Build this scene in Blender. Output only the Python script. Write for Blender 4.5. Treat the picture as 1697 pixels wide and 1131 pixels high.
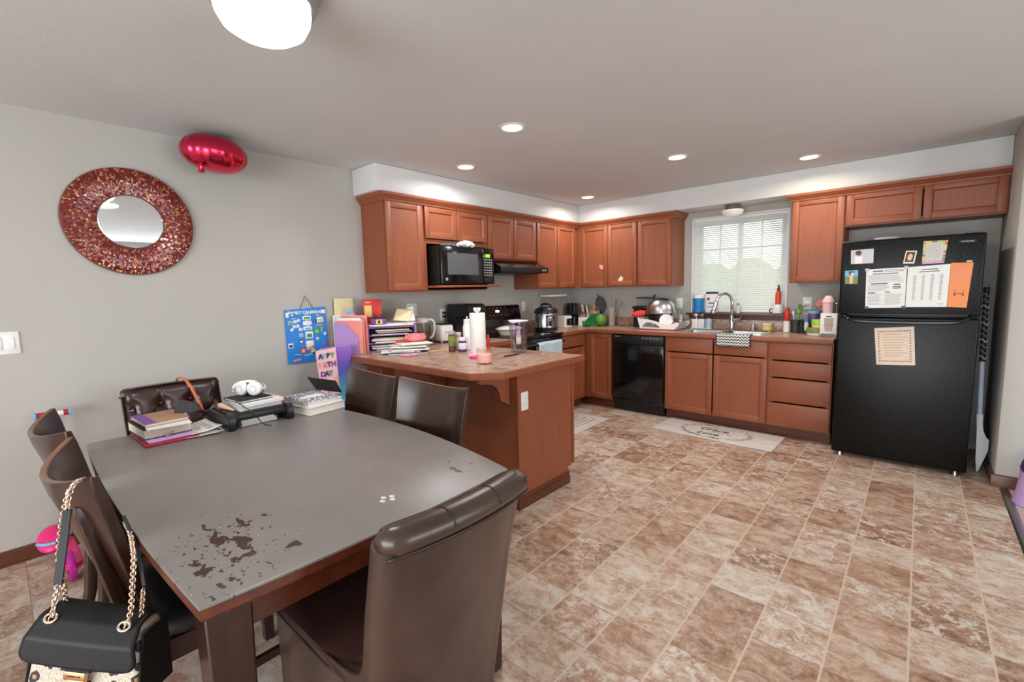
import bpy, bmesh, math, random
from mathutils import Matrix, Vector, Euler
for _o in list(bpy.data.objects): bpy.data.objects.remove(_o)
SC = bpy.context.scene
COL = SC.collection
R = random.Random(7)
PI = math.pi
cos, sin = math.cos, math.sin

# ---------------------------------------------------------------- camera
CX, CY, CZ, YAW, PITCH, ROLL, FPX = 3.5265, -5.2096, 1.3837, 0.7265, -0.1106, -0.0239, 762.68
cam_data = bpy.data.cameras.new('camera'); cam = bpy.data.objects.new('camera', cam_data); COL.objects.link(cam)
cam_data.sensor_width = 36.0; cam_data.sensor_fit = 'HORIZONTAL'; cam_data.lens = 36.0 * FPX / 1697.0
cam_data.clip_start = 0.02; cam_data.clip_end = 200
_f = Vector((-sin(YAW) * cos(PITCH), cos(YAW) * cos(PITCH), sin(PITCH)))
_r = Vector((cos(YAW), sin(YAW), 0)); _u = _r.cross(_f)
_rr = _r * cos(ROLL) + _u * sin(ROLL); _uu = _u * cos(ROLL) - _r * sin(ROLL)
_m = Matrix((_rr, _uu, -_f)).transposed().to_4x4(); _m.translation = (CX, CY, CZ)
cam.matrix_world = _m
SC.camera = cam

# ---------------------------------------------------------------- exposure, sky
SC.view_settings.view_transform = 'Standard'; SC.view_settings.look = 'None'
SC.view_settings.exposure = 0.03; SC.view_settings.gamma = 1.0
SC.view_settings.use_curve_mapping = False
W = bpy.data.worlds.new('world'); SC.world = W; W.use_nodes = True
_bg = W.node_tree.nodes['Background']; _bg.inputs[0].default_value = (0.86, 0.93, 1.0, 1); _bg.inputs[1].default_value = 2.0
try:
    SC.cycles.use_denoising = True
    SC.cycles.max_bounces = 8; SC.cycles.diffuse_bounces = 5; SC.cycles.glossy_bounces = 4
    SC.cycles.transmission_bounces = 8; SC.cycles.transparent_max_bounces = 12
    SC.cycles.caustics_reflective = False; SC.cycles.caustics_refractive = False
    SC.cycles.sample_clamp_indirect = 6
except Exception: pass

def area_light(name, loc, target, sx, sy, power, col=(1, 1, 1), shape='RECTANGLE', spread=None):
    d = bpy.data.lights.new(name, 'AREA'); d.shape = shape; d.size = sx; d.size_y = sy; d.energy = power; d.color = col
    if spread: d.spread = spread
    o = bpy.data.objects.new(name, d); COL.objects.link(o); o.location = loc
    o.rotation_euler = (Vector(target) - Vector(loc)).to_track_quat('-Z', 'Y').to_euler()
    return o
# added fill lamps, daylight tinted, outside the unseen rear and side wall openings
area_light('rear_fill', (3.3, -9.35, 1.35), (3.0, -5, 1.2), 4.6, 2.2, 270, (0.94, 0.975, 1.0))
area_light('side_fill', (7.3, -3.2, 1.4), (2.5, -3.0, 1.3), 3.4, 1.9, 78, (0.94, 0.975, 1.0))

# ---------------------------------------------------------------- materials
def lin(c):
    if isinstance(c, str): c = tuple(int(c[i:i + 2], 16) for i in (0, 2, 4))
    return tuple((v / 255 / 12.92) if v / 255 <= 0.04045 else ((v / 255 + 0.055) / 1.055) ** 2.4 for v in c) + (1.0,)
MATS = {}
class NT:
    def __init__(s, name):
        s.m = bpy.data.materials.new(name); s.m.use_nodes = True; s.t = s.m.node_tree
        s.b = s.t.nodes['Principled BSDF']; MATS[name] = s.m
    def n(s, kind, **kw):
        nd = s.t.nodes.new(kind)
        for k, v in kw.items():
            if k in nd.inputs.keys(): 
                if hasattr(v, 'links') or isinstance(v, bpy.types.NodeSocket): s.t.links.new(v, nd.inputs[k])
                else: nd.inputs[k].default_value = v
            else: setattr(nd, k, v)
        return nd
    def l(s, a, b): s.t.links.new(a, b)
    def coord(s, scale=(1, 1, 1), rnd=False, rot=(0, 0, 0), what='Object'):
        tc = s.n('ShaderNodeTexCoord'); mp = s.n('ShaderNodeMapping'); mp.inputs['Scale'].default_value = scale; mp.inputs['Rotation'].default_value = rot
        s.l(tc.outputs[what], mp.inputs['Vector'])
        if rnd:
            oi = s.n('ShaderNodeObjectInfo'); mu = s.n('ShaderNodeMath', operation='MULTIPLY'); mu.inputs[1].default_value = 17.0
            s.l(oi.outputs['Random'], mu.inputs[0]); s.l(mu.outputs[0], mp.inputs['Location'])
        return mp.outputs['Vector']
    def noise(s, vec, scale, detail=4, rough=.55, dist=0):
        nd = s.n('ShaderNodeTexNoise'); s.l(vec, nd.inputs['Vector'])
        nd.inputs['Scale'].default_value = scale; nd.inputs['Detail'].default_value = detail; nd.inputs['Roughness'].default_value = rough; nd.inputs['Distortion'].default_value = dist
        return nd.outputs['Fac']
    def ramp(s, fac, stops, interp='LINEAR'):
        nd = s.n('ShaderNodeValToRGB'); nd.color_ramp.interpolation = interp; e = nd.color_ramp.elements
        while len(e) < len(stops): e.new(0.5)
        for k, (p, c) in enumerate(stops): e[k].position = p; e[k].color = c if len(c) == 4 else c + (1,)
        s.l(fac, nd.inputs[0]); return nd.outputs[0]
    def mix(s, fac, a, b, mode='MIX'):
        nd = s.n('ShaderNodeMix', data_type='RGBA', blend_type=mode)
        for v, i in ((fac, 0), (a, 6), (b, 7)):
            if isinstance(v, bpy.types.NodeSocket): s.l(v, nd.inputs[i])
            else: nd.inputs[i].default_value = v
        return nd.outputs[2]
    def math(s, op, a, b=0.0, c=0.0):
        nd = s.n('ShaderNodeMath', operation=op)
        for i, v in enumerate((a, b, c)):
            if isinstance(v, bpy.types.NodeSocket): s.l(v, nd.inputs[i])
            else: nd.inputs[i].default_value = v
        return nd.outputs[0]
    def bump(s, h, strength=.2, dist=.01):
        nd = s.n('ShaderNodeBump'); nd.inputs['Strength'].default_value = strength; nd.inputs['Distance'].default_value = dist
        s.l(h, nd.inputs['Height']); s.l(nd.outputs[0], s.b.inputs['Normal'])
    def set(s, **kw):
        names = dict(rough='Roughness', metal='Metallic', spec='Specular IOR Level', coat='Coat Weight', trans='Transmission Weight', ior='IOR', alpha='Alpha', coatr='Coat Roughness', sheen='Sheen Weight')
        for k, v in kw.items(): s.b.inputs[names[k]].default_value = v
        return s
    def col(s, v):
        if isinstance(v, bpy.types.NodeSocket): s.l(v, s.b.inputs['Base Color'])
        else: s.b.inputs['Base Color'].default_value = v

def simple(name, c, rough=.5, metal=0, var=.06, vs=30, bump=0, bs=200, emit=None, es=1, **kw):
    t = NT(name); c = lin(c)
    if var:
        v = t.coord(); n = t.noise(v, vs, 3)
        lo = tuple(x * (1 - var) for x in c[:3]) + (1,); hi = tuple(min(1, x * (1 + var)) for x in c[:3]) + (1,)
        t.col(t.ramp(n, [(.3, lo), (.7, hi)]))
        if bump: t.bump(t.noise(v, bs, 2), bump, .002)
    else: t.col(c)
    t.set(rough=rough, metal=metal, **kw)
    if emit: t.b.inputs['Emission Color'].default_value = lin(emit); t.b.inputs['Emission Strength'].default_value = es
    return t.m

def wood(name, c_lo, c_mid, c_hi, axis='z', rough=.38, across=26, along=1.3, coat=.15):
    t = NT(name)
    sc = [across] * 3; sc['xyz'.index(axis)] = along
    v = t.coord(tuple(sc), rnd=True)
    n1 = t.noise(v, 1.0, 6, .62, .6)
    v2 = t.coord(tuple(x * 5 for x in sc), rnd=True); n2 = t.noise(v2, 1.0, 3, .6)
    f = t.math('ADD', t.math('MULTIPLY', n1, .72), t.math('MULTIPLY', n2, .28))
    t.col(t.ramp(f, [(.30, lin(c_lo)), (.5, lin(c_mid)), (.72, lin(c_hi))]))
    t.bump(n2, .08, .002); t.set(rough=rough, coat=coat, coatr=.25)
    return t.m

def glass(name, c=(255, 255, 255), rough=0.02, thin=.86):
    """clear thin glass: mostly see-through with a glossy skin, so that things stand visibly behind it"""
    t = NT(name); nt = t.t
    tr = t.n('ShaderNodeBsdfTransparent'); tr.inputs[0].default_value = lin(c)
    gl = t.n('ShaderNodeBsdfGlossy'); gl.inputs['Roughness'].default_value = rough
    lw = t.n('ShaderNodeLayerWeight'); lw.inputs[0].default_value = .35
    mx = t.n('ShaderNodeMixShader'); fac = t.math('ADD', t.math('MULTIPLY', lw.outputs['Facing'], .22), 1 - thin - .08)
    nt.links.new(fac, mx.inputs[0]); nt.links.new(tr.outputs[0], mx.inputs[1]); nt.links.new(gl.outputs[0], mx.inputs[2])
    nt.links.new(mx.outputs[0], nt.nodes['Material Output'].inputs[0])
    return t.m
M = MATS

# cabinet oak, in the three grain directions
for ax in 'xyz': wood('oak_' + ax, (124, 66, 40), (143, 78, 49), (154, 87, 57), ax, across=130, along=4, rough=.5, coat=.03)
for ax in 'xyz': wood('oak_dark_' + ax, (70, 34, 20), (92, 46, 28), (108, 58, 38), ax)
for ax in 'xyz': wood('walnut_' + ax, (30, 14, 9), (46, 23, 15), (66, 34, 22), ax, rough=.26, coat=.25)
wood('table_edge', (66, 30, 16), (92, 44, 24), (112, 58, 34), 'x', rough=.3, coat=.4)
wood('pale_wood', (176, 130, 92), (205, 160, 118), (222, 182, 142), 'z', rough=.5, coat=0)
wood('spoon_wood', (150, 128, 116), (178, 156, 142), (198, 178, 164), 'z', rough=.6, coat=0)

def paint(name, c, rough=.75, bs=240, bstr=.10, var=.02):
    t = NT(name); v = t.coord(what='Object'); c = lin(c)
    n = t.noise(v, 2.2, 3)
    t.col(t.ramp(n, [(.3, tuple(x * (1 - var) for x in c[:3])), (.7, tuple(x * (1 + var) for x in c[:3]))]))
    t.bump(t.noise(v, bs, 3), bstr, .002); t.set(rough=rough, spec=.3); return t.m
paint('wall_paint', (184, 181, 175)); paint('ceiling_paint', (214, 215, 216), bs=120, bstr=.25, rough=.85); paint('soffit_paint', (214, 214, 212))

# vinyl tile floor
def floor_mat():
    t = NT('vinyl_tile'); S = .2335
    tc = t.n('ShaderNodeTexCoord'); mp = t.n('ShaderNodeMapping'); t.l(tc.outputs['Object'], mp.inputs['Vector'])
    mp.inputs['Location'].default_value = (-3.5655 / S + 40, 3.3515 / S + 40, 0); mp.inputs['Scale'].default_value = (1 / S, 1 / S, 1)
    sx = t.n('ShaderNodeSeparateXYZ'); t.l(mp.outputs[0], sx.inputs[0]); X, Y = sx.outputs[0], sx.outputs[1]
    fx, fy = t.math('FRACT', X), t.math('FRACT', Y)
    dx = t.math('MINIMUM', fx, t.math('SUBTRACT', 1.0, fx)); dy = t.math('MINIMUM', fy, t.math('SUBTRACT', 1.0, fy))
    gx = t.math('LESS_THAN', dx, .017); gy = t.math('LESS_THAN', dy, .009)
    g = t.math('MAXIMUM', gx, gy)
    cid = t.n('ShaderNodeCombineXYZ'); t.l(t.math('FLOOR', X), cid.inputs[0]); t.l(t.math('FLOOR', Y), cid.inputs[1])
    wn = t.n('ShaderNodeTexWhiteNoise', noise_dimensions='2D'); t.l(cid.outputs[0], wn.inputs['Vector'])
    wsep = t.n('ShaderNodeSeparateColor'); t.l(wn.outputs['Color'], wsep.inputs[0])
    # shift pattern per tile
    off = t.n('ShaderNodeVectorMath', operation='MULTIPLY_ADD'); t.l(wn.outputs['Color'], off.inputs[0]); off.inputs[1].default_value = (9, 9, 9)
    t.l(mp.outputs[0], off.inputs[2])
    str_ = t.n('ShaderNodeVectorMath', operation='MULTIPLY'); t.l(off.outputs[0], str_.inputs[0]); str_.inputs[1].default_value = (.85, 1.3, 1)
    n1 = t.noise(str_.outputs[0], 2.3, 9, .74, .5)
    n2 = t.noise(off.outputs[0], 14, 5, .75)
    n3 = t.noise(str_.outputs[0], 3.1, 8, .76, .6)
    f = t.math('ADD', t.math('ADD', t.math('MULTIPLY', n1, .75), t.math('MULTIPLY', n2, .30)), t.math('MULTIPLY', t.math('SUBTRACT', wsep.outputs[0], .5), .15))
    c = t.ramp(f, [(.36, lin((112, 86, 68))), (.44, lin((152, 116, 92))), (.51, lin((174, 142, 120))), (.58, lin((192, 170, 150))), (.68, lin((208, 197, 186)))])
    rust = t.ramp(n3, [(.50, (0, 0, 0, 1)), (.64, (1, 1, 1, 1))])
    rf = t.math('MULTIPLY', rust, t.math('MULTIPLY', wsep.outputs[1], .62))
    c = t.mix(rf, c, lin((164, 104, 76)))
    olive = t.math('MULTIPLY', t.ramp(n2, [(.56, (0, 0, 0, 1)), (.68, (1, 1, 1, 1))]), .35)
    c = t.mix(olive, c, lin((112, 92, 70)))
    pale = t.math('MULTIPLY', t.ramp(t.noise(off.outputs[0], 4.2, 9, .8, .4), [(.50, (0, 0, 0, 1)), (.57, (1, 1, 1, 1))]), t.math('MULTIPLY', wsep.outputs[2], .85))
    c = t.mix(pale, c, lin((216, 208, 198)))
    c = t.mix(t.math('MULTIPLY', gy, .75), c, lin((136, 108, 88)))
    c = t.mix(t.math('MULTIPLY', gx, .9), c, lin((204, 184, 164)))
    t.col(c); t.set(rough=.42, spec=.4)
    t.bump(t.math('SUBTRACT', t.math('MULTIPLY', n1, .25), g), .12, .004)
floor_mat()
def laminate():
    t = NT('laminate'); v = t.coord()
    n1 = t.noise(v, 16, 8, .75, .8); n2 = t.noise(v, 70, 4, .75)
    f = t.math('ADD', t.math('MULTIPLY', n1, .75), t.math('MULTIPLY', n2, .25))
    t.col(t.ramp(f, [(.34, lin((112, 80, 64))), (.46, lin((156, 122, 102))), (.55, lin((184, 154, 136))), (.66, lin((214, 192, 176)))]))
    t.set(rough=.3, spec=.5)
laminate()
def table_paint():
    t = NT('table_paint'); v = t.coord()
    base = t.ramp(t.noise(v, 5, 4), [(.3, lin((124, 118, 115))), (.7, lin((132, 126, 123)))])
    sx = t.n('ShaderNodeSeparateXYZ'); t.l(v, sx.inputs[0])
    def near(px, py, rx, ry):
        a = t.math('DIVIDE', t.math('SUBTRACT', sx.outputs[0], px), rx); b = t.math('DIVIDE', t.math('SUBTRACT', sx.outputs[1], py), ry)
        d = t.math('ADD', t.math('MULTIPLY', a, a), t.math('MULTIPLY', b, b))
        return t.math('MAXIMUM', t.math('SUBTRACT', 1.0, d), 0.0)
    msk = t.math('MAXIMUM', near(.62, -.35, .40, .25), t.math('MULTIPLY', near(.70, .32, .20, .16), .8))
    msk = t.math('MAXIMUM', msk, t.math('MULTIPLY', near(-.66, -.33, .22, .22), .55))
    vs = t.coord((1, 1.6, 1)); n = t.noise(vs, 17, 5, .62, .4)
    n2 = t.noise(vs, 46, 3, .6)
    thr = t.math('SUBTRACT', .80, t.math('MULTIPLY', msk, .25))
    chip = t.math('GREATER_THAN', n, thr)
    chip2 = t.math('GREATER_THAN', n2, t.math('SUBTRACT', .86, t.math('MULTIPLY', msk, .26)))
    chip = t.math('MAXIMUM', chip, chip2)
    spk = t.math('GREATER_THAN', t.noise(t.coord((1, 1, 1)), 75, 1, .5), .79)
    c = t.mix(chip, base, lin((62, 38, 28))); c = t.mix(spk, c, lin((205, 196, 184)))
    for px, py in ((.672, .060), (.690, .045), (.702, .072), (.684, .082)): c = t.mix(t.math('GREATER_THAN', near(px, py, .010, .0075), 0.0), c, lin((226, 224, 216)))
    t.col(c); t.set(rough=.34, spec=.5)
    t.bump(t.math('SUBTRACT', 1.0, chip), .25, .002)
table_paint()

def leather(name, c1, c2, rough=.3):
    t = NT(name); v = t.coord()
    t.col(t.ramp(t.noise(v, 5, 5, .6), [(.3, lin(c1)), (.7, lin(c2))]))
    t.bump(t.noise(v, 130, 4, .65), .12, .003); t.set(rough=rough, spec=.5, coat=.12, coatr=.3); return t.m
leather('leather', (56, 40, 33), (76, 57, 48), .30); leather('leather_dark', (46, 29, 28), (66, 43, 40), .27)
simple('leather_seam', (34, 22, 18), .5); simple('cushion_black', (22, 20, 22), .6)
simple('bag_leather', (19, 18, 19), .52, bump=.1, bs=400, spec=.3)
simple('gold', (226, 204, 182), .22, 1.0, var=0); simple('gold_plate', (205, 160, 118), .28, 1.0, var=0)
simple('chrome', (210, 210, 212), .12, 1.0, var=0); simple('steel', (190, 190, 190), .28, 1.0, var=.05); simple('nickel', (150, 145, 140), .3, 1.0, var=.03)
simple('dark_metal', (60, 56, 54), .4, .9)
simple('gloss_black', (14, 14, 15), .12, var=0); simple('black', (20, 20, 21), .4); simple('black_matte', (24, 24, 25), .7); simple('charcoal', (52, 52, 54), .5)
def fridge_mat():
    t = NT('fridge_black'); v = t.coord(); t.col(lin((10, 9, 9))); n = t.noise(v, 190, 2, .5); t.bump(n, .4, .003); t.set(rough=.28, spec=.25)
fridge_mat()
simple('white', (236, 235, 232), .4, var=.02); simple('white_gloss', (240, 239, 236), .15, var=0); simple('white_matte', (230, 228, 224), .8, var=.02)
simple('cream', (226, 214, 190), .6); simple('paper', (236, 234, 230), .85, var=.02); simple('paper_grey', (205, 203, 200), .85)
simple('ink', (92, 90, 92), .8, var=0); simple('ink_pale', (165, 163, 165), .8, var=0)
simple('red', (205, 38, 34), .4); simple('red_bright', (222, 62, 42), .35); simple('crimson', (176, 24, 52), .4); simple('orange', (214, 116, 70), .45); simple('orange_paper', (240, 150, 96), .8, var=.02)
simple('pink', (238, 150, 160), .5); simple('pink_pale', (240, 196, 200), .5); simple('hot_pink', (232, 40, 120), .4); simple('coral', (236, 140, 132), .7); simple('magenta', (190, 30, 150), .4)
simple('purple', (122, 66, 160), .5); simple('lilac', (182, 140, 200), .6); simple('lavender', (196, 164, 220), .5); simple('deep_purple', (74, 44, 120), .4)
simple('blue', (40, 130, 200), .5); simple('blue_board', (38, 132, 214), .45, var=.04); simple('sky_blue', (110, 180, 220), .5); simple('navy', (38, 48, 92), .5); simple('teal', (120, 200, 190), .45)
simple('green', (70, 150, 70), .5); simple('lime', (140, 205, 60), .4); simple('leaf_green', (56, 150, 62), .6); simple('olive', (120, 140, 60), .5); simple('melon_green', (92, 140, 52), .4)
simple('yellow', (226, 200, 120), .7); simple('pale_yellow', (228, 214, 170), .8); simple('peach', (236, 190, 160), .6); wood('walnut_worn', (100, 64, 44), (124, 84, 60), (146, 104, 78), 'y', rough=.35, coat=.2)
simple('tan', (196, 152, 122), .7); simple('kraft', (172, 132, 104), .8); simple('brown', (96, 60, 40), .6)
simple('grey', (150, 150, 150), .6); simple('pale_grey', (205, 205, 206), .55); simple('blue_grey', (172, 188, 206), .4); simple('dark_grey', (84, 84, 86), .6)
simple('taupe', (186, 170, 160), .6); simple('silver_plastic', (176, 172, 168), .45)
simple('mirror', (235, 238, 238), .02, 1.0, var=0)
simple('foil', (232, 60, 92), .22, 1.0, var=.05, vs=6)
simple('lamp_glow', (255, 250, 240), .5, var=0, emit=(255, 246, 232), es=7); simple('dome_glow', (255, 253, 246), .4, var=0, emit=(255, 252, 246), es=2.4)
simple('shade_off', (236, 232, 222), .3, var=0, emit=(255, 250, 240), es=.12)
simple('display_green', (60, 120, 20), .4, var=0, emit=(170, 230, 40), es=1.2); simple('display_white', (180, 220, 230), .4, var=0, emit=(220, 245, 255), es=1.6)
simple('blind', (238, 240, 236), .5, var=.01); simple('vinyl_white', (236, 238, 238), .35, var=.01)
simple('towel_blue', (186, 204, 214), .95, bump=.4, bs=300); simple('sheer_green', (46, 150, 84), .6)
glass('glass'); glass('pane', (250, 252, 250), .01, .94); glass('clear_plastic', (250, 248, 246), .05, .90); glass('lilac_glass', (244, 238, 248), .05, .90); glass('pink_glass', (255, 249, 244), .08, .88); glass('water', (244, 246, 250), .01, .89)
def foliage():
    t = NT('hedge_leaf'); v = t.coord(); t.col(t.ramp(t.noise(v, 30, 4), [(.3, lin((128, 150, 112))), (.7, lin((176, 192, 150)))])); t.set(rough=.7)
foliage()
def stained(name, base, dots, scale, thr, rough=.6):
    t = NT(name); v = t.coord(); n = t.noise(v, scale, 2, .5); t.col(t.mix(t.math('GREATER_THAN', n, thr), lin(base), lin(dots))); t.set(rough=rough)
stained('composition', (232, 232, 236), (36, 42, 86), 130, .49); stained('speckle_stone', (170, 142, 122), (110, 80, 62), 90, .56)
def holo():
    t = NT('hologram'); v = t.coord((1.4, 1.4, 2.4)); sx = t.n('ShaderNodeSeparateXYZ'); t.l(v, sx.inputs[0])
    f = t.math('ADD', t.math('MULTIPLY', t.math('SUBTRACT', t.noise(v, 2.2, 2), .5), .35), t.math('MULTIPLY', t.math('SUBTRACT', sx.outputs[2], 1.35), .9))
    t.col(t.ramp(f, [(.30, lin((104, 190, 226))), (.52, lin((96, 112, 214))), (.75, lin((140, 100, 206))), (.95, lin((168, 120, 208)))])); t.set(rough=.35, metal=.2)
holo()
def leopard():
    t = NT('leopard_print'); v = t.coord((1, 1, 1))
    base = t.mix(t.math('GREATER_THAN', t.noise(v, 320, 1), .56), lin((206, 194, 176)), lin((168, 154, 138)))
    vo = t.n('ShaderNodeTexVoronoi', feature='F1'); t.l(t.coord((1, 1, 1)), vo.inputs['Vector']); vo.inputs['Scale'].default_value = 27; vo.inputs['Randomness'].default_value = .8
    d = t.math('ADD', vo.outputs['Distance'], t.math('MULTIPLY', t.math('SUBTRACT', t.noise(v, 50, 2), .5), .5))
    ring = t.math('MULTIPLY', t.math('GREATER_THAN', d, .16), t.math('LESS_THAN', d, .38))
    c = t.mix(t.math('LESS_THAN', d, .16), base, lin((178, 130, 92))); c = t.mix(ring, c, lin((40, 30, 38)))
    t.col(c); t.set(rough=.55)
leopard()
def wax():
    t = NT('pink_wax'); t.col(lin((244, 192, 186))); t.set(rough=.4); t.b.inputs['Subsurface Weight'].default_value = .2
wax()
def marble():
    t = NT('mat_fabric'); v = t.coord((1, 6, 1)); t.col(t.ramp(t.noise(v, 3, 4), [(.3, lin((196, 190, 184))), (.7, lin((214, 208, 202)))])); t.set(rough=.7)
marble()

# ---------------------------------------------------------------- mesh building
class MB:
    """collects shapes in one bmesh; T is the current transform, m the current material"""
    def __init__(s, m='white'):
        s.bm = bmesh.new(); s.slots = []; s.T = Matrix.Identity(4); s.m = m
    def _i(s, m=None):
        m = m or s.m
        if m not in s.slots: s.slots.append(m)
        return s.slots.index(m)
    def v(s, p): return s.bm.verts.new(s.T @ Vector(p))
    def f(s, vs, m=None):
        try: fc = s.bm.faces.new(vs); fc.material_index = s._i(m); fc.smooth = True; return fc
        except ValueError: return None
    def poly(s, pts, m=None): return s.f([s.v(p) for p in pts], m)
    def box(s, a, b, m=None, bev=0, seg=2):
        x0, x1 = sorted((a[0], b[0])); y0, y1 = sorted((a[1], b[1])); z0, z1 = sorted((a[2], b[2]))
        p = [s.v(q) for q in ((x0, y0, z0), (x1, y0, z0), (x1, y1, z0), (x0, y1, z0), (x0, y0, z1), (x1, y0, z1), (x1, y1, z1), (x0, y1, z1))]
        fs = [s.f([p[i] for i in q], m) for q in ((3, 2, 1, 0), (4, 5, 6, 7), (0, 1, 5, 4), (1, 2, 6, 5), (2, 3, 7, 6), (3, 0, 4, 7))]
        if bev:
            es = list({e for f in fs for e in f.edges})
            bmesh.ops.bevel(s.bm, geom=es, offset=bev, segments=seg, affect='EDGES', profile=.5, clamp_overlap=True)
        return s
    def hexa(s, lo, hi, m=None):
        """two quads (4 points each, same winding) joined"""
        a = [s.v(p) for p in lo]; b = [s.v(p) for p in hi]
        s.f(a[::-1], m); s.f(b, m)
        for i in range(4): s.f([a[i], a[(i + 1) % 4], b[(i + 1) % 4], b[i]], m)
        return s
    def prism(s, pts, lo, hi, axis='z', m=None, bev=0):
        """2d outline extruded along an axis; outline coords are the two other axes in xyz order"""
        def P(u, v, w): return {'z': (u, v, w), 'y': (u, w, v), 'x': (w, u, v)}[axis]
        a = [s.v(P(u, v, lo)) for u, v in pts]; b = [s.v(P(u, v, hi)) for u, v in pts]; n = len(pts)
        fs = [s.f(a[::-1], m), s.f(b, m)] + [s.f([a[i], a[(i + 1) % n], b[(i + 1) % n], b[i]], m) for i in range(n)]
        if bev:
            es = list({e for f in fs[:2] if f for e in f.edges}); bmesh.ops.bevel(s.bm, geom=es, offset=bev, segments=2, affect='EDGES', clamp_overlap=True)
        return s
    def rings(s, rings, m=None, cap0=True, cap1=True, closed=True):
        vs = [[s.v(p) for p in r] for r in rings]; n = len(vs[0])
        for a, b in zip(vs, vs[1:]):
            for i in range(n if closed else n - 1): s.f([a[i], a[(i + 1) % n], b[(i + 1) % n], b[i]], m)
        if cap0 and closed: s.f(vs[0][::-1], m)
        if cap1 and closed: s.f(vs[-1], m)
        return s
    def lathe(s, prof, c=(0, 0, 0), seg=28, m=None, sx=1, sy=1, cap0=True, cap1=True):
        return s.rings([[(c[0] + r * sx * cos(2 * PI * k / seg), c[1] + r * sy * sin(2 * PI * k / seg), c[2] + z) for k in range(seg)] for r, z in prof], m, cap0, cap1)
    def cyl(s, a, b, r, r2=None, seg=16, m=None):
        a, b = Vector(a), Vector(b); d = (b - a).normalized(); q = d.to_track_quat('Z', 'Y'); X, Y = q @ Vector((1, 0, 0)), q @ Vector((0, 1, 0))
        r2 = r if r2 is None else r2
        return s.rings([[p + X * rr * cos(2 * PI * k / seg) + Y * rr * sin(2 * PI * k / seg) for k in range(seg)] for p, rr in ((a, r), (b, r2))], m)
    def tube(s, pts, r, seg=8, m=None, closed=False, smooth=0):
        P = [Vector(p) for p in pts]
        for _ in range(smooth):
            Q = [P[0]]
            for a, b in zip(P, P[1:]): Q += [a * .75 + b * .25, a * .25 + b * .75]
            P = Q + [P[-1]]
        n = len(P); rg = []; up = None
        for i in range(n):
            t = (P[(i + 1) % n] - P[i - 1]) if closed else (P[min(i + 1, n - 1)] - P[max(i - 1, 0)])
            t.normalize()
            if up is None: up = t.orthogonal().normalized()
            up = (up - t * up.dot(t)).normalized(); w = t.cross(up)
            rr = r[min(i, len(r) - 1)] if isinstance(r, (list, tuple)) else r
            rg.append([P[i] + up * rr * cos(2 * PI * k / seg) + w * rr * sin(2 * PI * k / seg) for k in range(seg)])
        if closed: rg.append(rg[0]); return s.rings(rg, m, False, False)
        return s.rings(rg, m)
    def sph(s, c, r, m=None, u=20, v=12):
        r = (r, r, r) if not isinstance(r, (tuple, list)) else r
        rg = []
        for j in range(v + 1):
            a = -PI / 2 + PI * (j if 0 < j < v else (j + (.02 if j == 0 else -.02))) / v
            rg.append([(c[0] + r[0] * cos(a) * cos(2 * PI * k / u), c[1] + r[1] * cos(a) * sin(2 * PI * k / u), c[2] + r[2] * sin(a)) for k in range(u)])
        return s.rings(rg, m)
    def grid(s, fn, nu, nv, m=None, closeu=False):
        vs = [[s.v(fn(i / nu, j / nv)) for i in range(nu if closeu else nu + 1)] for j in range(nv + 1)]
        L = len(vs[0])
        for j in range(nv):
            for i in range(nu): s.f([vs[j][i], vs[j][(i + 1) % L], vs[j + 1][(i + 1) % L], vs[j + 1][i]], m)
        return s
    def text(s, txt, size, loc, frame='front', m='ink', ex=.0006, align='CENTER', shear=0, spacing=1, bold=0):
        cu = bpy.data.curves.new('lettering', 'FONT'); cu.body = txt; cu.size = size; cu.extrude = ex; cu.align_x = align; cu.align_y = 'CENTER'; cu.shear = shear; cu.space_character = spacing; cu.resolution_u = 2; cu.offset = bold
        ob = bpy.data.objects.new('lettering', cu); COL.objects.link(ob); dg = bpy.context.evaluated_depsgraph_get(); me = bpy.data.meshes.new_from_object(ob.evaluated_get(dg))
        X = {'front': Matrix(((1, 0, 0), (0, 0, -1), (0, 1, 0))), 'wall': Matrix(((0, 0, 1), (1, 0, 0), (0, 1, 0))), 'up': Matrix.Identity(3)}[frame].to_4x4() if isinstance(frame, str) else frame
        X = Matrix.Translation(loc) @ X if isinstance(frame, str) else X
        vs = [s.v(X @ v.co) for v in me.vertices]
        for p in me.polygons: s.f([vs[i] for i in p.vertices], m)
        bpy.data.objects.remove(ob); bpy.data.meshes.remove(me); bpy.data.curves.remove(cu)
        return s
    def build(s, name, parent=None, sharp=38, bev=0, solid=0, sub=0):
        bmesh.ops.recalc_face_normals(s.bm, faces=s.bm.faces[:]) if not solid else None
        me = bpy.data.meshes.new(name)
        if parent is not None: s.bm.transform(world(parent).inverted())
        s.bm.to_mesh(me); s.bm.free()
        for k in (s.slots or [s.m]): me.materials.append(M[k])
        if sharp: me.set_sharp_from_angle(angle=math.radians(sharp))
        o = bpy.data.objects.new(name, me); COL.objects.link(o)
        if parent is not None: o.parent = parent
        if bev:
            b = o.modifiers.new('bevel', 'BEVEL'); b.width = bev; b.segments = 2; b.limit_method = 'ANGLE'; b.angle_limit = math.radians(40); b.harden_normals = False
        if sub: sm = o.modifiers.new('subdivision', 'SUBSURF'); sm.levels = sub; sm.render_levels = sub
        if solid: sm = o.modifiers.new('solidify', 'SOLIDIFY'); sm.thickness = solid; sm.offset = 0
        return o
def world(o):
    m = Matrix.Identity(4)
    while o is not None:
        m = Matrix.LocRotScale(o.location, o.rotation_euler, o.scale) @ m; o = o.parent
    return m
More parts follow.
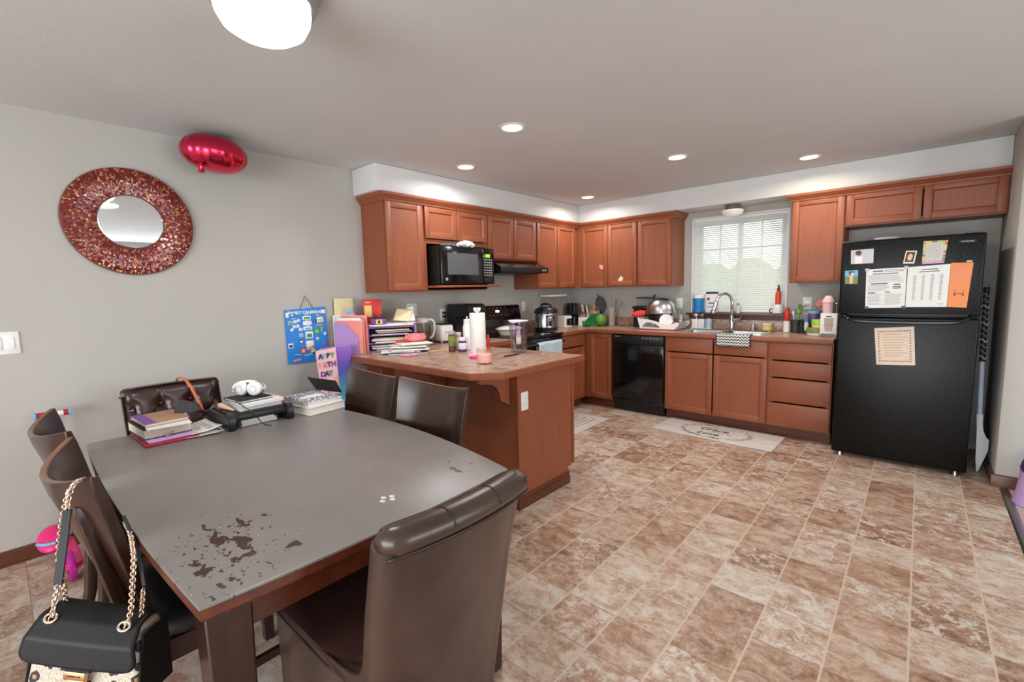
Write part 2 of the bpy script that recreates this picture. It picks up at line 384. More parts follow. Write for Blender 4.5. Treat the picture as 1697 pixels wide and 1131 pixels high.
def thing(name, label, cat, loc=(0, 0, 0), rz=0, group=None, rot=None):
    o = bpy.data.objects.new(name, None); COL.objects.link(o); o.empty_display_size = .05; o.location = loc; o.rotation_euler = rot or (0, 0, rz)
    o['label'] = label; o['category'] = cat
    if group: o['group'] = group
    return o
def tag(o, label, cat, group=None):
    o['label'] = label; o['category'] = cat
    if group: o['group'] = group
    return o
def struct(o, label=None):
    o['kind'] = 'structure'
    if label: o['label'] = label
    return o
def single(mb, name, label, cat, loc=None, group=None, **kw):
    """a thing that is one mesh, its origin moved to loc"""
    if loc is not None: mb.bm.transform(Matrix.Translation(-Vector(loc)))
    o = mb.build(name, **kw)
    if loc is not None: o.location = loc
    return tag(o, label, cat, group)
def copy_tree(o, parent=None):
    c = o.copy(); COL.objects.link(c)
    if parent is not None: c.parent = parent
    for ch in list(o.children):
        if ch.name in COL.objects: copy_tree(ch, c)
    return c
def RZ(a, loc=(0, 0, 0)): return Matrix.Translation(loc) @ Matrix.Rotation(a, 4, 'Z')

# ---------------------------------------------------------------- the room
H, SD, SZ = 2.382, .346, 2.175
XR, YR = 7.0, -9.0
b = MB('vinyl_tile'); b.box((-.12, YR, -.08), (4.0, .15, 0)); struct(b.build('floor'), 'tan and terracotta vinyl tile floor of the kitchen and dining area')
b = MB('taupe'); b.box((4.0, YR, -.08), (XR, .15, -.002)); struct(b.build('floor_hall'), 'taupe hall floor beyond the metal threshold strip')
b = MB('ceiling_paint'); b.box((-.12, YR, H), (XR, .15, H + .1)); struct(b.build('ceiling'), 'textured off-white ceiling')
b = MB('wall_paint'); b.box((-.12, YR, 0), (0, .15, H)); struct(b.build('wall_left'), 'plain greige wall behind the dining table')
WX0, WX1, WZ0, WZ1 = 1.60, 2.535, 1.085, 2.108
b = MB('wall_paint')
b.box((0, 0, 0), (WX0, .15, H)); b.box((WX1, 0, 0), (XR, .15, H)); b.box((WX0, 0, 0), (WX1, .15, WZ0)); b.box((WX0, 0, WZ1), (WX1, .15, H))
struct(b.build('wall_back'), 'greige wall with the window over the sink')
b = MB('wall_paint'); b.box((3.96, -.87, 0), (4.085, 0, H), bev=.012); struct(b.build('wall_right'), 'short greige wall end beside the fridge')
b = MB('wall_paint'); b.box((XR, YR, 0), (XR + .1, -4.9, H)); b.box((XR, -1.5, 0), (XR + .1, .15, H)); b.box((XR, -4.9, 0), (XR + .1, -1.5, .45)); b.box((XR, -4.9, 2.3), (XR + .1, -1.5, H))
struct(b.build('wall_side'))
b = MB('wall_paint'); b.box((0, YR - .1, 0), (1.0, YR, H)); b.box((5.6, YR - .1, 0), (XR, YR, H)); b.box((1.0, YR - .1, 2.25), (5.6, YR, H))
struct(b.build('wall_rear'))
# soffits over the wall cabinets
b = MB('soffit_paint'); b.box((.0005, -3.16, SZ), (SD, -.0005, H - .0005), bev=.012); struct(b.build('wall_soffit_left'), 'white boxed soffit over the stove wall cabinets')
b = MB('soffit_paint'); b.box((SD + .0005, -SD, SZ), (3.9595, -.0005, H - .0005), bev=.008); struct(b.build('wall_soffit_back'), 'white boxed soffit over the sink wall cabinets')
# baseboards
def baseboard(name, p0, p1, nrm, h=.083):
    b = MB('oak_dark_y' if abs(p1[1] - p0[1]) > abs(p1[0] - p0[0]) else 'oak_dark_x'); p0, p1, n = Vector(p0), Vector(p1), Vector(nrm)
    prof = [(.0005, .0005), (.014, .0005), (.014, h * .62), (.010, h * .78), (.010, h * .9), (.004, h), (.0005, h)]
    a = [b.v(p0 + n * d + Vector((0, 0, z))) for d, z in prof]; c = [b.v(p1 + n * d + Vector((0, 0, z))) for d, z in prof]
    for i in range(len(prof)): b.f([a[i], a[(i + 1) % 7], c[(i + 1) % 7], c[i]])
    b.f(a); b.f(c[::-1]); return struct(b.build(name))
baseboard('baseboard_left', (0, YR, 0), (0, -3.13, 0), (1, 0, 0))
baseboard('baseboard_right', (3.9455, -.87, 0), (4.0995, -.87, 0), (0, -1, 0))
baseboard('baseboard_stub', (3.96, -.8695, 0), (3.96, -.01, 0), (-1, 0, 0))
b = MB('nickel'); b.prism([(3.985, 0), (4.03, 0), (4.02, .006), (3.995, .006)], YR, -.9, 'y'); struct(b.build('trim_1'), 'metal threshold strip between vinyl and hall floor')
# window over the sink
w = MB('vinyl_white')
for a, c in (((WX0, .075, WZ0), (WX0 + .045, .15, WZ1)), ((WX1 - .045, .075, WZ0), (WX1, .15, WZ1)), ((WX0 + .045, .075, WZ0), (WX1 - .045, .15, WZ0 + .045)), ((WX0 + .045, .075, WZ1 - .045), (WX1 - .045, .15, WZ1))): w.box(a, c)
win = struct(w.build('window_1', bev=.003), 'white framed window with closed white blinds over the sink')
w = MB('vinyl_white'); xm = (WX0 + WX1) / 2
for x0, x1, y0 in ((WX0 + .046, xm + .02, .085), (xm - .02, WX1 - .046, .112)):
    for a, c in (((x0, y0, WZ0 + .046), (x0 + .04, y0 + .025, WZ1 - .046)), ((x1 - .04, y0, WZ0 + .046), (x1, y0 + .025, WZ1 - .046)), ((x0 + .04, y0, WZ0 + .046), (x1 - .04, y0 + .025, WZ0 + .086)), ((x0 + .04, y0, WZ1 - .086), (x1 - .04, y0 + .025, WZ1 - .046))): w.box(a, c)
    for k in (1, 2): z = WZ0 + (WZ1 - WZ0) * k / 3; w.box((x0 + .04, y0 + .008, z - .008), (x1 - .04, y0 + .016, z + .008))
    xc = (x0 + x1) / 2; w.box((xc - .008, y0 + .008, WZ0 + .086), (xc + .008, y0 + .016, WZ1 - .086))
w.build('sash', win)
w = MB('pane'); w.box((WX0 + .08, .099, WZ0 + .08), (xm, .101, WZ1 - .08)); w.box((xm, .124, WZ0 + .08), (WX1 - .08, .126, WZ1 - .08)); w.build('pane', win)
w = MB('vinyl_white'); 
for a, c in (((WX0 - .0005, -.004, WZ0), (WX0 + .012, .07, WZ1)), ((WX1 - .012, -.004, WZ0), (WX1 + .0005, .07, WZ1)), ((WX0 + .012, -.004, WZ1 - .012), (WX1 - .012, .07, WZ1 + .0005))): w.box(a, c)
w.build('jamb_liner', win)
w = MB('oak_dark_x'); w.box((WX0 - .03, -.075, 1.062), (WX1 + .045, -.0005, 1.084), bev=.004); w.box((WX0 - .015, -.02, 1.018), (WX1 + .03, -.0005, 1.062)); w.box((WX0 + .001, 0, 1.085), (WX1 - .001, .072, 1.0875)); struct(w.build('trim_2'), 'dark wood sill and apron under the sink window')
# blind
bl = thing('window_blind', 'closed white horizontal mini blind in the sink window', 'blind', (xm, .035, WZ0 + .012))
w = MB('blind'); w.box((WX0 + .016, .018, WZ1 - .04), (WX1 - .016, .052, WZ1 - .013), bev=.003); w.build('headrail', bl)
w = MB('blind'); n = 46; zt, zb = WZ1 - .048, WZ0 + .03
for k in range(n + 1):
    z = zb + (zt - zb) * k / n; dy, dz = .0094, .0080
    P = [(.035 - dy, z - dz), (.035, z + .0012), (.035 + dy, z + dz)]
    for (y0, z0), (y1, z1) in zip(P, P[1:]):
        w.hexa([(WX0 + .018, y0, z0), (WX1 - .018, y0, z0), (WX1 - .018, y1, z1), (WX0 + .018, y1, z1)], [(WX0 + .018, y0, z0 + .0008), (WX1 - .018, y0, z0 + .0008), (WX1 - .018, y1, z1 + .0008), (WX0 + .018, y1, z1 + .0008)])
w.build('slats', bl)
w = MB('blind'); w.box((WX0 + .018, .026, WZ0 + .008), (WX1 - .018, .046, WZ0 + .024), bev=.003); w.build('bottom_rail', bl)
w = MB('blind')
for x in (WX0 + .15, xm, WX1 - .15): w.cyl((x, .0225, WZ0 + .02), (x, .0225, WZ1 - .03), .0011, seg=6); w.cyl((x, .0475, WZ0 + .02), (x, .0475, WZ1 - .03), .0011, seg=6)
w.build('ladder_cords', bl)
w = MB('vinyl_white'); w.cyl((WX1 - .05, .012, WZ1 - .05), (WX1 - .05, .012, WZ1 - .52), .004, seg=8); w.build('tilt_wand', bl)
# frames in the openings added for the rear and side fill lamps, out of view
w = MB('vinyl_white')
for x in (1.0, 2.15, 3.3, 4.45, 5.55): w.box((x, YR - .08, .05), (x + .05, YR - .03, 2.25))
w.box((1.0, YR - .08, 0), (5.6, YR - .03, .05)); w.box((1.0, YR - .08, 2.2), (5.6, YR - .03, 2.25)); struct(w.build('added_window_rear'))
w = MB('vinyl_white')
for y in (-4.9, -3.2, -1.55): w.box((XR + .02, y, .45), (XR + .07, y + .05, 2.3))
w.box((XR + .02, -4.9, .45), (XR + .07, -1.5, .5)); w.box((XR + .02, -4.9, 2.25), (XR + .07, -1.5, 2.3)); struct(w.build('added_window_side'))

# ---------------------------------------------------------------- ceiling lights
def recessed(x, y, label, warm):
    t = thing('recessed_light', label, 'light', (x, y, H), group=None)
    b = MB('white_matte'); b.lathe([(.062, -.0005), (.083, -.0005), (.083, -.004), (.066, -.007), (.062, -.004)], (x, y, H), 32, cap0=False, cap1=False); b.build('trim_ring', t)
    b = MB('lamp_glow'); b.lathe([(.0615, -.002), (.03, -.0035), (.004, -.004)], (x, y, H), 28, cap0=False); b.build('lens', t)
    d = bpy.data.lights.new('recessed_bulb', 'AREA'); d.shape = 'DISK'; d.size = .11; d.energy = 8.5; d.color = warm; d.spread = math.radians(165)
    o = bpy.data.objects.new('recessed_bulb', d); COL.objects.link(o); o.location = (0, 0, -.012); o.parent = t
recessed(1.579, -2.968, 'recessed ceiling light above the peninsula counter end', (1, .93, .84))
recessed(.714, -2.556, 'recessed ceiling light in front of the microwave cabinets', (.97, .97, 1))
recessed(2.044, -1.555, 'recessed ceiling light in the middle of the kitchen floor area', (1, .96, .92))
recessed(.711, -.727, 'recessed ceiling light tucked in the kitchen corner', (1, .95, .9))
recessed(2.797, -.764, 'warm recessed ceiling light nearest the fridge', (1, .86, .68))
DX, DY = 1.872, -4.527
t = thing('dome_light', 'big glowing white dome light with nickel rim above dining table', 'light', (DX, DY, H))
b = MB('steel'); b.lathe([(.05, -.0005), (.176, -.0005), (.180, -.012), (.166, -.022), (.160, -.036), (.164, -.048), (.156, -.062), (.14, -.062)], (DX, DY, H), 48); b.build('rim', t)
b = MB('dome_glow'); b.lathe([(.142, -.063), (.145, -.073), (.140, -.098), (.124, -.128), (.094, -.148), (.055, -.162), (.01, -.166)], (DX, DY, H), 48); b.build('glass_bowl', t)
d = bpy.data.lights.new('dome_bulb', 'AREA'); d.shape = 'DISK'; d.size = .3; d.energy = 9; d.color = (1, .98, .95)
o = bpy.data.objects.new('dome_bulb', d); COL.objects.link(o); o.location = (0, 0, -.185); o.parent = t
SX, SY = 2.07, -.20
t = thing('sink_light', 'small flush light with frosted glass bowl over the sink', 'light', (SX, SY, SZ))
b = MB('nickel'); b.lathe([(.02, -.0005), (.075, -.0005), (.078, -.01), (.07, -.02), (.072, -.035), (.06, -.042)], (SX, SY, SZ), 36); b.build('base', t)
b = MB('shade_off'); b.lathe([(.06, -.043), (.098, -.05), (.101, -.065), (.088, -.088), (.06, -.105), (.02, -.112), (.003, -.113)], (SX, SY, SZ), 36); b.build('glass_bowl', t)

# ---------------------------------------------------------------- cabinets
class Run:
    def __init__(s, k): s.k = k; s.ax = {'L': 'y', 'B': 'x', 'K': 'x', 'E': 'y'}[k]
    def P(s, a, d, z): return {'L': (d, a, z), 'B': (a, -d, z), 'K': (a, d, z)}[s.k]
    def box(s, b, a0, d0, z0, a1, d1, z1, m=None, bev=0): b.box(s.P(a0, d0, z0), s.P(a1, d1, z1), m, bev)
L_, B_ = Run('L'), Run('B')
def door(run, parent, a0, a1, z0, z1, d, rail=.050, dark=False, th=.02):
    pre = 'oak_dark_' if dark else 'oak_'
    b = MB(pre + 'z'); d1 = d + th; h = pre + run.ax
    run.box(b, a0, d, z0, a0 + rail, d1, z1, bev=.0025); run.box(b, a1 - rail, d, z0, a1, d1, z1, bev=.0025)
    run.box(b, a0 + rail, d, z0, a1 - rail, d1, z0 + rail, h, bev=.0025); run.box(b, a0 + rail, d, z1 - rail, a1 - rail, d1, z1, h, bev=.0025)
    run.box(b, a0 + rail - .002, d, z0 + rail - .002, a1 - rail + .002, d + .009, z1 - rail + .002)
    i0, i1, j0, j1, w, e = a0 + rail, a1 - rail, z0 + rail, z1 - rail, .007, .0005
    O = [(i0 - e, d1 - .001, j0 - e), (i1 + e, d1 - .001, j0 - e), (i1 + e, d1 - .001, j1 + e), (i0 - e, d1 - .001, j1 + e)]; I = [(i0 + w, d + .0091, j0 + w), (i1 - w, d + .0091, j0 + w), (i1 - w, d + .0091, j1 - w), (i0 + w, d + .0091, j1 - w)]
    for k in range(4): b.poly([run.P(*O[k]), run.P(*O[(k + 1) % 4]), run.P(*I[(k + 1) % 4]), run.P(*I[k])], h if k % 2 == 0 else pre + 'z')
    return b.build('door', parent)
def drawer(run, parent, a0, a1, z0, z1, d, name='drawer'):
    b = MB('oak_' + run.ax); run.box(b, a0, d, z0, a1, d + .02, z1, bev=.0022); return b.build(name, parent)
def carcass(run, parent, a0, a1, z0, z1, d, name='body', d0=.0008):
    b = MB('oak_z'); t = .018
    run.box(b, a0, d0, z0, a0 + t, d, z1); run.box(b, a1 - t, d0, z0, a1, d, z1); run.box(b, a0 + t, d0, z0, a1 - t, d, z0 + t); run.box(b, a0 + t, d0, z0 + t, a1 - t, d0 + .006, z1)
    f = .036; d2 = d - .019; h = 'oak_' + run.ax
    run.box(b, a0 + t, d2, z0 + t, a0 + f, d, z1); run.box(b, a1 - f, d2, z0 + t, a1 - t, d, z1); run.box(b, a0 + f, d2, z1 - .04, a1 - f, d, z1, h); run.box(b, a0 + f, d2, z0 + t, a1 - f, d, z0 + .036, h)
    return b, parent
def wall_cab(run, label, a0, a1, z0, z1, doors, depth=.325, shelf=None, group='wall cabinets'):
    c = ((a0 + a1) / 2, depth / 2, z0); t = thing('wall_cabinet', label, 'cabinet', run.P(*c), group=group)
    b, _ = carcass(run, t, a0, a1, z0, z1, depth)
    run.box(b, a0 + .018, .0068, z1 - .018, a1 - .018, depth - .02, z1)
    b.build('body', t)
    for d0, d1, e0, e1 in doors: door(run, t, d0, d1, e0, e1, depth + .0005)
    return t
UB, UT = 1.388, 2.118
wall_cab(L_, 'end wall cabinet with one tall door left of the microwave', -3.093, -2.705, UB, UT, [(-3.088, -2.728, UB + .012, UT - .006)])
t = wall_cab(L_, 'short two-door wall cabinet above the microwave', -2.704, -1.945, 1.80, UT, [(-2.700, -2.344, 1.842, UT - .006), (-2.338, -1.955, 1.842, UT - .006)])
b = MB('oak_z')
b.box((.0008, -2.704, 1.40), (.325, -2.686, 1.7995)); b.box((.0008, -1.963, 1.40), (.325, -1.945, 1.7995)); b.box((.0008, -2.686, 1.40), (.325, -1.963, 1.418), 'oak_y'); b.box((.306, -2.686, 1.39), (.325, -1.963, 1.4181), 'oak_y')
b.build('niche', t)
b = MB('oak_y'); b.box((.0078, -2.685, 1.4185), (.46, -1.90, 1.436), bev=.003); b.build('shelf', t)
wall_cab(L_, 'two-door wall cabinet above the black range hood', -1.944, -1.186, 1.686, UT, [(-1.938, -1.572, 1.698, UT - .006), (-1.560, -1.192, 1.698, UT - .006)])
t = wall_cab(L_, 'two-door wall cabinet right of the range hood, by the corner', -1.185, -.346, UB, UT, [(-1.168, -.803, UB + .012, UT - .006), (-.795, -.43, UB + .012, UT - .006)])
b = MB('oak_z'); b.box((.30, -.445, UB + .001), (.3248, -.347, UT - .001)); b.build('filler_stile', t)
t = wall_cab(B_, 'two-door corner wall cabinet with heart and diamond stickers', .0015, 1.108, UB, UT, [(.366, .728, UB + .012, UT - .006), (.734, 1.102, UB + .012, UT - .006)])
b = MB('oak_z'); b.box((.10, -.3248, UB + .019), (.385, -.307, UT - .041)); b.box((.3265, -.3462, UB + .001), (.3655, -.3252, UT - .001)); b.build('filler_stile', t)
wall_cab(B_, 'one-door wall cabinet immediately left of the window', 1.1095, 1.512, UB, UT, [(1.122, 1.500, UB + .012, UT - .006)])
wall_cab(B_, 'one-door wall cabinet right of the window, by the fridge', 2.612, 3.008, UB - .004, UT + .01, [(2.618, 3.002, UB + .006, UT)])
wall_cab(B_, 'low two-door wall cabinet over the black fridge', 3.0095, 3.957, 1.846, UT + .01, [(3.016, 3.492, 1.856, UT), (3.502, 3.95, 1.856, UT)])
# crown moulding: profile swept along the cabinet tops
def crown(name, run, a0, a1, d, end0=False, end1=False, z0=2.108):
    b = MB('oak_' + run.ax); prof = [(0.0005, .001), (.008, .001), (.010, .012), (.016, .017), (.032, .038), (.038, .044), (.040, .062), (0.0005, .062)]
    def sec(a, s): return [run.P(a + s * p, d + p, z0 + q) for p, q in prof]
    b.rings([sec(a0, -1 if end0 else 0), sec(a1, 1 if end1 else 0)])
    for e, a, s in ((end0, a0, -1), (end1, a1, 1)):
        if e: b.rings([[run.P(a + s * p, .001, z0 + q) for p, q in prof], [run.P(a + s * p, d + p, z0 + q) for p, q in prof]], 'oak_x' if run.ax == 'y' else 'oak_y')
    return struct(b.build(name))
crown('trim_3', L_, -3.094, -.366, .346, end0=True); crown('trim_4', B_, .366, 1.513, .346, end1=True); crown('trim_5', B_, 2.611, 3.9595, .346, end0=True)
for nm, x, z, m, lb, c in (('heart', .655, 1.632, 'pink', 'small pink heart sticker on the corner cabinet door', 'sticker'), ('diamond', .905, 1.478, 'cream', 'cream diamond sticker low on the right corner cabinet door', 'sticker')):
    b = MB(m)
    if nm == 'heart': pts = [(x + .046 * (.8 * sin(q) ** 3), z + .036 * (.8 * cos(q) - .35 * cos(2 * q) - .1 * cos(3 * q))) for q in [2 * PI * k / 28 for k in range(28)]]
    else: pts = [(x - .004, z - .042), (x + .034, z + .006), (x + .006, z + .042), (x - .034, z - .006)]
    b.prism(pts, -.3363 if nm == 'heart' else -.3363, -.3352, 'y'); single(b, nm + '_sticker', lb, c, (x, -.336, z))

# ---------------------------------------------------------------- base cabinets
BZ0, BZ1, BD = .102, .875, .60
def base_cab(run, label, a0, a1, fronts, open_top=True, toe=True, group='base cabinets', d0=.0008):
    t = thing('base_cabinet', label, 'cabinet', run.P((a0 + a1) / 2, BD / 2, 0), group=group)
    b, _ = carcass(run, t, a0, a1, BZ0, BZ1, BD, d0=d0); b.build('body', t)
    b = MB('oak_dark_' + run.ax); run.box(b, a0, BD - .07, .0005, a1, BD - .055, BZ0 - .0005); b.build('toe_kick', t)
    for kind, x0, x1, z0, z1 in fronts:
        if kind == 'door': door(run, t, x0, x1, z0, z1, BD + .0005)
        else: drawer(run, t, x0, x1, z0, z1, BD + .0005, 'drawer' if kind == 'drawer' else 'false_front')
    return t
base_cab(L_, 'base cabinet with drawer and door between stove and corner', -1.160, -.626, [('drawer', -1.150, -.66, .73, .862), ('door', -1.150, -.66, .118, .715)])
t = base_cab(B_, 'corner base cabinet with one full-height door beside the dishwasher', .0008, .948, [('door', .655, .940, .118, .862)])
b = MB('oak_z'); b.box((.30, -.5998, BZ0 + .02), (.67, -.582, BZ1 - .041)); b.box((.602, -.622, BZ0 + .001), (.654, -.6005, BZ1 - .001)); b.build('filler_stile', t)
base_cab(B_, 'sink base cabinet with two doors under a chevron towel', 1.563, 2.527, [('false', 1.572, 2.043, .722, .862), ('false', 2.056, 2.518, .722, .862), ('door', 1.572, 2.043, .112, .708), ('door', 2.056, 2.518, .112, .708)])
base_cab(B_, 'base cabinet with four stacked drawers beside the fridge', 2.528, 3.008, [('drawer', 2.536, 3.0, .712, .862), ('drawer', 2.536, 3.0, .556, .698), ('drawer', 2.536, 3.0, .332, .542), ('drawer', 2.536, 3.0, .112, .318)])
base_cab(L_, 'narrow base cabinet left of the stove, behind the peninsula', -2.468, -1.934, [('drawer', -2.40, -1.945, .73, .862), ('door', -2.40, -1.945, .118, .715)])
# peninsula
PX, PY0, PY1 = 1.70, -3.12, -2.51
t = thing('peninsula_cabinet', 'oak peninsula cabinet with end panel facing the kitchen floor', 'cabinet', (.9, -2.8, 0))
b = MB('oak_z'); b.box((.002, PY0 + .018, .0005), (PX - .02, PY0 + .03, BZ1)); b.box((.002, PY0, .0005), (PX - .02, PY0 + .0175, BZ1))
for x in (.02, .55, 1.1): b.box((x, PY0 + .03, .102), (x + .018, PY1 - .002, BZ1 - .001))
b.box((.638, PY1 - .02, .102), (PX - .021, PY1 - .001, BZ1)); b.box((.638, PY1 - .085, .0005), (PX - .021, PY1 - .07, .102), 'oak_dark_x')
b.build('body', t)
b = MB('oak_z'); b.prism([(PY0, .0005), (PY1 - .065, .0005), (PY1 - .065, .128), (PY1 + .002, .128), (PY1 + .002, BZ1), (PY0, BZ1)], PX - .0195, PX, 'x')
b.box((PX - .0005, PY0 - .001, .085), (PX + .006, PY0 + .035, BZ1 - .001)); b.box((PX - .0005, PY1 - .02, .13), (PX + .005, PY1 + .003, BZ1 - .001)); b.build('end_panel', t)
b = MB('oak_x')
for x in (.35, 1.0, 1.60):
    P = [(PY0 - .002, .874), (PY0 - .27, .874), (PY0 - .27, .852), (PY0 - .245, .838), (PY0 - .20, .838), (PY0 - .15, .825), (PY0 - .115, .80), (PY0 - .098, .77), (PY0 - .095, .735), (PY0 - .085, .71), (PY0 - .06, .695), (PY0 - .035, .69), (PY0 - .02, .68), (PY0 - .002, .66)]
    c = MB('oak_z'); c.prism(P, x, x + .045, 'x', bev=.004); c.build('corbel', t)
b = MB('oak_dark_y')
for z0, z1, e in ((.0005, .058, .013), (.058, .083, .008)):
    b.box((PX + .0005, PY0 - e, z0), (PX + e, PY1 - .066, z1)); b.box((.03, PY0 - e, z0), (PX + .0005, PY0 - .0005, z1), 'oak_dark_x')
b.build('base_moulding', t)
def plate(name, label, loc, nrm, kind='switch', w=.072, h=.117, cat='outlet', vert=True):
    """wall plate: nrm 'x' faces +x, 'y' faces -y"""
    t = thing(name, label, cat, loc)
    X = {'x': Matrix(((0, 0, 1, 0), (1, 0, 0, 0), (0, 1, 0, 0), (0, 0, 0, 1))), 'y': Matrix(((1, 0, 0, 0), (0, 0, -1, 0), (0, 1, 0, 0), (0, 0, 0, 1)))}[nrm]
    T = Matrix.Translation(loc) @ X
    b = MB('white'); b.T = T; b.box((-w / 2, -h / 2, .0005), (w / 2, h / 2, .006), bev=.0025); b.build('cover_plate', t)
    b = MB('white_gloss'); b.T = T
    if kind == 'outlet':
        b.box((-.017, -.034, .006), (.017, .034, .0085), bev=.001)
        for dy in (-.018, .018):
            for dx in (-.006, .006): b.box((dx - .001, dy - .004, .0084), (dx + .001, dy + .004, .0088), 'dark_grey')
        b.build('socket', t)
    else:
        for k in range(int(round(w / .06))):
            dx = (k - (int(round(w / .06)) - 1) / 2) * .046
            b.box((dx - .016, -.033, .006), (dx + .016, .033, .0105), bev=.001)
        b.build('rocker', t)
    return t
plate('outlet_plate', 'white blank outlet plate on the oak peninsula end panel', (PX + .0002, -3.055, .69), 'x', 'outlet')
plate('light_switch', 'white light switch plate at the left end of the plain wall', (0, -5.185, 1.172), 'x', 'switch', .118, .117, 'switch')
plate('outlet_plate', 'white wall outlet with two black plugs between toaster and coffee maker', (0, -2.262, 1.158), 'x', 'outlet')
plate('outlet_plate', 'white wall outlet to the right of the stove', (0, -1.02, 1.185), 'x', 'outlet')
plate('outlet_plate', 'white wall plate behind the kettle and papers', (0, -2.63, 1.222), 'x', 'switch', .118)
plate('outlet_plate', 'white outlet plate between window and dish rack', (1.468, 0, 1.186), 'y', 'outlet')
plate('outlet_plate', 'white wall outlet with a plugged-in black cord right of the window', (2.711, 0, 1.19), 'y', 'outlet')

# ---------------------------------------------------------------- counter tops
CT, CB = .914, .8755
SKX0, SKX1, SKY0, SKY1 = 1.655, 2.465, -.565, -.135
t = thing('countertop', 'brown mottled laminate countertop along sink wall and corner', 'countertop', (1.5, -.3, CB))
b = MB('laminate')
for a, c in (((.001, -1.161), (.635, -.6352)), ((.001, -.635), (SKX0, -.001)), ((SKX1, -.635), (3.01, -.001)), ((SKX0, -.635), (SKX1, SKY0)), ((SKX0, SKY1), (SKX1, -.001))): b.box((a[0], a[1], CB), (c[0], c[1], CT))
b.build('slab', t)
b = MB('oak_x'); b.box((.655, -.655, CB - .001), (3.01, -.6355, CT - .001), bev=.004); b.box((.6355, -1.161, CB - .001), (.655, -.6355, CT - .001), 'oak_y', bev=.004); b.build('wood_edge', t)
b = MB('laminate'); b.box((.022, -.020, CT + .0003), (3.01, -.0008, CT + .102), bev=.002); b.box((.0008, -1.161, CT + .0003), (.020, -.0008, CT + .102), bev=.002); b.build('backsplash', t)
t = thing('countertop', 'brown mottled laminate peninsula countertop with clipped corner', 'countertop', (.9, -2.9, CB))
b = MB('laminate'); b.prism([(.001, -1.934), (.001, -3.425), (1.615, -3.425), (1.745, -3.295), (1.745, -2.475), (.635, -2.475), (.635, -1.934)], CB, CT, 'z'); b.build('slab', t)
b = MB('oak_x'); o = [(.001, -3.4255), (1.6152, -3.4255), (1.7455, -3.2952), (1.7455, -2.4745), (.6355, -2.4745), (.6355, -1.934)]; q = [(.001, -3.445), (1.623, -3.445), (1.765, -3.303), (1.765, -2.455), (.655, -2.455), (.655, -1.934)]
for k in range(5): b.hexa([(*o[k], CB - .001), (*q[k], CB - .001), (*q[k + 1], CB - .001), (*o[k + 1], CB - .001)], [(*o[k], CT - .001), (*q[k], CT - .001), (*q[k + 1], CT - .001), (*o[k + 1], CT - .001)], 'oak_y' if k in (2, 4) else 'oak_x')
b.build('wood_edge', t)
b = MB('laminate'); b.box((.0008, -3.425, CT + .0003), (.020, -1.934, CT + .102), bev=.002); b.build('backsplash', t)

# ---------------------------------------------------------------- appliances
# dishwasher
t = thing('dishwasher', 'black built-in dishwasher left of the sink cabinet', 'dishwasher', (1.256, -.3, 0)); x0, x1 = .955, 1.556
b = MB('black'); b.box((x0, -.595, .10), (x1, -.02, .868)); b.box((x0 + .01, -.555, .001), (x1 - .01, -.05, .10)); b.build('tub', t)
b = MB('gloss_black'); b.box((x0 + .003, -.628, .152), (x1 - .003, -.5955, .765), bev=.006); b.build('door', t)
b = MB('black'); b.box((x0 + .003, -.632, .768), (x1 - .003, -.5955, .866), bev=.008); b.box((1.17, -.6325, .772), (1.34, -.625, .782), 'black_matte'); b.build('control_panel', t)
b = MB('black'); b.box((x0 + .006, -.600, .108), (x1 - .006, -.5955, .15), bev=.003); b.box((x0 + .015, -.575, .012), (x1 - .015, -.556, .104)); b.build('kick_panel', t)
b = MB('pale_grey')
b.text('FRIGIDAIRE', .013, (x0 + .075, -.6325, .846), m='pale_grey'); [b.box((x1 - .24 + k * .04, -.6332, .836), (x1 - .215 + k * .04, -.6322, .840)) for k in range(5)]
for k in range(4): b.cyl((x1 - .235 + k * .05, -.6318, .818), (x1 - .235 + k * .05, -.6332, .818), .004, m='grey')
b.build('markings', t)
# fridge
FX0, FX1, FY = 3.048, 3.832, -.81
t = thing('fridge', 'black top-freezer fridge covered with papers and photos', 'fridge', (3.44, -.45, 0))
b = MB('fridge_black'); b.box((FX0 + .004, FY + .078, .022), (FX1 - .004, -.03, 1.678), bev=.006); b.build('body', t)
b = MB('fridge_black'); b.box((FX0, FY, 1.130), (FX1, FY + .072, 1.690), bev=.012, seg=3); b.build('freezer_door', t)
b = MB('fridge_black'); b.box((FX0, FY, .030), (FX1, FY + .072, 1.114), bev=.012, seg=3); dr = b.build('fridge_door', t)
b = MB('gloss_black'); P = [(FX0 + .045, FY - .004, 1.118), (FX0 + .07, FY - .03, 1.106), (FX0 + .12, FY - .040, 1.080), (FX1 - .12, FY - .040, 1.080), (FX1 - .07, FY - .03, 1.106), (FX1 - .045, FY - .004, 1.118)]
b.tube(P, .011, 8, smooth=2); b.box((FX0 + .12, FY - .036, 1.079), (FX1 - .12, FY - .001, 1.093), 'black', bev=.004); b.build('handle', t)
b = MB('black'); b.box((FX0 + .06, FY - .006, 1.128), (FX1 - .06, FY + .0005, 1.142), bev=.003); b.build('freezer_grip', t)
b = MB('black_matte'); b.box((FX1 - .135, FY - .003, 1.626), (FX1 - .045, FY + .0005, 1.648), bev=.002); b.text('FRIGIDAIRE', .0125, (FX1 - .09, FY - .0032, 1.637), m='pale_grey'); b.build('badge', t)
for x in (FX0 + .055, FX1 - .055):
    b = MB('nickel'); b.cyl((x, FY + .03, .001), (x, FY + .03, .0295), .022, .016, 14); b.build('foot', t)
b = MB('dark_grey'); b.box((FX1 - .10, FY + .004, 1.6905), (FX1 - .03, FY + .06, 1.702), bev=.003); b.build('hinge_cover', t)
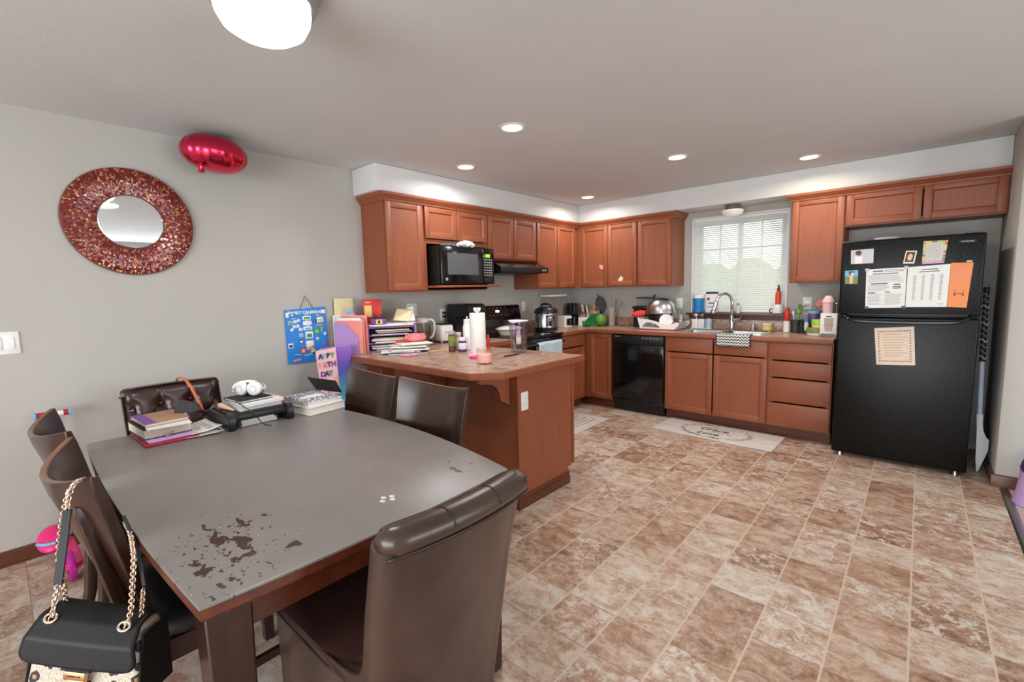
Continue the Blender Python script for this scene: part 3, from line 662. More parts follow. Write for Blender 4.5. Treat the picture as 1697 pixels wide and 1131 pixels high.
b = MB('white'); b.lathe([(.02, 0), (.05, .001), (.075, .02), (.088, .052), (.082, .05), (.04, .03), (.01, .024)], (3.30, -.38, 1.6787), 28); single(b, 'bowl', 'white bowl lying on top of the fridge', 'bowl', (3.30, -.38, 1.679))
simple('parchment', (224, 204, 184), .8)
# papers and photos on the fridge
FP = FY - .0008
def sheet(name, label, cat, quad, m, draw=None, magnets=()):
    """thin sheet on the fridge front: quad of (x, z) corners tl, tr, br, bl"""
    cx = sum(p[0] for p in quad) / 4; cz = sum(p[1] for p in quad) / 4; t = thing(name, label, cat, (cx, FP, cz))
    b = MB(m); b.prism([quad[3], quad[2], quad[1], quad[0]], FP - .0006, FP, 'y'); b.build('sheet', t)
    def P(u, v):
        a = [quad[0][i] * (1 - u) + quad[1][i] * u for i in (0, 1)]; c = [quad[3][i] * (1 - u) + quad[2][i] * u for i in (0, 1)]
        return a[0] * (1 - v) + c[0] * v, a[1] * (1 - v) + c[1] * v
    if draw:
        b = MB('ink'); draw(b, P); b.build('print', t)
    for k, (u, v, mm, sz) in enumerate(magnets):
        x, z = P(u, v); b = MB(mm); b.box((x - sz, FP - .005, z - sz * .8), (x + sz, FP - .0008, z + sz * .8), bev=.002); b.build('magnet', t)
    return t
def rect(b, P, u0, v0, u1, v1, m, lift=.0009):
    b.poly([(P(u, v)[0], FP - lift, P(u, v)[1]) for u, v in ((u0, v1), (u1, v1), (u1, v0), (u0, v0))], m)
def lines(b, P, u0, u1, v0, v1, n, m='ink_pale', th=.35, jag=True):
    for k in range(n):
        v = v0 + (v1 - v0) * k / n; e = u1 - (R.random() * .25 * (u1 - u0) if jag else 0); rect(b, P, u0, v, e, v + (v1 - v0) / n * th, m)
def form(b, P):
    rect(b, P, .17, .045, .42, .075, 'ink'); lines(b, P, .45, .95, .04, .10, 2, 'ink'); rect(b, P, .17, .12, .8, .14, 'ink'); lines(b, P, .06, .94, .17, .33, 7)
    rect(b, P, .12, .37, .55, .395, 'ink'); lines(b, P, .05, .60, .42, .58, 6); rect(b, P, .70, .40, .86, .43, 'ink'); rect(b, P, .68, .45, .88, .475, 'ink'); rect(b, P, .68, .49, .88, .515, 'ink')
    rect(b, P, .06, .60, .25, .625, 'ink'); rect(b, P, .5, .59, .62, .615, 'ink'); lines(b, P, .05, .45, .65, .93, 9); lines(b, P, .5, .93, .65, .93, 9); rect(b, P, .04, .345, .96, .349, 'ink'); rect(b, P, .475, .6, .478, .95, 'ink')
def table4(b, P):
    rect(b, P, .33, .08, .72, .10, 'ink'); rect(b, P, .28, .13, .76, .15, 'ink')
    for c in range(4): lines(b, P, .15 + c * .21, .23 + c * .21, .22, .84, 22, 'ink_pale', .5)
    rect(b, P, .78, .92, .92, .935, 'ink_pale')
def orange_art(b, P):
    lines(b, P, .3, .75, .04, .10, 2, 'coral', .5); lines(b, P, .1, .85, .14, .45, 9, 'coral', .2)
    for a in ((.28, .66, .32, .72), (.70, .66, .74, .72), (.26, .71, .36, .735), (.68, .71, .78, .735), (.34, .68, .68, .695), (.28, .6, .30, .66), (.72, .6, .74, .66)): rect(b, P, *a, 'brown')
    lines(b, P, .02, .5, .75, .80, 2, 'coral', .4)
def xy(x0, z0, x1, z1, x2, z2, x3, z3): return [(x0, z0), (x1, z1), (x2, z2), (x3, z3)]
sheet('printed_form', 'white printed form taped by its corners on the freezer door', 'paper', xy(3.207, 1.473, 3.440, 1.479, 3.442, 1.188, 3.214, 1.183), 'paper', form, [(.02, .01, 'paper_grey', .012), (.98, .0, 'paper_grey', .012), (.03, .99, 'dark_grey', .012), (.97, .99, 'dark_grey', .012), (.10, .13, 'white', .013)])
sheet('printed_list', 'white sheet with four columns of small print on the freezer', 'paper', xy(3.4455, 1.479, 3.668, 1.490, 3.664, 1.195, 3.4450, 1.192), 'paper', table4)
sheet('orange_notice', 'orange paper notice with a drawn bench on the freezer', 'paper', xy(3.6700, 1.497, 3.779, 1.494, 3.763, 1.189, 3.6665, 1.195), 'orange_paper', orange_art)
def bearded(b, P):
    for k in range(26):
        u, v = R.choice([(R.random(), R.choice([.03, .97])), (R.choice([.04, .96]), R.random())]); s = .06; rect(b, P, max(0, u - s), max(0, v - s * .7), min(1, u + s), min(1, v + s * .7), R.choice(['red', 'lime', 'blue', 'orange', 'yellow']), .0009 + k * 2e-5)
    rect(b, P, .12, .12, .88, .86, 'paper_grey', .0016); lines(b, P, .2, .8, .2, .75, 6, 'ink_pale', .3)
    for k in range(6): rect(b, P, .2, .2 + k * .095, .75, .215 + k * .095, 'ink_pale', .0018)
    rect(b, P, .05, .90, .9, 1.0, 'lavender', .0018)
sheet('certificate', 'small certificate with a rainbow coloured border on the freezer', 'paper', xy(3.520, 1.656, 3.645, 1.653, 3.634, 1.4995, 3.518, 1.4955), 'yellow', bearded)
def lady(b, P):
    rect(b, P, .17, .45, .52, .98, 'white', .0010)
    for k in range(1): b.prism([(P(.34 + .14 * cos(q), .22 + .17 * sin(q))) for q in [2 * PI * j / 18 for j in range(18)]], FP - .0014, FP - .0009, 'y', 'brown'); b.prism([(P(.37 + .09 * cos(q), .36 + .12 * sin(q))) for q in [2 * PI * j / 14 for j in range(14)]], FP - .0013, FP - .0009, 'y', 'tan')
sheet('photo_print', 'photo of a person in a white shirt on pale blue', 'photo', xy(3.106, 1.622, 3.244, 1.626, 3.246, 1.519, 3.111, 1.518), 'pale_grey', lady)
def baby(b, P):
    rect(b, P, .1, .08, .88, .88, 'brown'); b.prism([(P(.5 + .22 * cos(q), .5 + .28 * sin(q))) for q in [2 * PI * j / 16 for j in range(16)]], FP - .0014, FP - .0009, 'y', 'peach')
sheet('photo_print', 'small square photo of a baby on the freezer door', 'photo', xy(3.428, 1.596, 3.489, 1.592, 3.477, 1.503, 3.416, 1.506), 'paper', baby)
def outdoor(b, P):
    rect(b, P, 0, 0, 1, .45, 'sky_blue'); rect(b, P, 0, .45, 1, 1, 'olive'); rect(b, P, .38, .3, .62, .98, 'peach', .0011); rect(b, P, .3, .06, .7, .32, 'dark_grey', .0012)
sheet('photo_print', 'small outdoor photo at the left edge of the freezer', 'photo', xy(3.076, 1.469, 3.158, 1.471, 3.159, 1.367, 3.080, 1.368), 'paper', outdoor, [(.58, .25, 'white', .009)])
def verse(b, P):
    for k in range(13):
        for u, v in ((.1 + .8 * k / 12, .10), (.1 + .8 * k / 12, .90), (.10, .1 + .8 * k / 12), (.90, .1 + .8 * k / 12)): rect(b, P, u - .025, v - .01, u + .02, v + .012, 'brown')
    lines(b, P, .2, .82, .18, .82, 9, 'tan', .2)
sheet('parchment_note', 'cream parchment note with a scalloped border on the fridge door', 'paper', xy(3.277, 1.032, 3.502, 1.052, 3.523, .770, 3.302, .757), 'parchment', verse)
b = MB('black_matte'); b.box((3.706, FP - .012, 1.497), (3.738, FP, 1.53), bev=.004); b.cyl((3.722, FP - .006, 1.53), (3.722, FP - .006, 1.556), .006); single(b, 'magnet_clip', 'small black magnet clip above the orange notice', 'clip', (3.722, FP, 1.52))
b = MB('cream'); b.box((3.742, FP - .008, 1.4985), (3.772, FP, 1.508), bev=.002); single(b, 'magnet_strip', 'cream magnet bar holding the top of the orange notice', 'magnet', (3.757, FP, 1.503))
# stove
SY0, SY1 = -1.930, -1.165; sc = (SY0 + SY1) / 2
t = thing('stove', 'black electric stove with knobs on its backguard', 'stove', (.33, sc, 0))
b = MB('black'); b.box((.03, SY0, .03), (.635, SY1, .895)); b.box((.05, SY0 + .02, .0005), (.56, SY1 - .02, .03)); b.build('body', t)
b = MB('gloss_black'); b.box((.025, SY0 - .001, .8955), (.672, SY1 + .001, .920), bev=.006)
b.build('cooktop', t)
b = MB('dark_grey')
for dx, dy, r in ((.19, .2, .08), (.19, -.2, .1), (.47, .2, .1), (.47, -.2, .08)): b.lathe([(r - .004, .9203), (r, .9205)], (dx, sc + dy, 0), 32, cap0=False, cap1=False)
b.build('burner_marks', t)
b = MB('gloss_black'); b.prism([(.003, .9205), (.095, .9205), (.085, 1.05), (.06, 1.2), (.048, 1.215), (.003, 1.215)], SY0 + .002, SY1 - .002, 'y', bev=.006); bg = b.build('backguard', t)
def bgx(z): return .085 + (z - 1.05) / .15 * -.025
for y in (SY0 + .075, SY0 + .165, SY1 - .165, SY1 - .075):
    z = 1.125 if y in (SY0 + .075, SY1 - .075) else 1.15; b = MB('black'); b.cyl((bgx(z), y, z), (bgx(z) + .026, y, z + .004), .025, .02, 20); b.box((bgx(z) + .024, y - .004, z - .02), (bgx(z) + .032, y + .004, z + .022), bev=.002); b.build('knob', t)
b = MB('display_white'); z = 1.155; b.hexa([(bgx(z - .012) + .0005, sc - .03, z - .012), (bgx(z - .012) + .0005, sc + .03, z - .012), (bgx(z + .012) + .0005, sc + .03, z + .012), (bgx(z + .012) + .0005, sc - .03, z + .012)], [(bgx(z - .012) + .0012, sc - .03, z - .012), (bgx(z - .012) + .0012, sc + .03, z - .012), (bgx(z + .012) + .0012, sc + .03, z + .012), (bgx(z + .012) + .0012, sc - .03, z + .012)]); b.build('display', t)
b = MB('grey')
for k in range(5):
    for zz in (1.115, 1.19): b.cyl((bgx(zz), sc - .12 + k * .06, zz), (bgx(zz) + .002, sc - .12 + k * .06, zz), .006, seg=10)
b.build('buttons', t)
b = MB('gloss_black'); b.box((.6355, SY0 + .004, .22), (.665, SY1 - .004, .885), bev=.008); b.box((.665, SY0 + .13, .40), (.667, SY1 - .13, .68), 'black_matte'); od = b.build('oven_door', t)
b = MB('black'); b.cyl((.71, SY0 + .03, .835), (.71, SY1 - .03, .835), .012, seg=14)
for y in (SY0 + .05, SY1 - .05): b.cyl((.664, y, .835), (.711, y, .835), .011, seg=10)
b.build('handle', od)
b = MB('gloss_black'); b.box((.6355, SY0 + .004, .05), (.66, SY1 - .004, .21), bev=.006); b.build('warming_drawer', t)
# oven towel over the handle
b = MB('towel_blue')
def tow(u, v):
    y = -1.66 + .40 * u + .008 * sin(v * 7); s = v * .46
    if s < .20: return (.694 - .003 * sin(u * 9), y, .835 + .002 - .2 + s)
    a = min((s - .20) / .05, 1.0) * PI
    if s < .25: return (.71 - .0175 * cos(a), y, .837 + .0175 * sin(a))
    return (.7315 + .005 * sin(u * 11 + 1) + .006 * (s - .25), y, .837 - (s - .25) * 1.25)
b.grid(tow, 18, 140); single(b, 'hand_towel', 'pale blue hand towel hanging over the oven door handle', 'towel', (.71, -1.46, .83), solid=.005, sharp=0)
# range hood
t = thing('range_hood', 'black slanted range hood under the wall cabinet', 'range hood', (.25, sc, 1.53))
b = MB('gloss_black'); b.prism([(.002, 1.555), (.50, 1.555), (.50, 1.607), (.346, 1.684), (.002, 1.684)], -1.94, -1.19, 'y', bev=.004); b.build('shell', t)
b = MB('black'); b.box((.495, -1.94, 1.553), (.507, -1.19, 1.61), bev=.003); b.build('front_lip', t)
b = MB('dark_metal'); b.box((.06, -1.88, 1.548), (.46, -1.25, 1.5549)); b.build('filter', t)
b = MB('grey')
for k in range(2): b.box((.507, -1.30 + k * .04, 1.572), (.511, -1.275 + k * .04, 1.59), bev=.001)
b.build('switch', t)
# microwave
MY0, MY1 = -2.640, -1.988; MZ0, MZ1 = 1.4445, 1.776
t = thing('microwave', 'black countertop microwave on the open cabinet shelf', 'microwave', (.24, (MY0 + MY1) / 2, 1.4365))
b = MB('black'); b.box((.02, MY0, MZ0), (.43, MY1, MZ1), bev=.005)
for k in range(8): b.box((.12, MY0 - .0006, MZ0 + .06 + k * .025), (.30, MY0 + .0006, MZ0 + .07 + k * .025), 'black_matte')
b.build('body', t)
b = MB('gloss_black'); b.box((.4305, MY0 + .001, MZ0 + .001), (.462, MY1 - .16, MZ1 - .001), bev=.008, seg=3); d = b.build('door', t)
b = MB('dark_grey'); b.box((.4615, MY0 + .07, MZ0 + .085), (.4628, MY1 - .215, MZ1 - .06)); b.build('window_mesh', d)
b = MB('gloss_black'); b.box((.4305, MY1 - .157, MZ0 + .001), (.460, MY1 - .001, MZ1 - .001), bev=.006); cp = b.build('control_panel', t)
b = MB('grey'); b.lathe([(.011, 0), (.014, 0), (.014, .0012), (.011, .0012)], (0, 0, 0), 22); lg = b; lg.bm.transform(Matrix.Translation((.4622, MY0 + .055, MZ0 + .045)) @ Matrix(((0, 0, 1, 0), (1, 0, 0, 0), (0, 1, 0, 0), (0, 0, 0, 1)))); lg.text('GE', .014, (.4625, MY0 + .055, MZ0 + .045), 'wall', 'grey'); lg.build('logo', d)
b = MB('display_green'); b.box((.4601, MY1 - .115, MZ1 - .085), (.4612, MY1 - .055, MZ1 - .055)); b.build('display', cp)
b = MB('grey')
for r in range(7):
    for c in range(4): b.box((.4601, MY1 - .138 + c * .03, MZ0 + .075 + r * .024), (.4611, MY1 - .118 + c * .03, MZ0 + .086 + r * .024))
b.build('keypad', cp)
b = MB('black'); b.box((.4601, MY1 - .135, MZ0 + .015), (.463, MY1 - .025, MZ0 + .058), bev=.002); b.build('open_button', cp)
for y in (MY0 + .05, MY1 - .05):
    for x in (.06, .40): b = MB('black_matte'); b.cyl((x, y, 1.4365), (x, y, MZ0 + .001), .012, seg=10); b.build('foot', t)
def crumple(cx, cy, z0, rx, ry, rz, m, seed, name, label, cat='bag'):
    rr = random.Random(seed); ph = [rr.random() * 6.28 for _ in range(8)]
    b = MB(m)
    def fn(u, v):
        a = 2 * PI * u; e = PI * (.02 + .96 * v) - PI / 2; k = 1 + .22 * sin(3 * a + ph[0] + 2 * v) + .14 * sin(7 * a + ph[1] - 5 * v) + .08 * sin(13 * a + ph[2] + 9 * v)
        return (cx + rx * cos(e) * cos(a) * k, cy + ry * cos(e) * sin(a) * k, max(z0, z0 + rz * .45 + rz * .55 * sin(e) * (1 + .3 * sin(4 * a + ph[3]))))
    b.grid(fn, 36, 14, closeu=True); return single(b, name, label, cat, (cx, cy, z0), sharp=25)
crumple(.35, -2.25, MZ1 + .0005, .055, .10, .062, 'pale_grey', 3, 'plastic_bag', 'crumpled clear plastic bag on top of the microwave')
crumple(.34, -2.46, MZ1 + .0005, .045, .075, .034, 'dark_grey', 5, 'plastic_bag', 'dark crumpled bag on the left of the microwave top')

# ---------------------------------------------------------------- dining table
TX, TY, TZ = 1.655, -4.53, .76
def table_outline(e=0, n=14):
    hx, bx = .818 - e, .022
    y0, y1 = -.462 + e, .468 - e
    pts = []
    for (ax, ay), (cx, cy), (qx, qy) in (((-hx, y0), (hx, y0), (0, -.026)), ((hx, y0), (hx, y1), (bx, 0)), ((hx, y1), (-hx, y1), (0, .097)), ((-hx, y1), (-hx, y0), (-bx, 0))):
        for k in range(n):
            t = k / n; w = 4 * t * (1 - t); pts.append((ax + (cx - ax) * t + qx * w, ay + (cy - ay) * t + qy * w))
    return pts
t = thing('dining_table', 'dark dining table with a chipped taupe painted top', 'table', (TX, TY, 0))
T0 = Matrix.Translation((TX, TY, 0))
b = MB('table_paint'); b.T = T0
b.rings([[(x, y, TZ - .006) for x, y in table_outline(.0005)], [(x, y, TZ - .001) for x, y in table_outline(.001)], [(x, y, TZ) for x, y in table_outline(.004)]]); b.build('tabletop', t, sharp=60)
b = MB('table_edge'); b.T = T0
b.rings([[(x, y, z) for x, y in table_outline(e)] for e, z in ((.02, TZ - .040), (.006, TZ - .036), (0, TZ - .028), (0, TZ - .0062))]); b.build('edge_band', t, sharp=30)
b = MB('table_edge'); b.T = T0; e = .075
for s in (-1, 1):
    b.box((-.72, s * .405 - .011, TZ - .125), (.72, s * .405 + .011, TZ - .0402)); b.box((s * .755 - .011, -.36, TZ - .125), (s * .755 + .011, .36, TZ - .0402))
b.build('apron', t, bev=.002)
for sx in (-1, 1):
    for sy in (-1, 1):
        b = MB('walnut_z'); b.T = T0; x, y = sx * .755, sy * .405; a, c = .046, .036
        b.hexa([(x - c, y - c, .0006), (x + c, y - c, .0006), (x + c, y + c, .0006), (x - c, y + c, .0006)], [(x - a, y - a, TZ - .0405), (x + a, y - a, TZ - .0405), (x + a, y + a, TZ - .0405), (x - a, y + a, TZ - .0405)]); b.build('leg', t, bev=.005)

# ---------------------------------------------------------------- wooden chairs (forward = +x)
def wooden_chair():
    t = thing('dining_chair', 'x', 'chair', group='curved back wooden dining chairs')
    def panel(u, v, side):
        w = 2 * u - 1; hw = .215 + .035 * v; bow = .078 * (1 - w * w) * (.45 + .55 * v); zt = .958 - .036 * (1 - w * w)
        z = .50 + (zt - .50) * v; x = -.205 - .085 * v - bow + side
        return (x, w * hw, z)
    b = MB('walnut_z'); th = .024; nu, nv = 22, 10; rg = []
    for j in range(nv + 1):
        v = j / nv; e = .004 if j in (0, nv) else 0
        rg.append([panel(i / nu, v, -e) for i in range(nu + 1)] + [panel(1 - i / nu, v, -th + e) for i in range(nu + 1)])
    b.rings(rg, cap1=False)
    tp = [b.v(p) for p in rg[-1]]
    for i in range(nu): b.f([tp[i], tp[i + 1], tp[2 * nu - i], tp[2 * nu + 1 - i]], 'walnut_worn')
    bmesh.ops.remove_doubles(b.bm, verts=b.bm.verts[:], dist=1e-6); b.build('back_panel', t, sharp=50, bev=.003)
    for s in (-1, 1):
        b = MB('walnut_z'); y = s * .168; rg = []
        for z, x, wx, wy in ((.0006, -.32, .036, .034), (.20, -.268, .040, .040), (.44, -.242, .046, .046), (.60, -.276, .044, .046), (.78, -.314, .034, .044), (.845, -.328, .028, .040), (.868, -.331, .016, .030)):
            rg.append([(x + wx / 2 * a, y + wy / 2 * c, z) for a, c in ((-1, -.6), (-.6, -1), (.6, -1), (1, -.6), (1, .6), (.6, 1), (-.6, 1), (-1, .6))])
        b.rings(rg); b.build('rear_leg', t, sharp=50)
        b = MB('walnut_z'); y = s * .185; a, c = .022, .017
        b.hexa([(.19 - c, y - c, .0006), (.19 + c, y - c, .0006), (.19 + c, y + c, .0006), (.19 - c, y + c, .0006)], [(.19 - a, y - a, .425), (.19 + a, y - a, .425), (.19 + a, y + a, .425), (.19 - a, y + a, .425)]); b.build('front_leg', t, bev=.003)
    b = MB('walnut_x')
    for s in (-1, 1): b.box((-.215, s * .188 - .01, .36), (.17, s * .188 + .01, .425)); b.box((-.24, s * .168 - .008, .18), (.185, s * .168 + .008, .21))
    b.box((.182, -.163, .36), (.202, .163, .425), 'walnut_y'); b.box((-.235, -.145, .36), (-.215, .145, .425), 'walnut_y'); b.build('seat_rail', t, bev=.002)
    b = MB('cushion_black'); P = []
    out = []
    for k in range(40):
        a = 2 * PI * k / 40; ca, sa = cos(a), sin(a); out.append((math.copysign(abs(ca) ** .45, ca), math.copysign(abs(sa) ** .45, sa)))
    b.rings([[(-.005 + x * rx, y * ry, z) for x, y in out] for rx, ry, z in ((.21, .20, .4255), (.222, .217, .438), (.224, .22, .462), (.212, .208, .480), (.17, .165, .490), (.06, .06, .494))]); b.build('seat_cushion', t, sharp=0)
    return t
wc = wooden_chair()
wc.location = (1.80, -4.781, 0); wc.rotation_euler = (0, 0, PI / 2); wc['label'] = 'wooden dining chair with the black chain handbag hung on its back'
for x, y, rz, lb in ((1.20, -4.781, PI / 2 + .01, 'wooden dining chair on the wall side of the handbag chair'),
                     (1.268, -4.150, -PI / 2 - .02, 'wooden dining chair by the peninsula, next to the stacked books'),
                     (1.808, -4.150, -PI / 2 + .03, 'wooden dining chair by the peninsula, nearer to the oak end panel')):
    c = copy_tree(wc); c.location = (x, y, 0); c.rotation_euler = (0, 0, rz); c['label'] = lb

# ---------------------------------------------------------------- upholstered chairs (forward = +x)
def parsons_chair(label, tufted):
    t = thing('upholstered_chair', label, 'chair', group='brown leather end chairs')
    SH = .47
    def back_x(z): return -.225 - max(0, z - .30) * .175 - max(0, z - .7) * .06
    def halfw(z): return .232 - .012 * max(0, (.5 - z)) + .0 * z
    def wing(z):
        if z <= .498: return .55
        tt = (z - .498); return .056 + .46 * math.exp(-tt / .016)
    zs = [.20, .24, .30, .38, .44, .480, .490, .498, .502, .506, .511, .516, .522, .529, .538, .548, .560, .580, .61, .64, .68, .73, .78, .83, .87, .895]
    th = .05
    def ring(z, ins=0):
        xb = back_x(z) + ins; hw = halfw(z) - ins; w = wing(z) - ins; r = .045; xf = min(xb + w, .256)
        o = []
        nn = 6
        o.append((xf, -hw)); 
        for k in range(5): o.append((xf + (xb + r - xf) * (k + 1) / 5.0, -hw))
        for k in range(1, nn): a = PI / 2 * k / nn; o.append((xb + r - r * sin(a), -hw + r - r * cos(a)))
        bulge = .030
        m = 12
        for k in range(m + 1): u = k / m; o.append((xb - bulge * 4 * u * (1 - u), (-hw + r) + (2 * hw - 2 * r) * u))
        for k in range(nn - 1, 0, -1): a = PI / 2 * k / nn; o.append((xb + r - r * sin(a), hw - r + r * cos(a)))
        for k in range(5, -1, -1): o.append((xf + (xb + r - xf) * (k) / 5.0, hw))
        i0 = th if z > .2 else th
        inn = []
        ih = hw - th * .9; ix = xb + th
        ixf = max(xf - .004, ix + .001)
        for k in range(6): inn.append((ixf + (ix + .02 - ixf) * k / 5.0, ih))
        for k in range(1, 3): a = PI / 2 * k / 3; inn.append((ix + .02 - .02 * sin(a), ih - .02 + .02 * cos(a)))
        for k in range(m + 1): u = k / m; inn.append((ix - bulge * .9 * 4 * u * (1 - u), (ih - .02) * (1 - 2 * u)))
        for k in range(2, 0, -1): a = PI / 2 * k / 3; inn.append((ix + .02 - .02 * sin(a), -ih + .02 - .02 * cos(a)))
        for k in range(5, -1, -1): inn.append((ixf + (ix + .02 - ixf) * k / 5.0, -ih))
        return [(x, y, z) for x, y in o + inn]
    b = MB('leather_dark' if tufted else 'leather'); b.rings([ring(z) for z in zs] + ([ring(.912, .004), ring(.920, .014)] if tufted else [])); b.build('shell', t, sharp=0)
    # top roll along the back
    b = MB('leather'); n = 18; rg = []
    for k in range(n + 1):
        u = k / n; y = -.236 + .472 * u; e = 1 - .45 * max(0, abs(2 * u - 1) - .93) / .07; bul = .030 * 4 * u * (1 - u); xc = back_x(.9) + .026 - bul * .9; zc = .897
        rg.append([(xc + .036 * e * cos(2 * PI * q / 14), y, zc + .030 * e * sin(2 * PI * q / 14)) for q in range(14)])
    if not tufted: b.rings(rg); b.build('top_roll', t, sharp=0)
    # piping along the outer back
    b = MB('leather_seam')
    for s in (-1, 1):
        P = [(min(back_x(z) + wing(z), .256) + .001, s * (halfw(z) - .004), z) for z in [.497 + .003 * k for k in range(21)] + [.56 + .012 * k for k in range(28)]]
        b.tube(P, .0042, 6)
    P = [(back_x(.872) - .030 * 4 * u * (1 - u) - .003, -.232 + .464 * u, .872) for u in [k / 20 for k in range(21)]]; b.tube(P, .0045, 6)
    b.build('piping', t, sharp=0)
    b = MB('leather_seam')
    for y in (-.075, .075):
        xc = back_x(.9) + .026 - .0245; b.tube([(xc + .0365 * cos(q), y, .897 + .0305 * sin(q)) for q in [PI * k / 16 for k in range(17)]], .0016, 5)
    if not tufted: b.build('stitching', t, sharp=0)
    # seat
    b = MB('leather_dark'); rg = []
    def sq(hx0, hx1, hy, z, p=.25):
        o = []
        for k in range(44):
            a = 2 * PI * k / 44; ca, sa = cos(a), sin(a); o.append(((hx0 + hx1) / 2 + (hx1 - hx0) / 2 * math.copysign(abs(ca) ** p, ca), hy * math.copysign(abs(sa) ** p, sa), z))
        return o
    b.rings([sq(-.18, .268, .184, .33), sq(-.18, .276, .184, .40), sq(-.18, .276, .184, .490), sq(-.19, .284, .236, .4985, .2), sq(-.19, .288, .239, .505, .2), sq(-.19, .278, .228, .518, .22), sq(-.18, .25, .20, .527, .3), sq(-.10, .17, .11, .534, .5), sq(-.02, .06, .03, .536, 1)]); b.build('seat_cushion', t, sharp=0)
    b = MB('leather_seam'); b.tube([(x, y, .4975) for x, y, z in sq(-.12, .286, .237, 0, .2)], .0045, 6, closed=True); b.build('seat_piping', t, sharp=0)
    # tufted inner back
    b = MB('leather_dark')
    btn = [(u, v) for v, us in ((.76, (.04, .36, .68, 1.0)), (.55, (.2, .52, .84)), (.34, (.04, .36, .68, 1.0)), (.13, (.2, .52, .84))) for u in us]
    def pad(u, v):
        z = .50 + .418 * v; y = (2 * u - 1) * .218; e = (1 - (2 * u - 1) ** 10) * (1 - (2 * v - 1) ** 12); h = .050 * max(e, 0) ** .5
        for bu, bv in btn: h -= .030 * math.exp(-(((u - bu) * .436) ** 2 + ((v - bv) * .418) ** 2) / .0010)
        for bu, bv in btn:
            for cu, cv in btn:
                if 0 < cv - bv < .3 and abs(bu - cu) < .2:
                    dx, dy = (cu - bu) * .436, (cv - bv) * .418; px, py = (u - bu) * .436, (v - bv) * .418; L2 = dx * dx + dy * dy; q = (px * dx + py * dy) / L2
                    if 0 < q < 1: d2 = (px - q * dx) ** 2 + (py - q * dy) ** 2; h -= .013 * math.exp(-d2 / .00007)
        for bu in (.36, .68):
            if v > .76: h -= .008 * math.exp(-(((u - bu) * .436) ** 2) / .00006)
        return (back_x(z) + .046 - .027 * 4 * u * (1 - u) + max(h, .002), y, z)
    b.grid(pad, 72, 60); b.build('tufted_pad', t, sharp=0)
    b = MB('leather_dark')
    for bu, bv in btn:
        if .03 < bu < .97: p = pad(bu, bv); b.sph((p[0] + .003, p[1], p[2]), (.006, .011, .011), u=12, v=8)
    b.build('buttons', t, sharp=0)
    for sx, sy, lx in ((1, 1, .21), (1, -1, .21), (-1, 1, -.20), (-1, -1, -.20)):
        b = MB('walnut_z'); y = sy * .19; k = -.06 if sx < 0 else .0; a, c = .024, .016
        b.hexa([(lx + k - c, y - c, .0006), (lx + k + c, y - c, .0006), (lx + k + c, y + c, .0006), (lx + k - c, y + c, .0006)], [(lx - a, y - a, .2), (lx + a, y - a, .2), (lx + a, y + a, .2), (lx - a, y + a, .2)]); b.build('leg', t, bev=.003)
    b = MB('black_matte'); b.box((-.17, -.18, .21), (.225, .18, .329)); b.build('seat_base', t)
    return t
pc = parsons_chair('brown leather chair with rounded back, nearest the camera at the table end', False)
pc.location = (2.452, -4.545, 0); pc.rotation_euler = (0, 0, PI); pc.scale = (1, .905, 1)
tc = parsons_chair('button-tufted brown leather chair at the wall end of the table', True)
tc.location = (.675, -4.575, 0); tc.rotation_euler = (0, 0, 0); tc.scale = (.985, .985, .985)

# ---------------------------------------------------------------- handbag
BAGL = Vector((2.064, -5.199, .682)); BAGR = Vector((2.246, -5.046, .652))
bx_ = (BAGR - BAGL).normalized(); bn = Vector((.66, -.75, .10)); bn = (bn - bx_ * bn.dot(bx_)).normalized(); bz_ = bn.cross(bx_) * -1
bz_ = bx_.cross(bn) * -1 if (bx_.cross(bn)).z < 0 else bx_.cross(bn)
BT = Matrix((bx_, bn, bz_)).transposed().to_4x4(); BT.translation = (BAGL + BAGR) / 2
# local: x along the bag, y towards the viewer, z up; top edge at z = 0
bag = thing('handbag', 'black flap handbag with gold chain strap and leopard print body', 'handbag', tuple(BT @ Vector((0, -.03, -.16))))
wb = MB('leopard_print'); wb.T = BT
def slab(hw, y0, y1, z): return [(-hw, y0, z), (hw, y0, z), (hw, y1, z), (-hw, y1, z)]
wb.rings([slab(.118, -.075, .012, -.185), slab(.126, -.085, .018, -.165), slab(.120, -.075, .012, -.06), slab(.108, -.055, .0, -.012)]); wb.build('body', bag, bev=.008)
for s in (-1, 1):
    wb = MB('bag_leather'); wb.T = BT; wb.hexa([(s * .1275, -.09, -.18), (s * .1275, .016, -.18), (s * .121, .012, -.02), (s * .121, -.06, -.02)][::s], [(s * .1325, -.09, -.18), (s * .1325, .016, -.18), (s * .126, .012, -.02), (s * .126, -.06, -.02)][::s]); wb.build('side_gusset', bag, bev=.002)
wb = MB('bag_leather'); wb.T = BT
FL = .158
def flap(u, v):
    w = 2 * u - 1; s = v * FL
    hw = .112 + .022 * min(1, max(0, (s - .05) / .10))
    rc = .03
    if s > FL - rc: q = (s - (FL - rc)) / rc; hw -= rc * (1 - math.sqrt(max(0, 1 - q * q)))
    if s < .06: y, z = -.055 + s * .98, -.004 + .006 * sin(s / .06 * PI)
    else: a = s - .06; y, z = .006 + .026 * min(1, a / .04) , -.004 - a * .93
    return (w * hw, y + .004 * cos(w * 1.4), z)
wb.grid(flap, 30, 30); wb.build('flap', bag, solid=.006, sharp=0)
ey = {}
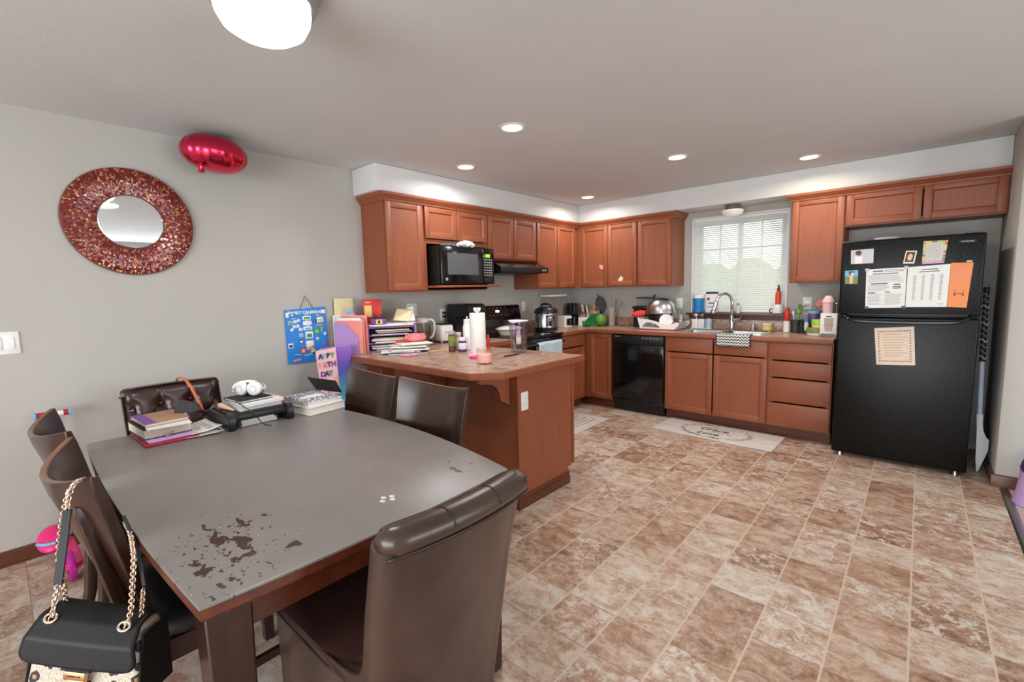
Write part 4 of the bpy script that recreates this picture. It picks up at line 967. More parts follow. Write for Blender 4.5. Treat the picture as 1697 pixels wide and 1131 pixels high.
for s in (-1, 1):
    wb = MB('gold'); c_ = Vector((s * .084, .016, -.004)); tilt = Matrix.Translation(c_) @ Matrix.Rotation(math.radians(-52), 4, 'X')
    T1 = BT @ tilt; wb.T = T1; wb.tube([(.0125 * cos(q), .009 * sin(q), 0) for q in [2 * PI * k / 24 for k in range(24)]], .0032, 8, closed=True); ey[s] = BT @ c_; wb.build('eyelet', bag, sharp=0)
wb = MB('gold_plate'); wb.T = BT; wb.box((-.022, .030, -.120), (.026, .040, -.101), bev=.002); wb.box((-.017, .026, -.160), (.022, .037, -.1205), bev=.002)
wb.build('clasp', bag)
wb = MB('bag_leather'); wb.T = BT; wb.prism([(.034 * cos(q) + .002, -.101 + .012 * sin(q)) for q in [PI * k / 14 for k in range(15)]], .029, .038, 'y'); wb.build('clasp_tab', bag)
wb = MB('gold'); wb.T = BT
for dx in (-.007, .010): wb.sph((dx, .039, -.137), (.0055, .004, .0055), u=12, v=8)
wb.text('MICHAEL KORS', .0042, (.002, .0402, -.1105), Matrix.Translation((.002, .0403, -.1105)) @ Matrix(((1, 0, 0, 0), (0, 0, 1, 0), (0, 1, 0, 0), (0, 0, 0, 1))), 'brown')
wb.build('studs', bag)
def chain(mb, pts, pitch=.0074, r=.0023, wid=.0047):
    P = [Vector(p) for p in pts]; Q = []
    for _ in range(2):
        N = [P[0]]
        for a, c2 in zip(P, P[1:]): N += [a * .75 + c2 * .25, a * .25 + c2 * .75]
        P = N + [P[-1]]
    acc = 0; out = [P[0].copy()]; i = 0; pos = P[0].copy()
    for a, c2 in zip(P, P[1:]):
        seg = (c2 - a).length; d = pitch - acc
        while d <= seg and seg > 0: out.append(a.lerp(c2, d / seg)); d += pitch
        acc = seg - (d - pitch)
    for k in range(len(out) - 1):
        t_ = (out[k + 1] - out[k]).normalized(); q = t_.to_track_quat('X', 'Z').to_matrix().to_4x4() @ Matrix.Rotation((PI / 4 if k % 2 else -PI / 4), 4, 'X')
        q.translation = (out[k] + out[k + 1]) / 2; mb.T = q
        mb.tube([(pitch * .82 * cos(w), wid * sin(w), 0) for w in [2 * PI * j / 10 for j in range(10)]], r * .8, 5, closed=True)
    mb.T = Matrix.Identity(4); mb.build('chain', bag, sharp=0)
strapL = [Vector((2.0950, -5.1704, 0.7422)), Vector((2.0840, -5.1584, 0.7977)), Vector((2.0725, -5.1478, 0.8475)), Vector((2.0542, -5.1367, 0.8960))]
chain(MB('gold'), [ey[-1] - Vector((0, 0, .004)), Vector((2.1058, -5.1793, 0.7080)), Vector((2.1009, -5.1744, 0.7250)), strapL[0]])
chain(MB('gold'), [Vector((2.0564, -5.1609, 0.6748)), Vector((2.0659, -5.1597, 0.7164)), Vector((2.0718, -5.1645, 0.7663)), Vector((2.0602, -5.1611, 0.8046)), Vector((2.0508, -5.1521, 0.8492)), Vector((2.0420, -5.1411, 0.8940)), Vector((2.0324, -5.1305, 0.9320)), Vector((2.0431, -5.1179, 0.9531)), Vector((2.0286, -5.1038, 0.9535))])
chain(MB('gold'), [strapL[3], Vector((2.0547, -5.1321, 0.9241)), Vector((2.0519, -5.1246, 0.9459)), Vector((2.0560, -5.1123, 0.9591)), Vector((2.0252, -5.1004, 0.9515))])
chain(MB('gold'), [ey[1] - Vector((0, 0, .004)), Vector((2.2230, -5.0674, 0.6702)), Vector((2.2161, -5.0602, 0.7146)), Vector((2.2095, -5.0506, 0.7732)), Vector((2.1999, -5.0466, 0.8117)), Vector((2.1739, -5.0455, 0.8388)), Vector((2.1361, -5.0448, 0.8435)), Vector((2.0921, -5.0442, 0.8392))])
chain(MB('gold'), [Vector((2.2222, -5.0503, 0.6539)), Vector((2.2225, -5.0451, 0.6869)), Vector((2.2225, -5.0396, 0.7242))])
def ribbon(mb, pts, w, th=.003):
    P = [Vector(p) for p in pts]; rg = []
    for k, p in enumerate(P):
        t_ = (P[min(k + 1, len(P) - 1)] - P[max(k - 1, 0)]).normalized(); s_ = t_.cross(bn).normalized(); n_ = s_.cross(t_)
        rg.append([p + s_ * w / 2 - n_ * th / 2, p + s_ * w / 2 + n_ * th / 2, p - s_ * w / 2 + n_ * th / 2, p - s_ * w / 2 - n_ * th / 2])
    mb.rings(rg); mb.build('strap', bag, bev=.001)
ribbon(MB('bag_leather'), strapL, .021)
ribbon(MB('bag_leather'), [Vector((2.1220, -5.0475, 0.8643)), Vector((2.1561, -5.0460, 0.8522)), Vector((2.1902, -5.0416, 0.8132)), Vector((2.2096, -5.0380, 0.7670)), Vector((2.2234, -5.0385, 0.7255))], .010)

# ---------------------------------------------------------------- things on the dining table
def slabbook(name, label, cat, c, sx, sy, z0, h, rz, cover, pages='paper', spine=None, soft=False, extra=None, group=None):
    t = thing(name, label, cat, (c[0], c[1], z0), rz, group)
    T = RZ(rz, (c[0], c[1], 0)); ct = min(.0025, h * .2)
    b = MB(cover); b.T = T
    b.box((-sx / 2, -sy / 2, z0 + h - ct), (sx / 2, sy / 2, z0 + h), bev=.0006); b.box((-sx / 2, -sy / 2, z0), (sx / 2, sy / 2, z0 + ct), bev=.0006); b.box((-sx / 2, -sy / 2, z0 + ct), (-sx / 2 + .003, sy / 2, z0 + h - ct), spine or cover); b.build('cover', t)
    b = MB(pages); b.T = T; e = .004; b.box((-sx / 2 + .0031, -sy / 2 + e, z0 + ct + .0001), (sx / 2 - e, sy / 2 - e, z0 + h - ct - .0001)); b.build('pages', t)
    return t, T
z = TZ + .0008
b = MB('crimson'); b.T = RZ(.02, (.985, -4.742, 0)); b.box((-.145, -.098, z), (.145, .098, z + .008), bev=.003); single(b, 'folder', 'crimson folder at the bottom of the book pile near the tufted chair', 'folder', (.985, -4.742, z))
b = MB('lavender'); b.T = RZ(.05, (.975, -4.740, 0)); b.box((-.13, -.090, z + .0085), (.132, .090, z + .0165), bev=.002); single(b, 'notebook', 'thin lavender notebook on the crimson folder', 'notebook', (.975, -4.74, z + .0085))
t, T = slabbook('planner', 'thick black bound planner with cream pages under a brown notebook', 'book', (.93, -4.748), .26, .178, z + .0172, .044, .06, 'black_matte', 'cream')
b = MB('tan'); b.T = T; b.tube([(.125, .02, z + .03), (.142, .0, z + .027), (.158, -.02, z + .0215)], .003, 6); b.build('ribbon', t)
b = MB('paper'); b.T = RZ(-.08, (.96, -4.735, 0)); b.box((-.11, -.075, z + .062), (.135, .085, z + .066)); single(b, 'paper_sheaf', 'thin white sheaf of paper between planner and brown notebook', 'paper', (.96, -4.735, z + .062))
t, T = slabbook('notebook', 'brown kraft notebook with a purple spine strip', 'notebook', (.925, -4.742), .235, .165, z + .0668, .014, .05, 'kraft')
b = MB('purple'); b.T = T; b.box((-.1178, -.0828, z + .0809), (.1178, -.040, z + .0815)); b.build('spine_strip', t)
b = MB('charcoal'); b.T = RZ(.5, (.93, -4.632, 0))
b.hexa([(-.055, -.03, z + .082), (.045, -.03, z + .082), (.045, .035, z + .082), (-.055, .035, z + .082)], [(-.04, -.012, z + .135), (.03, -.012, z + .125), (.03, .012, z + .125), (-.04, .012, z + .135)]); single(b, 'phone_stand', 'dark grey folded stand on the brown notebook', 'stand', (.93, -4.632, z + .082), bev=.004)
# loose papers beside the pile
for k, (x, y, rz, sx, sy, m, lb) in enumerate(((1.03, -4.605, .35, .18, .13, 'paper', 'loose white sheet under the other papers beside the planner'), (1.06, -4.62, -.15, .17, .13, 'paper_grey', 'greyish printed sheet in the middle of the loose papers'), (1.01, -4.615, .10, .20, .13, 'paper', 'top white printed sheet of the loose papers by the black riser'))):
    t = thing('paper_sheet', lb, 'paper', (x, y, z + .002 * k), rz, 'loose papers on the table'); b = MB(m)
    b.T = RZ(rz, (x, y, 0)); hz = lambda u, v: z + .001 + .005 * k + (.012 * max(0, v - .5) * (2 if k == 2 else .4)) + .003 * sin(u * 5 + k)
    b.grid(lambda u, v: ((u - .5) * sx, (v - .5) * sy, hz(u, v)), 10, 8); b.build('sheet', t, solid=.0008, sharp=0)
    b = MB('ink_pale'); b.T = RZ(rz, (x, y, 0))
    for r_ in range(7): u0, u1 = .12, .5 + R.random() * .4; v_ = .15 + r_ * .1; b.poly([((u - .5) * sx, (v - .5) * sy, hz(u, v) + .0016) for u, v in ((u0, v_), (u1, v_), (u1, v_ + .025), (u0, v_ + .025))])
    b.build('print', t, sharp=0)
# monitor riser
t = thing('riser', 'black riser stand with books stacked on top', 'riser', (1.03, -4.385, z))
b = MB('black'); b.box((.86, -4.515, z + .062), (1.14, -4.26, z + .0685), bev=.002); b.build('shelf', t)
for y in (-4.52, -4.255):
    b = MB('black'); b.prism([(.85, z), (1.165, z), (1.172, z + .012), (1.172, z + .062), (1.16, z + .078), (1.12, z + .078), (1.105, z + .061), (.85, z + .061)], y - .016, y + .016, 'y', bev=.004); b.build('leg', t)
b = MB('black'); b.box((1.148, -4.505, z + .040), (1.160, -4.27, z + .066), bev=.002); b.build('crossbar', t)
zr = z + .0692
t, _ = slabbook('book', 'pale grey thick book lying directly on the riser', 'book', (1.0, -4.365), .20, .20, zr, .022, .02, 'pale_grey', 'paper')
t, _ = slabbook('book', 'white slim book second in the stack on the riser', 'book', (1.02, -4.36), .20, .19, zr + .0225, .012, .06, 'white', 'paper')
t, _ = slabbook('notebook', 'black notebook under the white headphones', 'notebook', (.99, -4.385), .175, .16, zr + .035, .012, .12, 'black_matte', 'paper')
t, _ = slabbook('notebook', 'white spiral notebook tucked under the riser shelf', 'notebook', (1.02, -4.39), .20, .17, z, .018, .05, 'white', 'paper')
b = MB('paper'); b.box((.90, -4.47, z + .0185), (1.13, -4.32, z + .03), bev=.001); single(b, 'paper_bundle', 'bundle of white papers inside the riser under the shelf', 'paper', (1.0, -4.4, z + .0185))
b = MB('peach'); b.T = Matrix.Translation((.985, -4.492, zr + .0145)) @ Matrix.Rotation(.12, 4, 'Z'); b.cyl((-.05, 0, 0), (.075, .004, -.008), .014, .005, 14); single(b, 'makeup_tube', 'peach coloured tube lying on the left edge of the riser', 'tube', (.985, -4.492, zr))
b = MB('black'); b.tube([(1.02, -4.46, zr + .052), (1.10, -4.47, zr + .045), (1.19, -4.43, z + .07), (1.185, -4.41, z + .03), (1.20, -4.39, z + .004), (1.22, -4.37, z + .003)], .0022, 6, smooth=2); single(b, 'headphone_cable', 'thin black cable hanging over the riser front', 'cable', (1.1, -4.45, z), sharp=0)
# headphones
hz = zr + .0478
t = thing('headphones', 'white over-ear headphones lying on the black notebook', 'headphones', (.985, -4.38, hz))
hr, hn, hz0 = Vector((.747, .664, 0)), Vector((.66, -.75, .08)).normalized(), hz
hc = Vector((.985, -4.38, hz0))
def disc(axis, c, q=0):
    X = axis.cross(Vector((0, 0, 1))).normalized(); Y = axis.cross(X); m_ = Matrix((X, Y, axis)).transposed().to_4x4(); m_.translation = c; return m_
for sx_, ax in ((.032, hn), (-.040, (hn - hr * .35).normalized())):
    cc = hc + hr * sx_ + Vector((0, 0, .0385)) - hn * (.004 if sx_ > 0 else .022); T = disc(ax, cc)
    b = MB('white'); b.T = T; b.lathe([(.026, -.006), (.034, -.004), (.037, .004), (.036, .014), (.030, .021), (.012, .0225), (.010, .0215), (.003, .0215)], seg=30); cu = b.build('ear_cup', t, sharp=60)
    b = MB('grey'); b.T = T; b.lathe([(.024, -.0065), (.036, -.010), (.037, -.020), (.030, -.026), (.018, -.022)], seg=26); b.build('ear_pad', cu, sharp=60)
    b = MB('pale_grey'); b.T = T; b.lathe([(.0145, .0228), (.017, .0232), (.0185, .0226)], seg=24, cap0=False, cap1=False); b.build('ring', cu)
b = MB('white'); P = [hc + hr * (-.012 - .075 * cos(q)) - hn * .026 + Vector((0, 0, .034 + .040 * sin(q))) for q in [-.25 + (PI + .3) * k / 26 for k in range(27)]]
rg = []
for k, p in enumerate(P):
    t_ = (P[min(k + 1, 26)] - P[max(k - 1, 0)]).normalized(); n_ = t_.cross(hn).normalized()
    rg.append([p + hn * .016 * a + n_ * .006 * c_ for a, c_ in ((1, .3), (.85, 1), (-.85, 1), (-1, .3), (-1, -.3), (-.85, -1), (.85, -1), (1, -.3))])
b.rings(rg); b.build('headband', t, sharp=50)
b = MB('chrome'); b.box((0, 0, 0), (.012, .004, .014), bev=.001); b.bm.transform(Matrix.Translation(hc - hr * .088 + Vector((0, 0, .030)) - hn * .010)); b.build('hinge', t)
# pink scrunchies / glasses between riser and books
b = MB('coral'); cx_, cy_, cz_ = .96, -4.215, z + .026
b.tube([(.905 + .75 * (.026 + .004 * sin(9 * q)) * cos(q), -4.212 + .66 * (.026 + .004 * sin(9 * q)) * cos(q), z + .041 + (.026 + .004 * sin(9 * q)) * sin(q)) for q in [2 * PI * k / 60 for k in range(60)]], .012, 8, closed=True); single(b, 'scrunchie', 'coral pink scrunchie between riser and composition book', 'scrunchie', (cx_, cy_, z), sharp=30)
t = thing('eyeglasses', 'pink and blue framed eyeglasses behind the composition book', 'glasses', (.90, -4.21, z + .06))
b = MB('pink')
for s in (-1, 1): b.tube([(.86, -4.17 + s * .027 + .024 * cos(q), z + .030 + .019 * sin(q)) for q in [2 * PI * k / 24 for k in range(24)]], .0028, 6, closed=True)
b.build('rims', t, sharp=0)
b = MB('blue')
for s in (-1, 1): b.tube([(.86, -4.17 + s * .053, z + .036), (.885, -4.168 + s * .052, z + .037), (.90, -4.166 + s * .045, z + .022), (.905, -4.165 + s * .045, z + .006)], .0024, 6, smooth=1)
b.build('temples', t, sharp=0)
# books by the peninsula chair
t, _ = slabbook('book', 'thick cream paperback at the bottom beneath the composition book', 'book', (1.065, -4.085), .245, .215, z, .040, .14, 'cream', 'paper')
t, _ = slabbook('book', 'white paperback in the middle beneath the composition book', 'book', (1.06, -4.08), .225, .195, z + .0405, .018, .10, 'white', 'paper')
t, T = slabbook('composition_book', 'black and white marbled composition book with blank label', 'notebook', (1.045, -4.095), .235, .185, z + .059, .012, .10, 'composition', 'paper')
b = MB('paper'); b.T = T; b.box((-.012, -.062, z + .0709), (.04, .062, z + .0716)); b.build('label_patch', t)
# open laptop-like tray behind the books
t = thing('laptop', 'black laptop with lid folded back behind the books', 'laptop', (.83, -4.02, z))
b = MB('black'); b.box((.715, -4.03, z), (.925, -3.985, z + .012), bev=.003); b.build('base', t)
A, B2, C2, D2 = (Vector((0.7338, -3.9698, 0.8838)), Vector((0.9434, -3.8929, 0.8725)), Vector((0.9956, -3.8836, 0.8044)), Vector((0.8019, -3.9473, 0.8094)))
b = MB('black'); dn = Vector((0.1, -.03, .012)) * .12; b.hexa([D2 - dn * 0, C2, B2, A], [D2 + dn, C2 + dn, B2 + dn, A + dn]); b.build('lid', t, bev=.003)
b = MB('silver_plastic'); m1 = (C2 + D2) / 2; b.cyl((m1.x, m1.y, z + .012), (m1.x, m1.y, m1.z + .004), .005, seg=10); b.build('hinge_post', t)
# orange ribbon over the tufted chair
b = MB('orange'); rg = []
Pn = [(.280, -4.535, .86), (.290, -4.53, .908), (.325, -4.523, .924), (.400, -4.512, .916), (.436, -4.494, .87), (.446, -4.480, .815), (.458, -4.466, .775), (.466, -4.456, .735)]
for k, p in enumerate(Pn): w_ = (.005, .006, .007, .008, .008, .007, .006, .004)[k]; rg.append([(p[0], p[1] - w_, p[2]), (p[0] + .003, p[1] - w_, p[2] + .003), (p[0] + .003, p[1] + w_, p[2] + .003), (p[0], p[1] + w_, p[2])])
b.rings(rg); single(b, 'ribbon', 'orange ribbon draped over the tufted leather chair', 'ribbon', (.37, -4.515, .93), sharp=0)

# ---------------------------------------------------------------- wall mirror
MYc, MZc = -4.610, 1.834
t = thing('wall_mirror', 'round wall mirror with a wide red and gold mosaic frame', 'mirror', (.012, MYc, MZc))
for nm, c in (('a', (120, 22, 26)), ('b', (146, 34, 34)), ('c', (98, 16, 20)), ('d', (168, 56, 46)), ('e', (198, 140, 92)), ('f', (84, 30, 24))): simple('tile_' + nm, c, .16, .15, var=0, coat=.4)
b = MB('tile_a'); rr = random.Random(11); NR = 13; r0, r1 = .157, .303
for j in range(NR):
    ra, rb = r0 + (r1 - r0) * j / NR, r0 + (r1 - r0) * (j + 1) / NR; a = 0
    while a < 2 * PI - .001:
        da = rr.choice((.0042, .0052, .007, .011)) / ((ra + rb) / 2); da = min(da, 2 * PI - a); m = rr.choices(['tile_a', 'tile_b', 'tile_c', 'tile_d', 'tile_e', 'tile_f'], (25, 24, 18, 9, 17, 7))[0]
        g = .0006; ra2, rb2 = ra + g, rb - g; a0, a1 = a + g / ra, a + da - g / ra
        x_ = lambda r: .022 + .010 * math.sin(PI * (r - r0) / (r1 - r0)); jit = rr.uniform(-.0008, .0008)
        b.f([b.v((x_(r) + jit * s, MYc + r * cos(q), MZc + r * sin(q))) for r, q, s in ((ra2, a0, -1), (rb2, a0, 1), (rb2, a1, 1), (ra2, a1, -1))], m); a += da
for f_ in b.bm.faces: f_.smooth = False
b.build('mosaic_tiles', t, sharp=0)
b = MB('brown'); T = Matrix.Translation((0, MYc, MZc)) @ Matrix(((0, 0, 1, 0), (1, 0, 0, 0), (0, 1, 0, 0), (0, 0, 0, 1))); b.T = T
b.lathe([(.153, .004), (.153, .0205), (.158, .0212)] + [(r0 + (r1 - r0) * k / 10, .0205 + .010 * math.sin(PI * k / 10)) for k in range(1, 10)] + [(.304, .0212), (.308, .0190), (.308, .004)], seg=72, cap0=False, cap1=False); b.build('frame', t, sharp=30)
b = MB('mirror'); b.T = T; b.lathe([(.1535, .004), (.1535, .019), (.149, .0215), (.002, .0215)], seg=64); b.build('mirror_glass', t, sharp=25)

# ---------------------------------------------------------------- balloon
t = thing('foil_balloon', 'shiny red foil balloon floating against the ceiling corner', 'balloon', (.2, -4.19, 2.26))
BC = Vector((.205, -4.200, 2.262)); BR = Euler((math.radians(-5), math.radians(6), 0)).to_matrix()
b = MB('foil')
def bal(u, v):
    a = 2 * PI * u; e = PI * v - PI / 2; e = max(min(e, PI / 2 - .01), -PI / 2 + .01)
    ce, se = cos(e), sin(e); ca, sa = cos(a), sin(a)
    rim = abs(ce) ** 3; heart = 1 - .13 * math.exp(-((a - PI) ** 2) / .10)
    k = 1 + .022 * rim * cos(17 * a) * (1 - rim * .3)
    p = Vector((.160 * abs(ce) ** .85 * ca * k * heart, .180 * abs(ce) ** .85 * sa * k * heart, .110 * se))
    return BC + BR @ p
b.grid(bal, 96, 28, closeu=True); b.build('body', t, sharp=0)
b = MB('foil'); q = BC + Vector((.06, -.095, -.100)); 
b.rings([[q + Vector((.020 * cos(w), .020 * sin(w), .03)) for w in [2 * PI * k / 10 for k in range(10)]], [q + Vector((.010 * cos(w), .010 * sin(w), .004)) for w in [2 * PI * k / 10 for k in range(10)]], [q + Vector((.024 * cos(w), .018 * sin(w), -.034)) for w in [2 * PI * k / 10 for k in range(10)]]]); b.build('tail', t, sharp=0)

# ---------------------------------------------------------------- wall calendar board
t = thing('calendar_board', 'blue magnetic family calendar board hanging by a string on the wall', 'calendar', (.004, -3.615, 1.08))
q = [(-3.775, .870), (-3.452, .862), (-3.462, 1.288), (-3.776, 1.274)]
b = MB('blue_board'); b.prism(q, .003, .011, 'x', bev=.0015); b.build('board', t)
def CP(u, v): return [(q[3][i] * (1 - u) + q[2][i] * u) * (1 - v) + (q[0][i] * (1 - u) + q[1][i] * u) * v for i in (0, 1)]
b = MB('navy'); a0, a1 = CP(.36, .02), CP(.70, .02); b.tube([(.009, *a0), (.010, -3.617, 1.372), (.009, *a1)], .0022, 6); b.build('string', t, sharp=0)
b = MB('nickel'); b.cyl((.0005, -3.617, 1.374), (.014, -3.617, 1.374), .0035, seg=8); b.build('nail', t)
b = MB('white'); p = CP(.5, .075); b.text('FAMILY CALENDAR', .031, (.0116, *p), 'wall', 'white', bold=.0012)
for u_, v_ in ((.52, .125), (.52, .222), (.53, .322), (.20, .17), (.80, .145)): p = CP(u_, v_); b.box((.0112, p[0] - .016, p[1] - .003), (.0116, p[0] + .016, p[1] + .003))
b.build('lettering', t, sharp=0)
def tile(u0, v0, u1, v1, m, rot=0, th=.0125, tx=None, tm='ink'):
    b = MB(m); c0, c1 = CP(u0, v0), CP(u1, v1); cy, cz = (c0[0] + c1[0]) / 2, (c0[1] + c1[1]) / 2; w, h = abs(c1[0] - c0[0]) / 2, abs(c1[1] - c0[1]) / 2
    T = Matrix.Translation((0, cy, cz)) @ Matrix.Rotation(rot, 4, 'X'); b.T = T; b.box((.0112, -w, -h), (th, w, h), bev=.0006)
    if tx == 'pic': b.poly([(th + .0003, -w * .7, -h * .7), (th + .0003, w * .7, -h * .7), (th + .0003, w * .7, h * .4), (th + .0003, -w * .7, h * .4)], tm)
    elif tx: b.text(tx, h * 1.3, (th + .0004, 0, 0), 'wall', tm)
    b.build('magnet_tile', t, sharp=30)
for a in ((.41, .14, .61, .21, 'white', 0, 'pic', 'green'), (.41, .235, .62, .31, 'white'), (.41, .335, .62, .405, 'white', 0, 'pic', 'sky_blue'), (.45, .43, .63, .56, 'white', 0, 'pic', 'green'), (.45, .60, .63, .72, 'white'),
          (.06, .21, .17, .28, 'paper_grey', 0, 'pic', 'green'), (.19, .20, .265, .255, 'white', .1, '7'), (.27, .185, .345, .235, 'white', .3, '4'), (.17, .29, .235, .345, 'white', .1, '3'), (.25, .285, .32, .34, 'white', -.1, '2'), (.10, .345, .18, .395, 'white', .6, '1'), (.30, .35, .385, .405, 'white', -.2, '9'),
          (.30, .45, .39, .52, 'pale_grey', 0, 'pic', 'sky_blue'), (.28, .57, .39, .63, 'navy', .1, 'pic', 'white'), (.03, .62, .14, .71, 'white', 0, 'pic', 'navy'), (.13, .08, .21, .13, 'navy', 0, 'pic', 'white'), (.66, .215, .74, .27, 'navy', 0, '8', 'white'), (.76, .18, .92, .28, 'white', .1, 'pic', 'yellow'), (.73, .31, .92, .345, 'tan', .05),
          (.68, .37, .79, .49, 'green', 0, 'pic', 'lime'), (.84, .37, .88, .46, 'lime'), (.90, .47, .97, .52, 'white', .4, '6'), (.70, .55, .77, .595, 'white', .2, '5'), (.31, .715, .42, .83, 'red', -.1, 'pic', 'peach'), (.45, .715, .63, .76, 'orange_paper', .2), (.55, .76, .65, .83, 'yellow', -.3), (.16, .83, .34, .855, 'sky_blue', -.15), (.38, .83, .80, .865, 'sky_blue', .14), (.58, .80, .86, .83, 'white', .3), (.12, .92, .30, .955, 'coral', .15), (.66, .85, .72, .97, 'orange', -.25), (.86, .66, .97, .69, 'hot_pink', .7), (.02, .05, .09, .14, 'white'), (.88, .05, .99, .12, 'white')): tile(*(list(a[:6]) if len(a) < 7 else list(a[:6]) + [.0125] + list(a[6:])))

# ---------------------------------------------------------------- floor mats, scooter, bin, broom
t = thing('kitchen_mat', 'pale kitchen mat with wreath lettering in front of the sink cabinet', 'mat', (2.15, -.815, 0))
MT = RZ(-.03, (2.15, -.815, 0))
b = MB('mat_fabric'); b.T = MT; b.box((-.53, -.235, .0008), (.53, .235, .012), bev=.004); b.build('pad', t)
b = MB('dark_grey'); b.T = MT; zt = .0124
b.text('GROW IN', .050, (.03, .112, zt), 'up', 'dark_grey', ex=.0002); b.text('Grace', .105, (-.03, .045, zt), 'up', 'black_matte', ex=.0002, shear=.35, bold=.002); b.text('WALK IN', .046, (.05, -.028, zt), 'up', 'dark_grey', ex=.0002); b.text('Love', .100, (-.04, -.092, zt), 'up', 'black_matte', ex=.0002, shear=.35, bold=.002); b.build('lettering', t, sharp=0)
b = MB('grey'); b.T = MT; rr = random.Random(5)
for k in range(44):
    a = 2 * PI * k / 44 + rr.uniform(-.05, .05); rx, ry = .30, .19; L = rr.uniform(.035, .06); o = a + PI / 2 * rr.choice((1, 1)) + rr.choice((-.6, .5)); cx_, cy_ = rx * cos(a), ry * sin(a); m = rr.choice(['grey', 'taupe', 'taupe', 'grey', 'dark_grey'])
    if abs(sin(a)) > .86 and rr.random() < .6: continue
    pts = [(cx_ + L * s * cos(o) - w * sin(o), cy_ + L * s * sin(o) + w * cos(o), zt + k * 1e-5) for s, w in ((-1, 0), (-.3, .012), (.4, .010), (1, 0), (.4, -.010), (-.3, -.012))]; b.poly(pts, m)
b.build('wreath_print', t, sharp=0)
t = thing('kitchen_mat', 'grey printed mat in front of the stove, behind the peninsula', 'mat', (.92, -1.40, 0))
b = MB('mat_fabric'); b.box((.70, -1.85, .0008), (1.135, -1.0, .012), bev=.004); b.build('pad', t)
b = MB('taupe')
for k in range(5): x = .80 + .055 * k; y0 = -1.70 + .05 * (k % 3); b.box((x, y0, .0121), (x + .02, -1.12 - .06 * (k % 2), .0124))
b.build('printed_lines', t, sharp=0)
b = MB('grey')
for e in (.03,): 
    for a, c in (((.70 + e, -1.85 + e), (1.135 - e, -1.846 + e)), ((.70 + e, -1.004 - e), (1.135 - e, -1.0 - e)), ((.70 + e, -1.85 + e), (.704 + e, -1.0 - e)), ((1.131 - e, -1.85 + e), (1.135 - e, -1.0 - e))): b.box((a[0], a[1], .0121), (c[0], c[1], .0125))
b.build('border_print', t, sharp=0)
# kick scooter leaning by the wall
t = thing('kick_scooter', 'pink and blue kids kick scooter by the wall behind the chairs', 'scooter', (.22, -5.07, 0))
b = MB('hot_pink'); b.prism([(.10, -5.115), (.48, -5.10), (.52, -5.06), (.48, -5.02), (.10, -5.03), (.07, -5.07)], .075, .10, 'z', bev=.01); b.build('deck', t)
b = MB('hot_pink'); b.T = Matrix.Translation((.13, -5.115, .125)) @ Matrix.Rotation(.35, 4, 'Y') @ Matrix.Rotation(.3, 4, 'X'); b.sph((0, 0, 0), (.10, .062, .030), u=28, v=12); b.tube([(.02, -.052, .022), (.06, -.02, .026), (.075, .02, .024)], .008, 8, 'sky_blue', smooth=2); b.build('front_fairing', t, sharp=0)
b = MB('silver_plastic'); b.cyl((.13, -5.05, .12), (.085, -5.035, .768), .012); b.build('steering_tube', t)
b = MB('white'); b.cyl((.085, -5.062, .782), (.085, -5.005, .782), .014); hb = b.build('handlebar', t)
for y0, y1 in ((-5.108, -5.0625), (-5.0045, -4.985)):
    b = MB('crimson'); b.cyl((.085, y0, .782), (.085, y1, .782), .016); ye = y0 - .0045 if y0 < -5.05 else y1 + .0045; b.build('grip', t)
    b = MB('sky_blue'); b.lathe([(.004, -.006), (.022, -.004), (.022, .004), (.004, .006)], seg=18); b.bm.transform(Matrix.Translation((.085, ye, .782)) @ Matrix.Rotation(PI / 2, 4, 'X')); b.build('grip_end', t)
for x, y, r_ in ((.12, -5.07, .06), (.44, -5.07, .075)):
    b = MB('magenta'); b.bm.transform(Matrix.Identity(4)); T = Matrix.Translation((x, y, r_ + .001)) @ Matrix.Rotation(PI / 2, 4, 'X'); b.T = T
    b.lathe([(r_ * .8, -.014), (r_ * .96, -.012), (r_, 0), (r_ * .96, .012), (r_ * .8, .014)], seg=30, cap0=False, cap1=False)
    for k in range(10): a = 2 * PI * k / 10; b.cyl((0, 0, 0), (r_ * .85 * cos(a), r_ * .85 * sin(a), 0), .004, seg=6)
    b.cyl((0, 0, -.015), (0, 0, .015), .016, seg=14); b.build('wheel', t)
# purple bin past the wall end
t = thing('waste_bin', 'lavender plastic bin at the right edge by the wall end', 'bin', (4.14, -1.10, 0))
b = MB('lavender'); b.lathe([(.116, 0), (.120, .004), (.112, .03), (.094, .19), (.097, .195), (.097, .205), (.088, .203), (.100, .012), (.01, .010)], (4.14, -1.10, -.0012), 36); b.build('tub', t)
b = MB('deep_purple'); b.lathe([(.090, .2045), (.098, .22), (.088, .27), (.05, .30), (.01, .304)], (4.14, -1.10, 0), 28); b.build('bag_liner', t)
# long handled scoop by the fridge
t = thing('long_handled_scoop', 'upright scoop with black grip, pale blue pole and white blade beside the fridge', 'scoop', (3.90, -.60, 0))
b = MB('black_matte'); b.cyl((3.878, -.585, .80), (3.868, -.575, 1.325), .017, seg=14)
for k in range(12): z = .83 + k * .04; x = 3.878 - .01 * (z - .8) / .525; b.tube([(x + .0175 * cos(q), -.585 + .0175 * sin(q), z + .012 * sin(2 * q)) for q in [2 * PI * j / 16 for j in range(16)]], .0022, 5, 'white' if k % 3 == 0 else 'grey', closed=True)
b.build('grip', t)
b = MB('blue_grey'); b.cyl((3.889, -.592, .40), (3.878, -.585, .80), .0145, seg=14); b.build('pole', t)
b = MB('pale_grey'); b.prism([(3.872, .42), (3.904, .42), (3.908, .30), (3.925, .255), (3.946, .24), (3.945, .16), (3.905, .002), (3.895, .0012), (3.886, .09), (3.880, .30)], -.612, -.580, 'y', bev=.006); b.build('blade', t)
